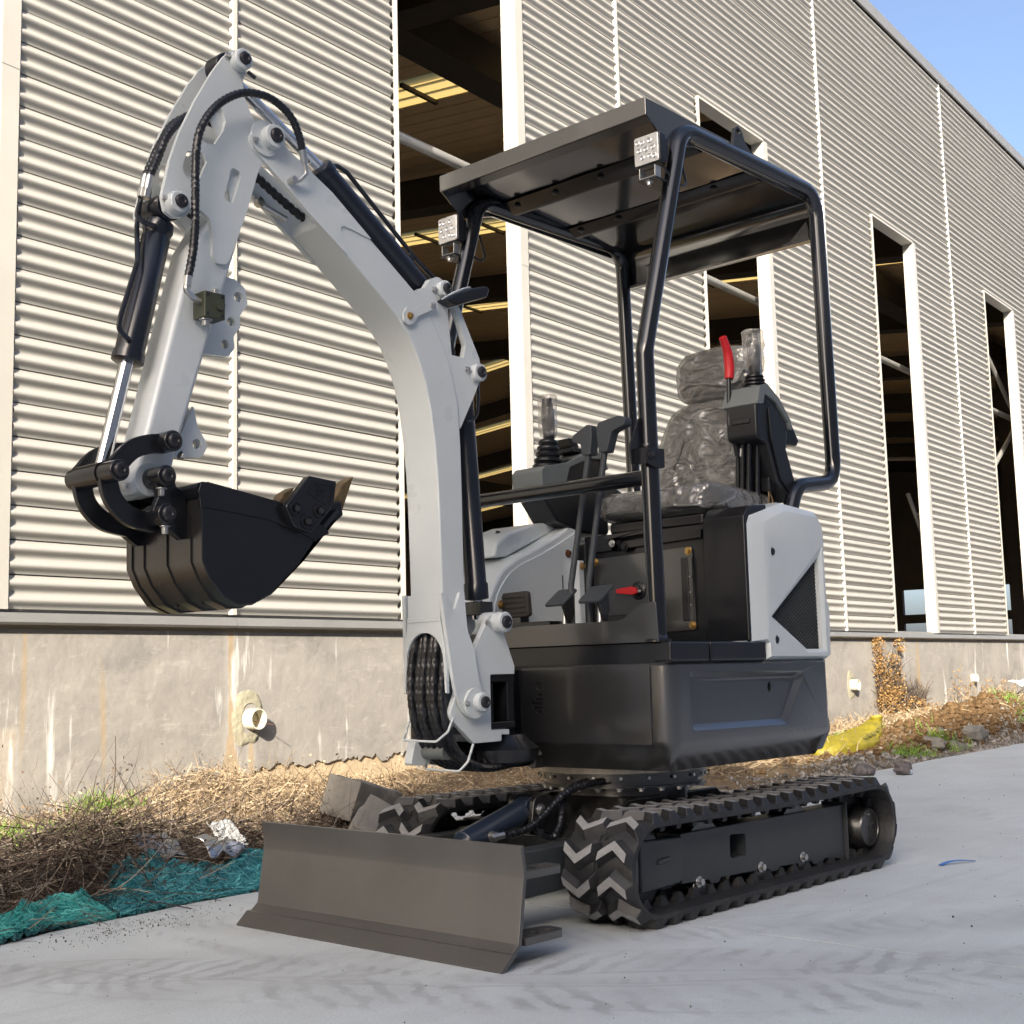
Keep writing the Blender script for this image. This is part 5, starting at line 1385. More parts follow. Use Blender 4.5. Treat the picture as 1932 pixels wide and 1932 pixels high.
for x in (0.07, 0.43):
    MB().prism([(x - 0.05, 2.372), (x - 0.03, 2.345), (x + 0.03, 2.345), (x + 0.05, 2.372)], RY0 + 0.03, RY1 - 0.03, 'X').build('tmp', M['black'], RF) if False else None
    rb = MB()
    y0, y1 = RY0 + 0.03, RY1 - 0.03
    rb.prism([(x - 0.060, 2.368 - 0.03 * x), (x - 0.012, 2.336), (x + 0.012, 2.336), (x + 0.016, 2.372)], y0, y1, 'Y')
    ro_ = rb.build('roof_rib', M['black'], RF, bevel=0.002)
    for yy in (-0.2, 0.02, 0.22, 0.4):
        bolt(ro_, (x - 0.035, yy, 2.3515 - 0.015 * x), (0, 0, -1), 0.009, 'pin', 'bolt', True, 0.003)
ap_o = [(0.455, 2.362), (0.56, 2.360), (0.67, 2.356), (0.725, 2.350), (0.752, 2.338), (0.767, 2.315), (0.771, 2.285), (0.772, 2.20)]
ap_i = [(0.455, 2.368), (0.56, 2.366), (0.67, 2.362), (0.728, 2.356), (0.757, 2.343), (0.773, 2.317), (0.777, 2.285), (0.778, 2.20)]
MB().prism(ap_o + list(reversed(ap_i)), RY0 + 0.016, RY1 - 0.020, 'Y').build('rear_apron', M['panelblack'], RF, smooth=50)
for x in (0.56, 0.66):
    MB().box(x - 0.006, x + 0.006, RY0 + 0.03, RY1 - 0.03, 2.3555 - (x - 0.56) * 0.03, 2.3615 - (x - 0.56) * 0.03).build('pressed_bead', M['panelblack'], RF, bevel=0.002)
MB().box(0.748, 0.7715, RY0 + 0.016, RY1 - 0.020, 2.200, 2.212).build('apron_hem', M['panelblack'], RF, bevel=0.003)
MB().prism(rpoly([(0.195, 2.365), (0.215, 2.45), (0.235, 2.462), (0.255, 2.45), (0.275, 2.415), (0.33, 2.38)], [0, 0.012, 0.012, 0.015, 0.03, 0], 4), -0.407, -0.395, 'Y', holes=[circ(0.234, 2.440, 0.011)]).build('lifting_eye', M['black'], CN, bevel=0.002)

# work lights
def work_light(c, foot):
    wl = empty('work_light', c); wl.parent = CN
    w = 0.049
    MB().prism(rpoly([(-w, -w), (w, -w), (w, w), (-w, w)], 0.010, 5), 0.0, 0.032, 'X').build('lamp_body', M['blackplastic'], wl, bevel=0.004)
    fins = MB()
    for i in range(7):
        fins.box(0.032, 0.050, -0.042 + 0.0135 * i, -0.039 + 0.0135 * i, -0.035, 0.035)
    fo = fins.build('cooling_fins', M['blackplastic'], wl); fo['kind'] = 'stuff'
    ln_ = MB().prism(rpoly([(-0.045, -0.045), (0.045, -0.045), (0.045, 0.045), (-0.045, 0.045)], 0.008, 5), -0.004, 0.0, 'X').build('lens', M['lens'], wl, bevel=0.002)
    flu = MB()
    for i in range(17):
        z = -0.040 + 0.005 * i
        flu.tube([(-0.0042, -0.042, z), (-0.0042, 0.042, z)], 0.0011, 5)
    fl2 = flu.build('lens_flutes', M['lens'], ln_); fl2['kind'] = 'stuff'
    for (y, z) in ((0, 0), (0.026, 0.0), (-0.026, 0), (0.014, 0.024), (-0.014, 0.024), (0.014, -0.024), (-0.014, -0.024), (0.030, 0.026), (-0.03, -0.028)):
        MB().lathe((-0.004, y, z), (-1, 0, 0), [(0, 0.0088), (0.002, 0.0086), (0.0025, 0.0065), (0.0005, 0.0035), (0.002, 0.003)], 14).build('led_reflector', M['chrome'], ln_)
    br = MB()
    br.box(-0.004, 0.026, -0.030, 0.030, -0.092, -0.088)
    br.box(-0.004, 0.026, -0.030, -0.027, -0.088, -0.055)
    br.box(-0.004, 0.026, 0.027, 0.030, -0.088, -0.055)
    br.build('yoke', M['zinc'], wl, bevel=0.0008)
    MB().box(-0.010, foot, -0.034, 0.03, -0.099, -0.0925).build('mount_plate', M['black'], wl, bevel=0.001)
    bolt(wl, (0.004, -0.002, -0.099), (-0.1, 0, -1), 0.008, 'zinc', 'bolt', True, 0.012)
    MB().tube(spline([(0.03, -0.02, -0.03), (0.06, -0.035, -0.07), (0.10, -0.05, -0.10), (0.135, -0.045, -0.08), (0.13, -0.035, -0.02), (0.125, -0.03, 0.0)], 0.008), 0.0042, 8).build('cable', M['hose'], wl)
    return wl
work_light((-0.238, -0.372, 2.252), 0.10)
work_light((-0.215, 0.508, 2.228), 0.07)

# ------------------------------------------------------------------ left-hand rear white panel with its honeycomb grille
WP = empty('engine_panel', (0, 0, 0)); WP.parent = EX
outl = [(0.087, 0.756), (0.166, 0.756), (0.166, 0.6985), (0.545, 0.6985), (0.563, 0.708), (0.574, 0.86), (0.570, 0.885), (0.554, 0.905), (0.553, 1.055), (0.560, 1.075), (0.552, 1.150), (0.515, 1.190), (0.300, 1.203), (0.102, 1.148), (0.087, 1.120)]
tri_h = rpoly([(0.514, 1.040), (0.517, 0.722), (0.402, 0.722), (0.193, 0.834)], [0.004, 0.004, 0.006, 0.012], 3)
inn_ = [(0.168, 0.765), (0.176, 0.755), (0.178, 0.712), (0.535, 0.710), (0.549, 0.716), (0.556, 0.855), (0.553, 0.875), (0.540, 0.895), (0.537, 1.060), (0.541, 1.080), (0.535, 1.138), (0.505, 1.166), (0.305, 1.172), (0.185, 1.132), (0.170, 1.115)]
wb = MB()
n_ = len(outl)
ring_b = [(x, -0.300, z) for x, z in outl]
ring_0 = [(x, -0.440, z) for x, z in outl]
ring_1 = [(x + (xi - x) * 0.12, -0.452, z + (zi - z) * 0.12) for (x, z), (xi, zi) in zip(outl, inn_)]
ring_2 = [(x + (xi - x) * 0.9, -0.4685, z + (zi - z) * 0.9) for (x, z), (xi, zi) in zip(outl, inn_)]
ring_3 = [(xi, -0.470, zi) for xi, zi in inn_]
rings = [ring_b, ring_0, ring_1, ring_2, ring_3]
vs = [p for r in rings for p in r]
fs = [(j * n_ + i, j * n_ + (i + 1) % n_, (j + 1) * n_ + (i + 1) % n_, (j + 1) * n_ + i) for j in range(4) for i in range(n_)]
fs.append(tuple(range(n_)))
wb.add(vs, fs)
rimo = [(0.5265, 1.074), (0.527, 0.722), (0.402, 0.722), (0.184, 0.834)]
rimi = [(0.512, 1.036), (0.514, 0.733), (0.408, 0.733), (0.203, 0.835)]
holes2 = [circ(0.215, 1.038, 0.0105, 16, 0.014), circ(0.217, 0.762, 0.0105, 16, 0.014)]
polys = [inn_, rimo] + holes2
tri = tessellate_polygon([[Vector((x, z, 0)) for x, z in pl_] for pl_ in polys])
wb.add([(x, -0.470, z) for pl_ in polys for x, z in pl_], [tuple(t) for t in tri])
wb.add([(x, -0.470, z) for x, z in rimo] + [(x, -0.462, z) for x, z in rimi] + [(x, -0.445, z) for x, z in rimi], [(i, (i + 1) % 4, 4 + (i + 1) % 4, 4 + i) for i in range(4)] + [(4 + i, 4 + (i + 1) % 4, 8 + (i + 1) % 4, 8 + i) for i in range(4)])
for hl in holes2:
    m_ = len(hl)
    wb.add([(x, -0.470, z) for x, z in hl] + [(x, -0.455, z) for x, z in hl], [(i, (i + 1) % m_, m_ + (i + 1) % m_, m_ + i) for i in range(m_)])
po = wb.build('panel', M['white'], WP, smooth=0)
bmx = bmesh.new(); bmx.from_mesh(po.data); bmesh.ops.remove_doubles(bmx, verts=bmx.verts, dist=0.0002); bmesh.ops.recalc_face_normals(bmx, faces=bmx.faces)
bmx.to_mesh(po.data); bmx.free()
po.data.polygons.foreach_set('use_smooth', [True] * len(po.data.polygons)); po.data.set_sharp_from_angle(angle=radians(24))
bv = po.modifiers.new('bevel', 'BEVEL'); bv.width = 0.004; bv.segments = 3; bv.limit_method = 'ANGLE'; bv.angle_limit = radians(24); bv.harden_normals = True
MB().box(0.19, 0.54, -0.442, -0.435, 0.72, 1.05).build('grille_backing', M['pin'], WP)
for z in (1.038, 0.762):
    MB().lathe((0.216, -0.466, z), (0, -1, 0), [(0, 0.011), (0.0052, 0.011), (0.0055, 0.0085), (0.003, 0.008)], 20).build('dark_hole_disc', M['pin'], WP)  # dark discs painted in for the shade inside the bolt holes
gr = MB()
def inside(x, z):
    P_ = rimi
    s_ = [(P_[(i + 1) % 4][0] - P_[i][0]) * (z - P_[i][1]) - (P_[(i + 1) % 4][1] - P_[i][1]) * (x - P_[i][0]) for i in range(4)]
    return all(v < 0 for v in s_) or all(v > 0 for v in s_)
R_h = 0.0072
for i in range(60):
    for j in range(60):
        x = 0.19 + i * R_h * 1.5; z = 0.72 + (j + 0.5 * (i % 2)) * R_h * sqrt(3)
        if not inside(x, z): continue
        hx = [(x + R_h * cos(pi * a / 3), z + R_h * sin(pi * a / 3)) for a in range(6)]
        hi = [(x + R_h * 0.74 * cos(pi * a / 3), z + R_h * 0.74 * sin(pi * a / 3)) for a in range(6)]
        gr.add([(a, -0.4485, c) for a, c in hx] + [(a, -0.450, c) for a, c in hi] + [(a, -0.4445, c) for a, c in hi],
               [(a, (a + 1) % 6, 6 + (a + 1) % 6, 6 + a) for a in range(6)] + [(6 + a, 6 + (a + 1) % 6, 12 + (a + 1) % 6, 12 + a) for a in range(6)])
go = gr.build('honeycomb_grille', M['frame'], WP, smooth=0)
MB().box(0.305, 0.32, -0.447, -0.443, 0.925, 0.945).build('grille_clip', M['white'], WP)
# engine bay closing sheets behind
MB().box(0.22, 0.52, -0.30, 0.42, 0.757, 1.13).build('engine_cover', M['black'], EX, bevel=0.01)

# ------------------------------------------------------------------ seat under its plastic film
def blob(c, half, ex, nu, nv, disp=None, shape=None, rot=0.0):
    """superellipsoid cushion; half sizes along x, y, z; rot tilts it about y"""
    b = MB()
    vs = []
    sp_ = lambda a, e: (abs(a) ** e) * (1 if a >= 0 else -1)
    R = Matrix.Rotation(rot, 3, 'Y')
    for i in range(nu + 1):
        u = -pi / 2 + pi * i / nu
        for j in range(nv):
            v = 2 * pi * j / nv
            d = Vector((sp_(cos(u), ex[0]) * sp_(cos(v), ex[1]), sp_(cos(u), ex[0]) * sp_(sin(v), ex[1]), sp_(sin(u), ex[0])))
            p = Vector((d.x * half[0], d.y * half[1], d.z * half[2]))
            if shape: p = shape(p, d)
            if disp:
                nrm = Vector((d.x / half[0], d.y / half[1], d.z / half[2])).normalized()
                p = p + nrm * disp(p)
            vs.append(R @ p + Vector(c))
    fs = [(i * nv + j, i * nv + (j + 1) % nv, (i + 1) * nv + (j + 1) % nv, (i + 1) * nv + j) for i in range(nu) for j in range(nv)]
    b.add(vs, fs)
    return b
def wrinkle(seed, amp, f):
    off = Vector((seed * 3.1, seed * 1.7, seed))
    def fn(p):
        q = p * f + off
        w = noise.noise(q * 0.6) * 1.5
        r1 = 1 - abs(noise.noise(q + Vector((w, w, 0))))
        r2 = 1 - abs(noise.noise(q * 2.3 + Vector((0, w, w))))
        return amp * (r1 ** 5 * 1.4 + 0.7 * r2 ** 5 - 0.4 + 0.4 * noise.noise(q * 0.4))
    return fn
ST = empty('driver_seat', (0, 0, 0)); ST.parent = EX
def taper(p, d):
    k_ = 1.0 - 0.22 * max(0, (p.z / 0.21))
    dish = 0.016 * (1 - (d.y * d.y)) * (1 if d.x < 0 else 0)
    return Vector((p.x + dish, p.y * k_, p.z))
def dishc(p, d):
    return Vector((p.x, p.y, p.z - 0.014 * (1 - d.y * d.y) * (1 if d.z > 0 else 0)))
parts = (('cushion', (0.325, -0.088, 1.218), (0.235, 0.238, 0.052), (0.45, 0.35), dishc, 0.06, 1), ('backrest', (0.515, -0.088, 1.438), (0.065, 0.230, 0.190), (0.5, 0.5), taper, 0.14, 2), ('headrest', (0.545, -0.088, 1.715), (0.062, 0.148, 0.088), (0.5, 0.5), None, 0.10, 3))
for nm, c, hf, ex, shp, rt, sd in parts:
    blob(c, hf, ex, 24, 40, wrinkle(sd, 0.002, 9), shp, rt).build(nm, M['vinyl'], ST, smooth=80)
    film = blob(c, [h + 0.007 for h in hf], ex, 110, 170, wrinkle(sd + 5, 0.0035, 9), shp, rt).build(nm + '_film', M['film'], ST, smooth=80)
MB().box(0.12, 0.54, -0.28, 0.10, 1.135, 1.175).build('seat_base', M['black'], ST, bevel=0.01)
MB().cyl((0.535, -0.15, 1.60), (0.545, -0.15, 1.66), 0.01, n=10).cyl((0.535, -0.02, 1.60), (0.545, -0.02, 1.66), 0.01, n=10).build('headrest_posts', M['matt'], ST)
MB().tube([(0.455, 0.01, 1.49), (0.452, 0.03, 1.43), (0.44, 0.055, 1.385)], 0.002, 6).build('seam', M['pin'], ST)

# ------------------------------------------------------------------ control consoles
def gaiter(parent, p0, d, h, r0, r1, folds, film_only=False):
    pr = []
    for i in range(folds):
        f = i / folds; r = r0 + (r1 - r0) * f
        pr += [(h * f, r * 0.86), (h * (f + 0.25 / folds), r), (h * (f + 0.6 / folds), r), (h * (f + 0.85 / folds), r * 0.84)]
    pr.append((h, r1 * 0.7))
    return MB().lathe(p0, d, pr, 24).build('gaiter', M['blackplastic'], parent, smooth=50)
def joystick(parent, p0, p1, sd, bag):
    js = empty('joystick', (0, 0, 0)); js.parent = parent
    p0, p1 = Vector(p0), Vector(p1); d = (p1 - p0)
    MB().tube(spline([p0, p0.lerp(p1, 0.4), p0.lerp(p1, 0.85), p1], 0.01), [0.017 + 0.006 * sin(pi * min(1, i / 14)) for i in range(60)], 16).build('grip', M['blackplastic'], js, smooth=60)
    # loose bag pulled over it
    nn, mm = 60, 48; vs = []
    a = d.normalized().orthogonal().normalized(); b_ = d.normalized().cross(a)
    wr = wrinkle(sd, 0.006, 16)
    for i in range(nn + 1):
        f = i / nn
        r = 0.0245 + 0.006 * sin(pi * f) + bag * max(0, f - 0.55) - 0.010 * math.exp(-((f - 0.05) / 0.05) ** 2)
        if f > 0.96: r *= max(0.0, (1 - f) / 0.04) ** 0.5
        for j in range(mm):
            t = 2 * pi * j / mm
            u = a * cos(t) + b_ * sin(t)
            p = p0 + d * (f * 1.10) + u * r
            p += u * wr(Vector((p.x, p.y, p.z * 0.45)))
            vs.append(p)
    fb = MB().add(vs, [(i * mm + j, i * mm + (j + 1) % mm, (i + 1) * mm + (j + 1) % mm, (i + 1) * mm + j) for i in range(nn) for j in range(mm)])
    fb.build('bag_film', M['bagfilm'], js, smooth=80)
    return js
# near console (operator's left)
LC = empty('left_console', (0, 0, 0)); LC.parent = EX
body = rpoly([(0.300, 1.425), (0.300, 1.540), (0.335, 1.585), (0.420, 1.555), (0.490, 1.495), (0.497, 1.475), (0.478, 1.390), (0.545, 1.262), (0.525, 1.232), (0.490, 1.225), (0.415, 1.285), (0.36, 1.41)], [0.02, 0.01, 0.02, 0.02, 0.02, 0.01, 0.03, 0.015, 0.015, 0.015, 0.03, 0.01], 4)
MB().prism(body, -0.385, -0.265, 'Y').build('console_body', M['blackplastic'], LC, bevel=0.010, seg=3)
cap_ = rpoly([(0.295, 1.535), (0.320, 1.600), (0.365, 1.612), (0.440, 1.570), (0.506, 1.505), (0.512, 1.47), (0.498, 1.475), (0.490, 1.495), (0.420, 1.553), (0.345, 1.575), (0.335, 1.54)], [0.006, 0.012, 0.012, 0.02, 0.012, 0.003, 0.003, 0.01, 0.02, 0.01, 0.006], 4)
MB().prism(cap_, -0.392, -0.255, 'Y').build('console_cap', M['greyplastic'], LC, bevel=0.008, seg=3)
MB().prism(rpoly([(0.365, 1.535), (0.420, 1.525), (0.470, 1.475), (0.462, 1.40), (0.525, 1.262), (0.497, 1.240), (0.425, 1.295), (0.372, 1.43)], 0.012, 4), -0.393, -0.386, 'Y').build('side_inlay', M['blackplastic'], LC, bevel=0.002)
for (x, z) in ((0.365, 1.548), (0.512, 1.252)):
    bolt(LC, (x, -0.386, z), (0, -1, 0), 0.005, 'pin', 'screw', False, 0.003)
MB().box(0.294, 0.302, -0.36, -0.29, 1.475, 1.492).build('finger_recess', M['pin'], LC, bevel=0.004)
MB().prism(rpoly([(0.50, 1.548), (0.535, 1.55), (0.615, 1.45), (0.60, 1.432), (0.535, 1.430), (0.50, 1.47)], 0.012, 4), -0.36, -0.27, 'Y').build('arm_rest', M['blackplastic'], LC, bevel=0.01, seg=3)
gaiter(LC, (0.395, -0.325, 1.592), Vector((0.02, 0.0, 1)), 0.065, 0.046, 0.028, 5)
joystick(LC, (0.400, -0.325, 1.652), (0.402, -0.322, 1.80), 11, 0.02)
fl = MB()
# flap of film sticking out behind the near joystick
vs = []
for i in range(9):
    for j in range(7):
        x = 0.415 + 0.075 * i / 8; z = 1.74 + 0.055 * (j / 6 - 0.5) * (1 - 0.55 * i / 8) - 0.02 * (i / 8)
        vs.append((x, -0.322 + 0.012 * noise.noise(Vector((x * 30, z * 30, 5))), z))
fl.add(vs, [(i * 7 + j, i * 7 + j + 1, (i + 1) * 7 + j + 1, (i + 1) * 7 + j) for i in range(8) for j in range(6)])
fl.build('film_flap', M['bagfilm'], LC, smooth=80)
RL = empty('safety_lever', (0, 0, 0)); RL.parent = EX
MB().tube(fillet([(0.345, -0.275, 1.38), (0.335, -0.275, 1.425), (0.305, -0.275, 1.475), (0.318, -0.275, 1.665)], 0.03, 5), 0.0082, 12).build('lever_rod', M['blackplastic'], RL)
MB().tube(spline([(0.318, -0.275, 1.640), (0.322, -0.275, 1.68), (0.317, -0.275, 1.725), (0.300, -0.276, 1.757), (0.286, -0.277, 1.778)], 0.004), [0.0145 + 0.0012 * (i % 2) + 0.002 * sin(i * 0.12) for i in range(80)], 16).build('red_grip', M['red'], RL, smooth=60)
for i, (dy, dx, lab) in enumerate(((0.0, 0.0, 0), (0.03, 0.015, 1), (0.045, 0.005, 1), (-0.02, 0.02, 0), (0.012, 0.03, 0), (0.024, 0.0, 1))):
    y = -0.325 + dy; x = 0.345 + dx
    hz = MB().tube(spline([(x, y, 1.44 + 0.004 * i), (x + 0.008, y + 0.012, 1.33), (x + 0.012, y + 0.018, 1.26), (x + 0.02, y + 0.012, 1.19), (x + 0.02, y, 1.14)], 0.01), 0.0085, 10).build('pilot_hose', M['blackplastic'], LC)
    if lab: MB().cyl((x + 0.004, y + 0.006, 1.405), (x + 0.006, y + 0.01, 1.378), 0.0092, n=12).build('hose_tag', M['lens'], hz)
MB().box(0.40, 0.43, -0.36, -0.33, 1.26, 1.305).build('connector', M['blackplastic'], LC, bevel=0.003)
MB().tube(spline([(0.41, -0.35, 1.262), (0.405, -0.352, 1.22), (0.395, -0.35, 1.18)], 0.01), 0.003, 6).tube(spline([(0.425, -0.345, 1.262), (0.43, -0.352, 1.22), (0.42, -0.35, 1.18)], 0.01), 0.003, 6).build('wire', M['tooth'], LC)
MB().box(0.33, 0.50, -0.37, -0.30, 1.13, 1.19).build('console_foot', M['black'], LC, bevel=0.006)
MB().cyl((0.355, -0.30, 1.13), (0.355, -0.30, 1.225), 0.035, n=20).build('hose_sleeve', M['vinyl'], LC)
# far console (operator's right)
RC = empty('right_console', (0, 0, 0)); RC.parent = EX
MB().prism(rpoly([(-0.108, 1.292), (-0.100, 1.257), (-0.030, 1.180), (0.10, 1.15), (0.25, 1.15), (0.24, 1.38), (0.21, 1.43), (0.135, 1.43), (0.02, 1.39), (-0.09, 1.345)], [0.01, 0.02, 0.03, 0, 0.02, 0.02, 0.02, 0.02, 0.02, 0.01], 4), 0.200, 0.315, 'Y').build('console_body', M['blackplastic'], RC, bevel=0.010, seg=3)
MB().prism(rpoly([(-0.115, 1.29), (-0.118, 1.345), (-0.10, 1.362), (0.02, 1.385), (0.135, 1.437), (0.212, 1.438), (0.245, 1.385), (0.238, 1.38), (0.205, 1.415), (0.14, 1.41), (0.03, 1.37), (0.0, 1.29)], [0.01, 0.012, 0.012, 0.02, 0.02, 0.02, 0.004, 0.004, 0.015, 0.015, 0.015, 0.01], 4), 0.190, 0.325, 'Y').build('console_cap', M['greyplastic'], RC, bevel=0.009, seg=3)
gaiter(RC, (-0.012, 0.255, 1.365), Vector((0.05, -0.02, 1)), 0.105, 0.052, 0.030, 5)
joystick(RC, (-0.002, 0.252, 1.462), (-0.012, 0.250, 1.612), 17, 0.012)
MB().box(0.075, 0.155, 0.21, 0.30, 1.432, 1.447).build('switch_panel', M['blackplastic'], RC, bevel=0.003)
MB().prism(rpoly([(0.085, 1.485), (0.13, 1.485), (0.145, 1.455), (0.10, 1.448)], 0.006, 3), 0.24, 0.31, 'Y').build('throttle_knob', M['blackplastic'], RC, bevel=0.006)
MB().prism([(0.20, 1.36), (0.36, 1.31), (0.36, 1.27), (0.2, 1.25)], 0.21, 0.30, 'Y').build('arm_rest', M['blackplastic'], RC, bevel=0.01)
# ------------------------------------------------------------------ the waste strip: weeds, brush, nets, rubble
def island_material(name, cols, rough=0.85, noise_var=True, trans=0.0):
    mt = bpy.data.materials.new(name); mt.use_nodes = True
    N, L, bs = nodes_of(mt)
    bs.inputs['Roughness'].default_value = rough; bs.inputs['Specular IOR Level'].default_value = 0.2
    gi = N.new('ShaderNodeNewGeometry')
    rp = N.new('ShaderNodeValToRGB'); rp.color_ramp.interpolation = 'LINEAR'
    e = rp.color_ramp.elements
    e[0].position = 0.0; e[0].color = (*cols[0], 1); e[1].position = 1.0; e[1].color = (*cols[-1], 1)
    for i, c in enumerate(cols[1:-1]):
        q = e.new((i + 1) / (len(cols) - 1)); q.color = (*c, 1)
    L.new(gi.outputs['Random Per Island'], rp.inputs[0]); L.new(rp.outputs[0], bs.inputs['Base Color'])
    return mt
M['straw'] = island_material('dry_straw', [(0.11, 0.075, 0.045), (0.25, 0.18, 0.11), (0.37, 0.285, 0.185), (0.46, 0.375, 0.26), (0.17, 0.12, 0.07)])
M['brush'] = island_material('dead_brush', [(0.018, 0.012, 0.010), (0.05, 0.035, 0.027), (0.16, 0.125, 0.10), (0.03, 0.02, 0.016), (0.33, 0.285, 0.235)])  # darkest tones carry the shade on the heap
M['vine'] = island_material('dry_vine_leaf', [(0.16, 0.085, 0.03), (0.32, 0.19, 0.07), (0.42, 0.27, 0.115), (0.24, 0.13, 0.045)])
M['grass'] = island_material('green_grass', [(0.08, 0.15, 0.025), (0.15, 0.27, 0.045), (0.26, 0.38, 0.08)])
M['net'] = island_material('teal_net', [(0.02, 0.18, 0.17), (0.06, 0.40, 0.37), (0.20, 0.70, 0.62), (0.03, 0.27, 0.28)], 0.55)
M['net2'] = island_material('blue_green_net', [(0.015, 0.11, 0.13), (0.05, 0.28, 0.31), (0.18, 0.55, 0.58), (0.03, 0.20, 0.26)], 0.55)
M['netbase'] = mat('net_folds', (0.012, 0.08, 0.085), 0.7, 0, 0.5, 30)
M['gravel'] = island_material('gravel', [(0.15, 0.14, 0.13), (0.28, 0.265, 0.24), (0.40, 0.38, 0.35), (0.22, 0.20, 0.17), (0.10, 0.097, 0.093)], 0.9)
M['clod'] = mat('earth_clods', (0.13, 0.082, 0.042), 0.95, 0, 0.4, 18, bump=0.8, bscale=60, spec=0.1)
M['rubble'] = mat('broken_concrete', (0.21, 0.20, 0.18), 0.9, 0, 0.2, 12, bump=0.6, bscale=45, dust=0.4, dustcol=(0.22, 0.18, 0.13), spec=0.2)
M['foil'] = mat('silver_foil', (0.45, 0.46, 0.47), 0.28, 0.8, 0.1, 12)
M['whitefilm'] = mat('white_plastic', (0.55, 0.56, 0.55), 0.4, 0, 0.1, 8)
M['pvc'] = mat('pvc_pipe', (0.72, 0.69, 0.58), 0.35, 0, 0.04, 6)
M['pvcin'] = mat('pvc_inside', (0.35, 0.31, 0.20), 0.6)
M['mortar'] = mat('mortar', (0.36, 0.34, 0.255), 0.95, 0, 0.2, 14, bump=0.7, bscale=30, spec=0.1)
M['render_base'] = mat('sandy_base', (0.40, 0.31, 0.20), 0.95, 0, 0.15, 8, bump=0.4, bscale=40, spec=0.1)
M['bag'] = mat('yellow_woven_sack', (0.24, 0.20, 0.012), 0.55, 0, 0.12, 7, bump=0.35, bscale=160, dust=0.25, dustcol=(0.30, 0.27, 0.08), dscale=9)
M['print'] = mat('sack_print', (0.16, 0.14, 0.03), 0.7)
M['cloth'] = mat('grey_rag', (0.15, 0.135, 0.135), 0.95, 0, 0.35, 30, bump=0.6, bscale=90, spec=0.1)
M['clothblue'] = mat('white_blue_rag', (0.45, 0.52, 0.60), 0.9, 0, 0.25, 40)
M['bluestrip'] = mat('blue_strap', (0.02, 0.15, 0.48), 0.45)

def ribbon(b, p, d, length, w, bend, seg=4, sag=0.0, r=rng):
    """thin stem as a bent ribbon"""
    p = Vector(p); d = Vector(d).normalized()
    side = d.cross(Vector((r.uniform(-1, 1), r.uniform(-1, 1), r.uniform(-1, 1))))
    side = side.normalized() if side.length > 1e-4 else d.orthogonal().normalized()
    curl = Vector((r.gauss(0, bend), r.gauss(0, bend), r.gauss(0, bend) - sag))
    vs = []
    st = length / seg
    for i in range(seg + 1):
        ww = w * (1 - 0.55 * i / seg)
        vs += [p - side * ww, p + side * ww]
        d = (d + curl / seg).normalized()
        p = p + d * st
    b.add(vs, [(2 * i, 2 * i + 1, 2 * i + 3, 2 * i + 2) for i in range(seg)])
    return p
def leaf(b, p, size, r=rng):
    p = Vector(p)
    a = Vector((r.uniform(-1, 1), r.uniform(-1, 1), r.uniform(-1, 1))).normalized()
    c = a.orthogonal().normalized(); n_ = a.cross(c)
    q = [p - a * size, p + c * size * 0.55 + n_ * size * 0.3, p + a * size, p - c * size * 0.55 + n_ * size * 0.35]
    b.add(q, [(0, 1, 2), (0, 2, 3)])

# dry straw weeds
b = MB(); r = random.Random(11)
def straw_density(s, n):
    g = lambda cs, cn, rs, rn: math.exp(-((s - cs) / rs) ** 2 - ((n - cn) / rn) ** 2)
    base = 0.55 * min(1, max(0, (n - 1.35) / 0.4))
    return base + 1.6 * g(0.4, 2.25, 0.5, 0.4) + 0.7 * g(-1.2, 2.0, 0.8, 0.4)
def mound(s, n):
    g = lambda cs, cn, rs, rn, a: a * math.exp(-((s - cs) / rs) ** 2 - ((n - cn) / rn) ** 2)
    return g(0.42, 2.35, 0.42, 0.32, 0.075) + g(9.2, 2.3, 1.0, 0.35, 0.08)
for zone, count in (((-2.6, 1.6, 1.25, 2.5), 12000), ((1.6, 4.0, 1.2, 2.5), 2600), ((3.8, 14.0, 1.35, 2.5), 11000)):
    k = 0
    while k < count:
        s, n = r.uniform(zone[0], zone[1]), r.uniform(zone[2], zone[3])
        if r.random() > straw_density(s, n): continue
        k += 1
        far = s > 3
        z = h_soil(s, n) + mound(s, n) * r.uniform(0.0, 1.0)
        d = Vector((r.gauss(0, 1), r.gauss(0, 1), abs(r.gauss(0.10 if s < -0.25 else 0.22, 0.25))))
        p = SN(s, min(n, 2.47), z)
        L_ = r.uniform(0.05, 0.19)
        q = ribbon(b, p, d, L_, r.uniform(0.0011, 0.0026) * (1.7 if far else 1), 0.9, 4, 0.55, r)
        for _ in range(1):
            leaf(b, p.lerp(q, r.uniform(0.2, 1.0)) + Vector((r.gauss(0, 0.012), r.gauss(0, 0.012), r.gauss(0.003, 0.008))), r.uniform(0.004, 0.011) * (1.4 if far else 1), r)
# keep the straw out of the wall
b.v = [(p if (Vector(p).dot(WN) < 2.485) else tuple(Vector(p) - WN * (Vector(p).dot(WN) - 2.485))) for p in b.v]
tag(b.build('dry_weeds', M['straw'], None, smooth=0), 'dry straw coloured weeds matted along the foot of the warehouse plinth', 'dry weeds', kind='stuff')

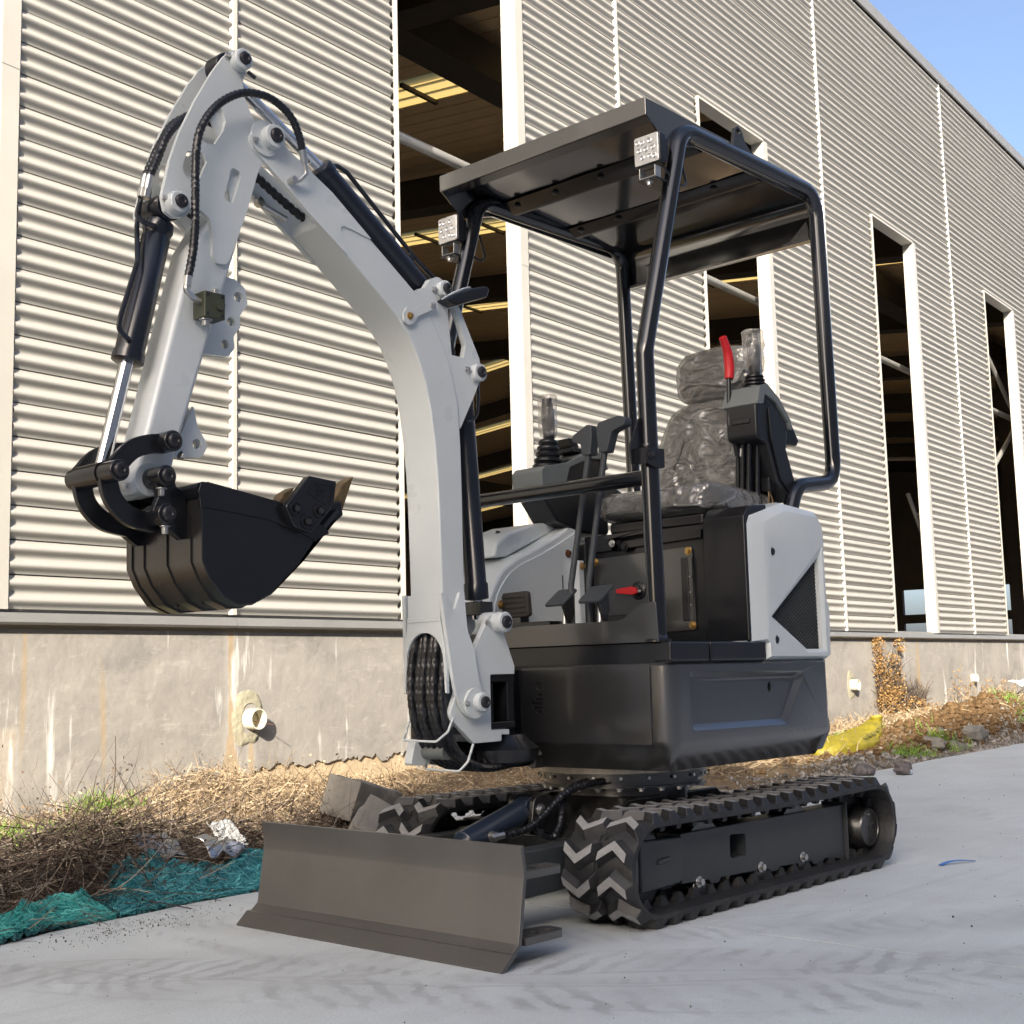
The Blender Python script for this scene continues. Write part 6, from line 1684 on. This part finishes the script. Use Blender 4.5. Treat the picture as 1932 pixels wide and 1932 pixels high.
# dead brush heap in the shade, that shade painted into its dark tones
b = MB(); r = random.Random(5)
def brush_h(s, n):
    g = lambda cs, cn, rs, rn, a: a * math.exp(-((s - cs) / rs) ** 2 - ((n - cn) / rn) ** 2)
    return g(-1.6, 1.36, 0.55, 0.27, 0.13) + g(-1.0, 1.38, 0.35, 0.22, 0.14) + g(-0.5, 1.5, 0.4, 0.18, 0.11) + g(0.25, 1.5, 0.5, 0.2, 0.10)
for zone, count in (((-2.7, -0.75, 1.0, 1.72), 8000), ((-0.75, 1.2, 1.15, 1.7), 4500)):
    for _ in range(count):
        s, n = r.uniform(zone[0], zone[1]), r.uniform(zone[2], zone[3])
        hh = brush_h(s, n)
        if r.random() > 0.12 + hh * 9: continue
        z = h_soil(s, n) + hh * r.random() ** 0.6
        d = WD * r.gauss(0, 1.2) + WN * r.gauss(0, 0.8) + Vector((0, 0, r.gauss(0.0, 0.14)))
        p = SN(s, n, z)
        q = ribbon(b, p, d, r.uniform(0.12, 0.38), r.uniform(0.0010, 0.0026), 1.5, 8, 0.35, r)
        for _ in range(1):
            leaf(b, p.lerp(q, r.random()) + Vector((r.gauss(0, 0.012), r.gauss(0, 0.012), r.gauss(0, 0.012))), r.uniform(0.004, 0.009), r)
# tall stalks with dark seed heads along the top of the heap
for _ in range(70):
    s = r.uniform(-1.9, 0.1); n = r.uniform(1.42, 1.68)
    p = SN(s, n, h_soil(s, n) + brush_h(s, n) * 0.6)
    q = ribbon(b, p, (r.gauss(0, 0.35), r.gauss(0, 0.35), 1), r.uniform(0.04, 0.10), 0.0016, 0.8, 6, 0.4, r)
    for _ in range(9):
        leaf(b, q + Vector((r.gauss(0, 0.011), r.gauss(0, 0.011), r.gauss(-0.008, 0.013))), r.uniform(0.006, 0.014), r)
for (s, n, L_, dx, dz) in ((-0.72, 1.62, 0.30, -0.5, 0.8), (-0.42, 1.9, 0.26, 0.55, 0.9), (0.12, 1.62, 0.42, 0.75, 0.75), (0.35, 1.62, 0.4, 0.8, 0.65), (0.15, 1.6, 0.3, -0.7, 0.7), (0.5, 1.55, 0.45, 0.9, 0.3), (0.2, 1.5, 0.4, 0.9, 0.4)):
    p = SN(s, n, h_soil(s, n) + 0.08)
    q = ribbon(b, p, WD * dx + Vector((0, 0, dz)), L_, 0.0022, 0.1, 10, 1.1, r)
tag(b.build('dead_brush', M['brush'], None, smooth=0), 'tangled dead brush heaped in the shade beside the slab edge, shade painted into its colour', 'brush', kind='stuff')

# green grass tufts
b = MB(); r = random.Random(3)
for (s, n, sp, c) in ((-1.0, 2.02, 0.10, 260), (-0.84, 1.98, 0.07, 180), (-0.69, 1.98, 0.08, 120), (-0.30, 2.25, 0.07, 170), (-0.25, 2.42, 0.03, 60), (-0.70, 1.80, 0.06, 110), (-0.52, 1.84, 0.09, 200), (-1.3, 2.1, 0.15, 160), (5.9, 1.75, 0.14, 160), (6.4, 1.2, 0.12, 120), (5.6, 1.15, 0.12, 120), (8.9, 1.35, 0.2, 120)):
    for _ in range(int(c * 1.4)):
        ss, nn = s + r.gauss(0, sp), n + r.gauss(0, sp * 0.7)
        if nn > 2.46 or nn < 1.02: continue
        p = SN(ss, nn, h_soil(ss, nn) + 0.025)
        ribbon(b, p, (r.gauss(0, 0.5), r.gauss(0, 0.5), 1), r.uniform(0.03, 0.085), 0.002 * (1.8 if s > 3 else 1), 0.6, 4, 0.5, r)
tag(b.build('green_grass', M['grass'], None, smooth=0), 'small tufts of green grass among the dry weeds', 'grass', kind='stuff')

# crumpled debris nets
def net(name, outline, hmax, seed, m_, label, strands):
    """outline: list of (s, n_near, n_far); lumpy folded mesh sheet with its loose strands"""
    r = random.Random(seed)
    b = MB()
    S = [o[0] for o in outline]
    def lim(s):
        for i in range(len(S) - 1):
            if S[i] <= s <= S[i + 1]:
                f = (s - S[i]) / (S[i + 1] - S[i])
                return (outline[i][1] + (outline[i + 1][1] - outline[i][1]) * f, outline[i][2] + (outline[i + 1][2] - outline[i][2]) * f)
        return outline[-1][1:]
    def H(s, f):
        n0, n1 = lim(s); n = n0 + (n1 - n0) * f
        e = min(1, 5 * f, 5 * (1 - f)); e = e * min(1, (s - S[0]) / 0.08) * min(1, (S[-1] - s) / 0.08)
        q = Vector((s * 5, n * 9, seed))
        fold = 0.45 + 0.6 * noise.noise(q) + 0.75 * (1 - abs(noise.noise(q * 1.9))) ** 4
        base = max(h_soil(s, n), 0.003 if n < 1.0 else -1)
        return Vector(SN(s, n, base + 0.006 + hmax * max(0, e) * max(0.05, fold)))
    NS, NN = int((S[-1] - S[0]) / 0.012), 26
    vs = [H(S[0] + (S[-1] - S[0]) * i / NS, j / NN) + Vector((r.gauss(0, .003), r.gauss(0, .003), r.gauss(0, .005))) for i in range(NS + 1) for j in range(NN + 1)]
    b.add(vs, [(i * (NN + 1) + j, i * (NN + 1) + j + 1, (i + 1) * (NN + 1) + j + 1, (i + 1) * (NN + 1) + j) for i in range(NS) for j in range(NN)])
    b.mi = 1
    for _ in range(strands):
        s = r.uniform(S[0], S[-1]); f = r.uniform(0.03, 0.97)
        ds_, df = r.gauss(0, 0.10), r.gauss(0, 0.10)
        k = 6; L_ = []
        wv = r.uniform(0, 6.28)
        for i in range(k + 1):
            t = i / k
            L_.append(H(min(S[-1], max(S[0], s + ds_ * t + 0.008 * sin(wv + t * 7))), min(0.99, max(0.01, f + df * t))) + Vector((0, 0, r.uniform(0.002, 0.020))))
        w = r.uniform(0.0010, 0.0030)
        v2 = []
        for q in L_: v2 += [q - Vector((w, 0, 0)), q + Vector((0, w * 0.6, w))]
        b.add(v2, [(2 * i, 2 * i + 1, 2 * i + 3, 2 * i + 2) for i in range(k)])
    return tag(b.build(name, [M['netbase'], m_], None, smooth=0), label, 'netting', 'debris nets along the slab edge')
net('debris_net', [(-2.4, 0.90, 1.12), (-1.9, 0.93, 1.13), (-1.55, 0.94, 1.13), (-1.38, 0.99, 1.14), (-1.16, 1.01, 1.07)], 0.055, 3, M['net'], 'bright teal debris net bunched on the slab edge under the brush', 7000)
net('debris_net', [(-1.14, 1.015, 1.16), (-0.98, 1.02, 1.27), (-0.85, 1.015, 1.30), (-0.72, 1.01, 1.28), (-0.5, 1.0, 1.26), (0.1, 1.0, 1.2)], 0.06, 8, M['net2'], 'blue green debris net crumpled along the slab beside the dozer blade', 9000)

# crumpled foil and plastic
def sheet(name, c, half, seed, amp, m_, label, cat, tilt=0.3, fold=4.0):
    vs = []; N_ = 18
    for i in range(N_ + 1):
        for j in range(N_ + 1):
            u, v = (i / N_ - 0.5) * 2, (j / N_ - 0.5) * 2
            q = Vector((u * fold * 0.5, v * fold * 0.5, seed))
            z = amp * (1 - 2 * abs(noise.noise(q))) + amp * 0.5 * noise.noise(q * 2.2)
            e = 1 - 0.25 * noise.noise(Vector((atan2(v, u) * 1.5, seed, 0)))
            vs.append(SN(c[0] + u * half[0] * e, c[1] + v * half[1] * e, c[2] + z + tilt * v * half[1]))
    o = MB().add(vs, [(i * (N_ + 1) + j, i * (N_ + 1) + j + 1, (i + 1) * (N_ + 1) + j + 1, (i + 1) * (N_ + 1) + j) for i in range(N_) for j in range(N_)]).build(name, m_, None, smooth=20)
    sm = o.modifiers.new('solidify', 'SOLIDIFY'); sm.thickness = 0.002
    return tag(o, label, cat, 'loose sheets of foil and plastic on the verge')
sheet('foil_sheet', (-0.79, 1.30, 0.135), (0.075, 0.06), 2.2, 0.018, M['foil'], 'crumpled silver foil sheet lying on the brush left of the blade', 'foil', 0.5, 1.5)
sheet('foil_sheet', (-0.60, 1.22, 0.12), (0.07, 0.045), 7.7, 0.024, M['foil'], 'smaller torn foil sheet with white creases next to the blade edge', 'foil', 0.6, 1.7)
sheet('plastic_sheet', (-0.46, 1.34, 0.13), (0.05, 0.05), 9.1, 0.02, M['whitefilm'], 'pale plastic sheet behind the left end of the blade', 'plastic sheet', 0.8)
sheet('plastic_sheet', (1.35, 1.25, 0.06), (0.8, 0.2), 4.4, 0.02, M['whitefilm'], 'long white plastic sheet lying behind the far crawler track', 'plastic sheet', 0.15, 6)
sheet('plastic_sheet', (10.4, 1.55, 0.42), (0.55, 0.14), 6.4, 0.03, M['whitefilm'], 'white plastic sheet over the rubble at the right edge', 'plastic sheet', 0.3, 5)

# stones and blocks
def stone(name, c, half, seed, m_, label, cat, ex=0.6, amp=0.18, rz=0.0, ry=0.0, group=None, parts=None):
    def fn(p, d):
        w = 1 + amp * noise.noise(d * 1.7 + Vector((seed, seed * 2, 0))) + amp * 0.5 * noise.noise(d * 4.1 + Vector((0, seed, seed)))
        return p * w
    b = blob((0, 0, 0), half, (ex, ex), 14, 20, None, fn)
    o = b.build(name, m_, None, smooth=40)
    o.location = c; o.rotation_euler = (rz * 0.3, ry, rz)
    return tag(o, label, cat, group)
def block(name, c, size, rot, seed, label):
    bm = bmesh.new()
    bmesh.ops.create_cube(bm, size=1.0)
    bmesh.ops.subdivide_edges(bm, edges=bm.edges, cuts=7, use_grid_fill=True)
    for v in bm.verts:
        v.co = Vector((v.co.x * size[0], v.co.y * size[1], v.co.z * size[2]))
        k = sum(abs(v.co[i]) > size[i] * 0.49 for i in range(3))
        n_ = noise.noise(v.co * 14 + Vector((seed, 0, 0)))
        v.co += v.co.normalized() * (n_ * 0.011 - (0.014 if k >= 2 else 0) * (0.4 + abs(n_)))
    me = bpy.data.meshes.new(name); bm.to_mesh(me); bm.free()
    me.materials.append(M['rubble'])
    me.polygons.foreach_set('use_smooth', [True] * len(me.polygons)); me.set_sharp_from_angle(angle=radians(30))
    o = bpy.data.objects.new(name, me); COL.objects.link(o)
    o.location = c; o.rotation_euler = rot
    return tag(o, label, 'concrete block', 'broken concrete blocks behind the blade')
block('concrete_block', SN(0.30, 1.42, 0.18), (0.30, 0.17, 0.16), (0.20, 0.24, WA + 0.10), 3, 'large grey concrete block tilted on the weeds behind the blade')
block('concrete_block', SN(0.12, 1.20, 0.145), (0.24, 0.11, 0.05), (0.5, -0.36, WA + 0.4), 9, 'flat broken concrete slab leaning against the larger block')

# gravel and rubble along the slab edge further back
b = MB(); r = random.Random(21)
def pebble(b, p, rad, r):
    vs = []; k = 5
    for i in range(3):
        for j in range(k):
            a = 2 * pi * j / k + 0.5 * i
            rr = rad * (0.95 if i == 1 else 0.55) * r.uniform(0.75, 1.2)
            vs.append(Vector(p) + Vector((rr * cos(a), rr * sin(a), rad * 0.75 * (i - 0.8))))
    vs.append(Vector(p) + Vector((0, 0, rad * r.uniform(0.7, 1.0))))
    fs = [(i * k + j, i * k + (j + 1) % k, (i + 1) * k + (j + 1) % k, (i + 1) * k + j) for i in range(2) for j in range(k)] + [(2 * k + j, 2 * k + (j + 1) % k, 3 * k) for j in range(k)]
    b.add(vs, fs)
for _ in range(11000):
    s = r.uniform(1.6, 12); n = 0.99 + abs(r.gauss(0, 0.16)) + 0.02
    if s > 6.2: n += 0.0
    if n > 1.75: continue
    rad = r.uniform(0.003, 0.010) * (1 + 2.5 * (r.random() ** 10))
    pebble(b, SN(s, n, h_soil(s, n) + rad * 0.3), rad * (0.85 if s > 3 else 1), r)
tag(b.build('gravel', M['gravel'], None, smooth=0), 'grey gravel and rubble strewn along the far slab edge', 'gravel', kind='stuff')
b = MB()
for _ in range(1500):
    s = r.gauss(7.4, 1.1); n = r.gauss(1.45, 0.17)
    if n < 1.1: continue
    rad = r.uniform(0.010, 0.04)
    pebble(b, SN(s, n, h_soil(s, n) + rad * 0.1), rad, r)
tag(b.build('earth_clods', M['clod'], None, smooth=0), 'heap of brown earth clods behind the yellow sack', 'earth', kind='stuff')
for i, (s, n, hf, m_, lab) in enumerate((
        (7.15, 1.20, (0.13, 0.09, 0.075), 'rubble', 'dark grey stone in front of the earth heap'),
        (6.45, 1.12, (0.07, 0.06, 0.05), 'rubble', 'small pale stone in front of the yellow sack'),
        (6.1, 1.16, (0.09, 0.05, 0.05), 'rubble', 'flat tan stone at the slab edge beside the sack'),
        (9.6, 1.25, (0.2, 0.12, 0.09), 'rubble', 'broad broken stone near the right edge of the strip'))):
    stone('stone', SN(s, n, h_soil(s, n) + hf[2] * 0.4), hf, i * 3.3 + 1, M[m_], lab, 'stone', 0.7, 0.3, i * 0.8, 0.0, 'stones along the far slab edge')

# yellow woven sack, slumped with its neck up
def sack():
    root = empty('yellow_sack', SN(5.65, 1.62, 0.03), WA, 'slumped bright yellow woven sack with printed lettering beside the earth heap', 'sack')
    wr = wrinkle(4, 0.012, 7)
    def shp(p, d):
        f = max(0, (p.x + 0.2) / 0.75)            # towards the neck
        up = 0.17 * max(0, f) ** 2.2
        w = 1 - 0.55 * max(0, f) ** 2
        return Vector((p.x, p.y * w, p.z * (1 - 0.3 * f) + up))
    b = blob((0, 0, 0.045), (0.56, 0.17, 0.09), (0.8, 0.75), 50, 80, wr, shp, 0)
    b.build('sack_body', M['bag'], root, smooth=60)
    MB().lathe((0.50, -0.02, 0.155), Vector((0.1, 0.1, 1)), [(0, 0.045), (0.03, 0.032), (0.045, 0.022), (0.055, 0.026), (0.085, 0.05), (0.10, 0.045)], 14).build('neck', M['bag'], root, smooth=40)
    pr_ = MB()
    r = random.Random(2)
    for row, (n_, z0, x0) in enumerate(((9, 0.135, -0.10), (7, 0.085, -0.14))):
        for i in range(n_):
            x = x0 + 0.045 * i
            f = max(0, (x + 0.2) / 0.75)
            z = z0 + 0.17 * f ** 2.2 * 0.75
            for _ in range(3):
                dx, dz = r.uniform(-0.012, 0.012), r.uniform(-0.010, 0.010)
                y = -0.172 * (1 - 0.55 * f * f) + 0.02 * row - 0.004
                pr_.box(x + dx - 0.007, x + dx + 0.007, y - 0.002, y + 0.02, z + dz - 0.0025, z + dz + 0.0025)
    po_ = pr_.build('printed_marks', M['print'], root, smooth=0)
    po_['kind'] = 'stuff'
sack()
bt = empty('plastic_bottle', SN(6.12, 1.25, 0.06), WA + 0.4, 'small white plastic bottle lying in front of the yellow sack', 'bottle')
MB().lathe((-0.06, 0, 0), (1, 0, 0.15), [(0, 0.025), (0.005, 0.032), (0.08, 0.032), (0.10, 0.020), (0.115, 0.013), (0.13, 0.013)], 20).build('bottle_body', M['whitefilm'], bt, smooth=40)
MB().lathe((0.07, 0, 0.0195), (1, 0, 0.15), [(0, 0.015), (0.02, 0.015)], 16).build('cap', M['red'], bt)
MB().lathe((-0.035, 0, 0.00375), (1, 0, 0.15), [(0, 0.0328), (0.035, 0.0328)], 20).build('label_band', M['red'], bt)

# rags and a strap lying on the slab
def rag(s, n, half, seed, label, blue):
    root = empty('rag', SN(s, n, 0.0), WA + seed, label, 'rag', 'rags left on the slab')
    wr = wrinkle(seed, 0.010, 18)
    blob((0, 0, half[2] * 0.75), half, (0.9, 0.9), 24, 36, wr, lambda p, d: Vector((p.x, p.y, p.z * (1.0 if d.z > 0 else 0.7)))).build('cloth', M['cloth'], root, smooth=60)
    if blue:
        blob((0.0, -half[1] * 0.55, half[2] * 0.5), (half[0] * 0.8, half[1] * 0.55, half[2] * 0.42), (0.9, 0.9), 14, 20, wr).build('lining', M['clothblue'], root, smooth=60)
rag(4.36, 0.735, (0.062, 0.05, 0.042), 0.6, 'dark grey rag with blue lining lying alone on the slab', True)
rag(4.22, 0.93, (0.065, 0.05, 0.035), 1.9, 'brownish rag at the slab edge just behind the track', False)
st_ = MB()
for i in range(13):
    t = i / 12
    st_.add([], [])
q0, q1 = Vector((0.920, -0.632, 0)), Vector((1.078, -0.675, 0))
vs = []
for i in range(14):
    t = i / 13
    p = q0.lerp(q1, t) + Vector((0, 0.006 * sin(t * 5), 0.004 + 0.007 * sin(t * pi)))
    vs += [p + Vector((0, -0.007, 0)), p + Vector((0, 0.007, 0.001)), p + Vector((0, -0.007, -0.002)), p + Vector((0, 0.007, -0.001))]
fs = []
for i in range(13):
    a = 4 * i
    fs += [(a, a + 1, a + 5, a + 4), (a + 2, a + 6, a + 7, a + 3), (a, a + 4, a + 6, a + 2), (a + 1, a + 3, a + 7, a + 5)]
tag(MB().add(vs, fs).build('strap', M['bluestrip'], None), 'short blue plastic strap lying on the slab right of the track', 'strap')

# grit on the slab
b = MB(); r = random.Random(9)
for _ in range(900):
    if r.random() < 0.45:
        s, n = r.gauss(-1.25, 0.16), r.gauss(0.84, 0.07)
    else:
        x, y = r.uniform(-2.2, 5), r.uniform(-2.2, 0.9)
        s, n = x * cos(WA) + y * sin(WA), -x * sin(WA) + y * cos(WA)
    if n > 0.95: continue
    rad = r.uniform(0.0007, 0.0018) * (1 + 1.2 * r.random() ** 6)
    pebble(b, SN(s, n, rad * 0.5), rad, r)
M['grit'] = island_material('grit', [(0.03, 0.03, 0.03), (0.10, 0.09, 0.08), (0.06, 0.055, 0.05), (0.30, 0.29, 0.27)])
tag(b.build('grit', M['grit'], None, smooth=0), 'dark grit scattered over the concrete slab', 'grit', kind='stuff')

# drain pipes through the plinth
def drain(s, z, rad, L_, label, wire=False, mortar=True):
    root = empty('drain_pipe', SN(s, 2.5, z), WA, label, 'pipe', 'drain pipes through the plinth')
    MB().lathe((0, 0.02, 0), (0, -1, 0), [(0.0, rad), (L_ + 0.02, rad), (L_ + 0.02, rad * 0.90), (0.03, rad * 0.88)], 40).build('pipe', M['pvc'], root)
    MB().cyl((0, -0.012, 0), (0, -0.010, 0), rad * 0.885, n=30).build('pipe_bed', M['pvcin'], root)
    if mortar:
        vs = [(0, -0.004, 0.0)]
        k = 28
        for ring, (q, y) in enumerate(((1.05, -0.004), (1.4, -0.004), (1.75, -0.003), (1.9, 0.002))):
            for i in range(k):
                a = 2 * pi * i / k
                rr = rad * q * (1 + (0.10 + 0.07 * ring) * noise.noise(Vector((cos(a) * 1.6, sin(a) * 1.6, s)))) 
                vs.append((rr * cos(a) * 1.05 - rad * 0.25 * ring / 3, y + 0.001 * noise.noise(Vector((a * 3, ring, s))), rr * sin(a) * 1.45))
        fs = [(1 + (j * k) + i, 1 + j * k + (i + 1) % k, 1 + (j + 1) * k + (i + 1) % k, 1 + (j + 1) * k + i) for j in range(3) for i in range(k)]
        MB().add(vs[0:1] + vs[1:], fs).build('mortar_collar', M['mortar'], root, smooth=60)
    if wire:
        MB().tube(spline([(0.0, -0.02, -0.01), (0.02, -0.075, -0.018), (0.035, -0.125, -0.028)], 0.01), 0.0016, 6).build('tie_wire', M['rust'], root)
drain(0.665, 0.4935, 0.049, 0.066, 'cream plastic drain pipe in mortar collar, nearest, left of the machine', True)
drain(7.84, 0.493, 0.049, 0.07, 'cream drain pipe just right of the machine on the far plinth')
drain(11.22, 0.494, 0.045, 0.06, 'cream drain pipe beyond the dry vine on the far plinth', False, False)

# dry climbing vine on the plinth
vn = empty('dry_vine', SN(8.7, 2.45, 0.2), 0, 'dry brown vine climbing the plinth beyond the machine', 'vine')
b = MB(); st2 = MB(); r = random.Random(31)
for _ in range(6500):
    z = r.random() ** 1.7 * 0.76
    f = z / 0.76
    left = 8.36; right = 8.36 + 0.72 * (1 - f * 0.35) + 1.6 * max(0, 0.30 - f) ** 1.1 * 3
    if f > 0.82:
        c_ = r.choice((8.42, 8.95)); s = r.gauss(c_, 0.05)
    else:
        s = left + (right - left) * r.random() ** 1.25
        if f > 0.55 and 8.5 < s < 8.72 and r.random() < 0.6: continue
    q_ = noise.noise(Vector((s * 9, z * 7, 3)))
    if q_ < -0.12 + 0.25 * f and r.random() < 0.85: continue
    s += r.gauss(0, 0.03)
    p = SN(s, 2.485 - abs(r.gauss(0.02, 0.035)), 0.17 + z) - Vector(vn.location)
    leaf(b, p, r.uniform(0.007, 0.018), r)
for _ in range(900):
    s = r.uniform(8.38, 9.6); z = r.uniform(0, 0.45) if s < 9.0 else r.uniform(0, 0.15)
    ribbon(st2, SN(s, 2.47, 0.18 + z) - Vector(vn.location), (r.gauss(0, 0.5), -0.05, 1), r.uniform(0.1, 0.28), 0.003, 0.5, 5, 0.1, r)
for s0 in (10.3, 10.6, 11.0, 11.5, 11.8, 12.2):
    for _ in range(3):
        p0 = SN(s0 + r.gauss(0, 0.12), 2.42, 0.22) - Vector(vn.location)
        q = ribbon(st2, p0, (r.gauss(0.1, 0.25), -0.05, 1), r.uniform(0.15, 0.34), 0.003, 0.4, 6, 0.05, r)
        for _ in range(16):
            leaf(b, p0.lerp(q, r.uniform(0.3, 1.05)) + Vector((r.gauss(0, 0.03), r.gauss(0, 0.02), r.gauss(0, 0.03))), r.uniform(0.009, 0.02), r)
o1 = b.build('vine_leaves', M['vine'], vn, smooth=0); o1['kind'] = 'stuff'
o2 = st2.build('vine_stems', M['brush'], vn, smooth=0); o2['kind'] = 'stuff'

# ------------------------------------------------------------------ keep the tree at thing > part > sub-part
for o in list(EX.children_recursive):
    if o.name.split('.')[0] in ('canopy_roof', 'work_light', 'joystick', 'isolator_switch', 'foot_rest', 'pedal'):
        o.parent = EX
def chain(o):
    c = [o]
    while c[-1].parent: c.append(c[-1].parent)
    return c[::-1]
for o in [o for o in bpy.data.objects if o.parent]:
    c = chain(o)
    if len(c) > 3:
        o.parent = c[1]
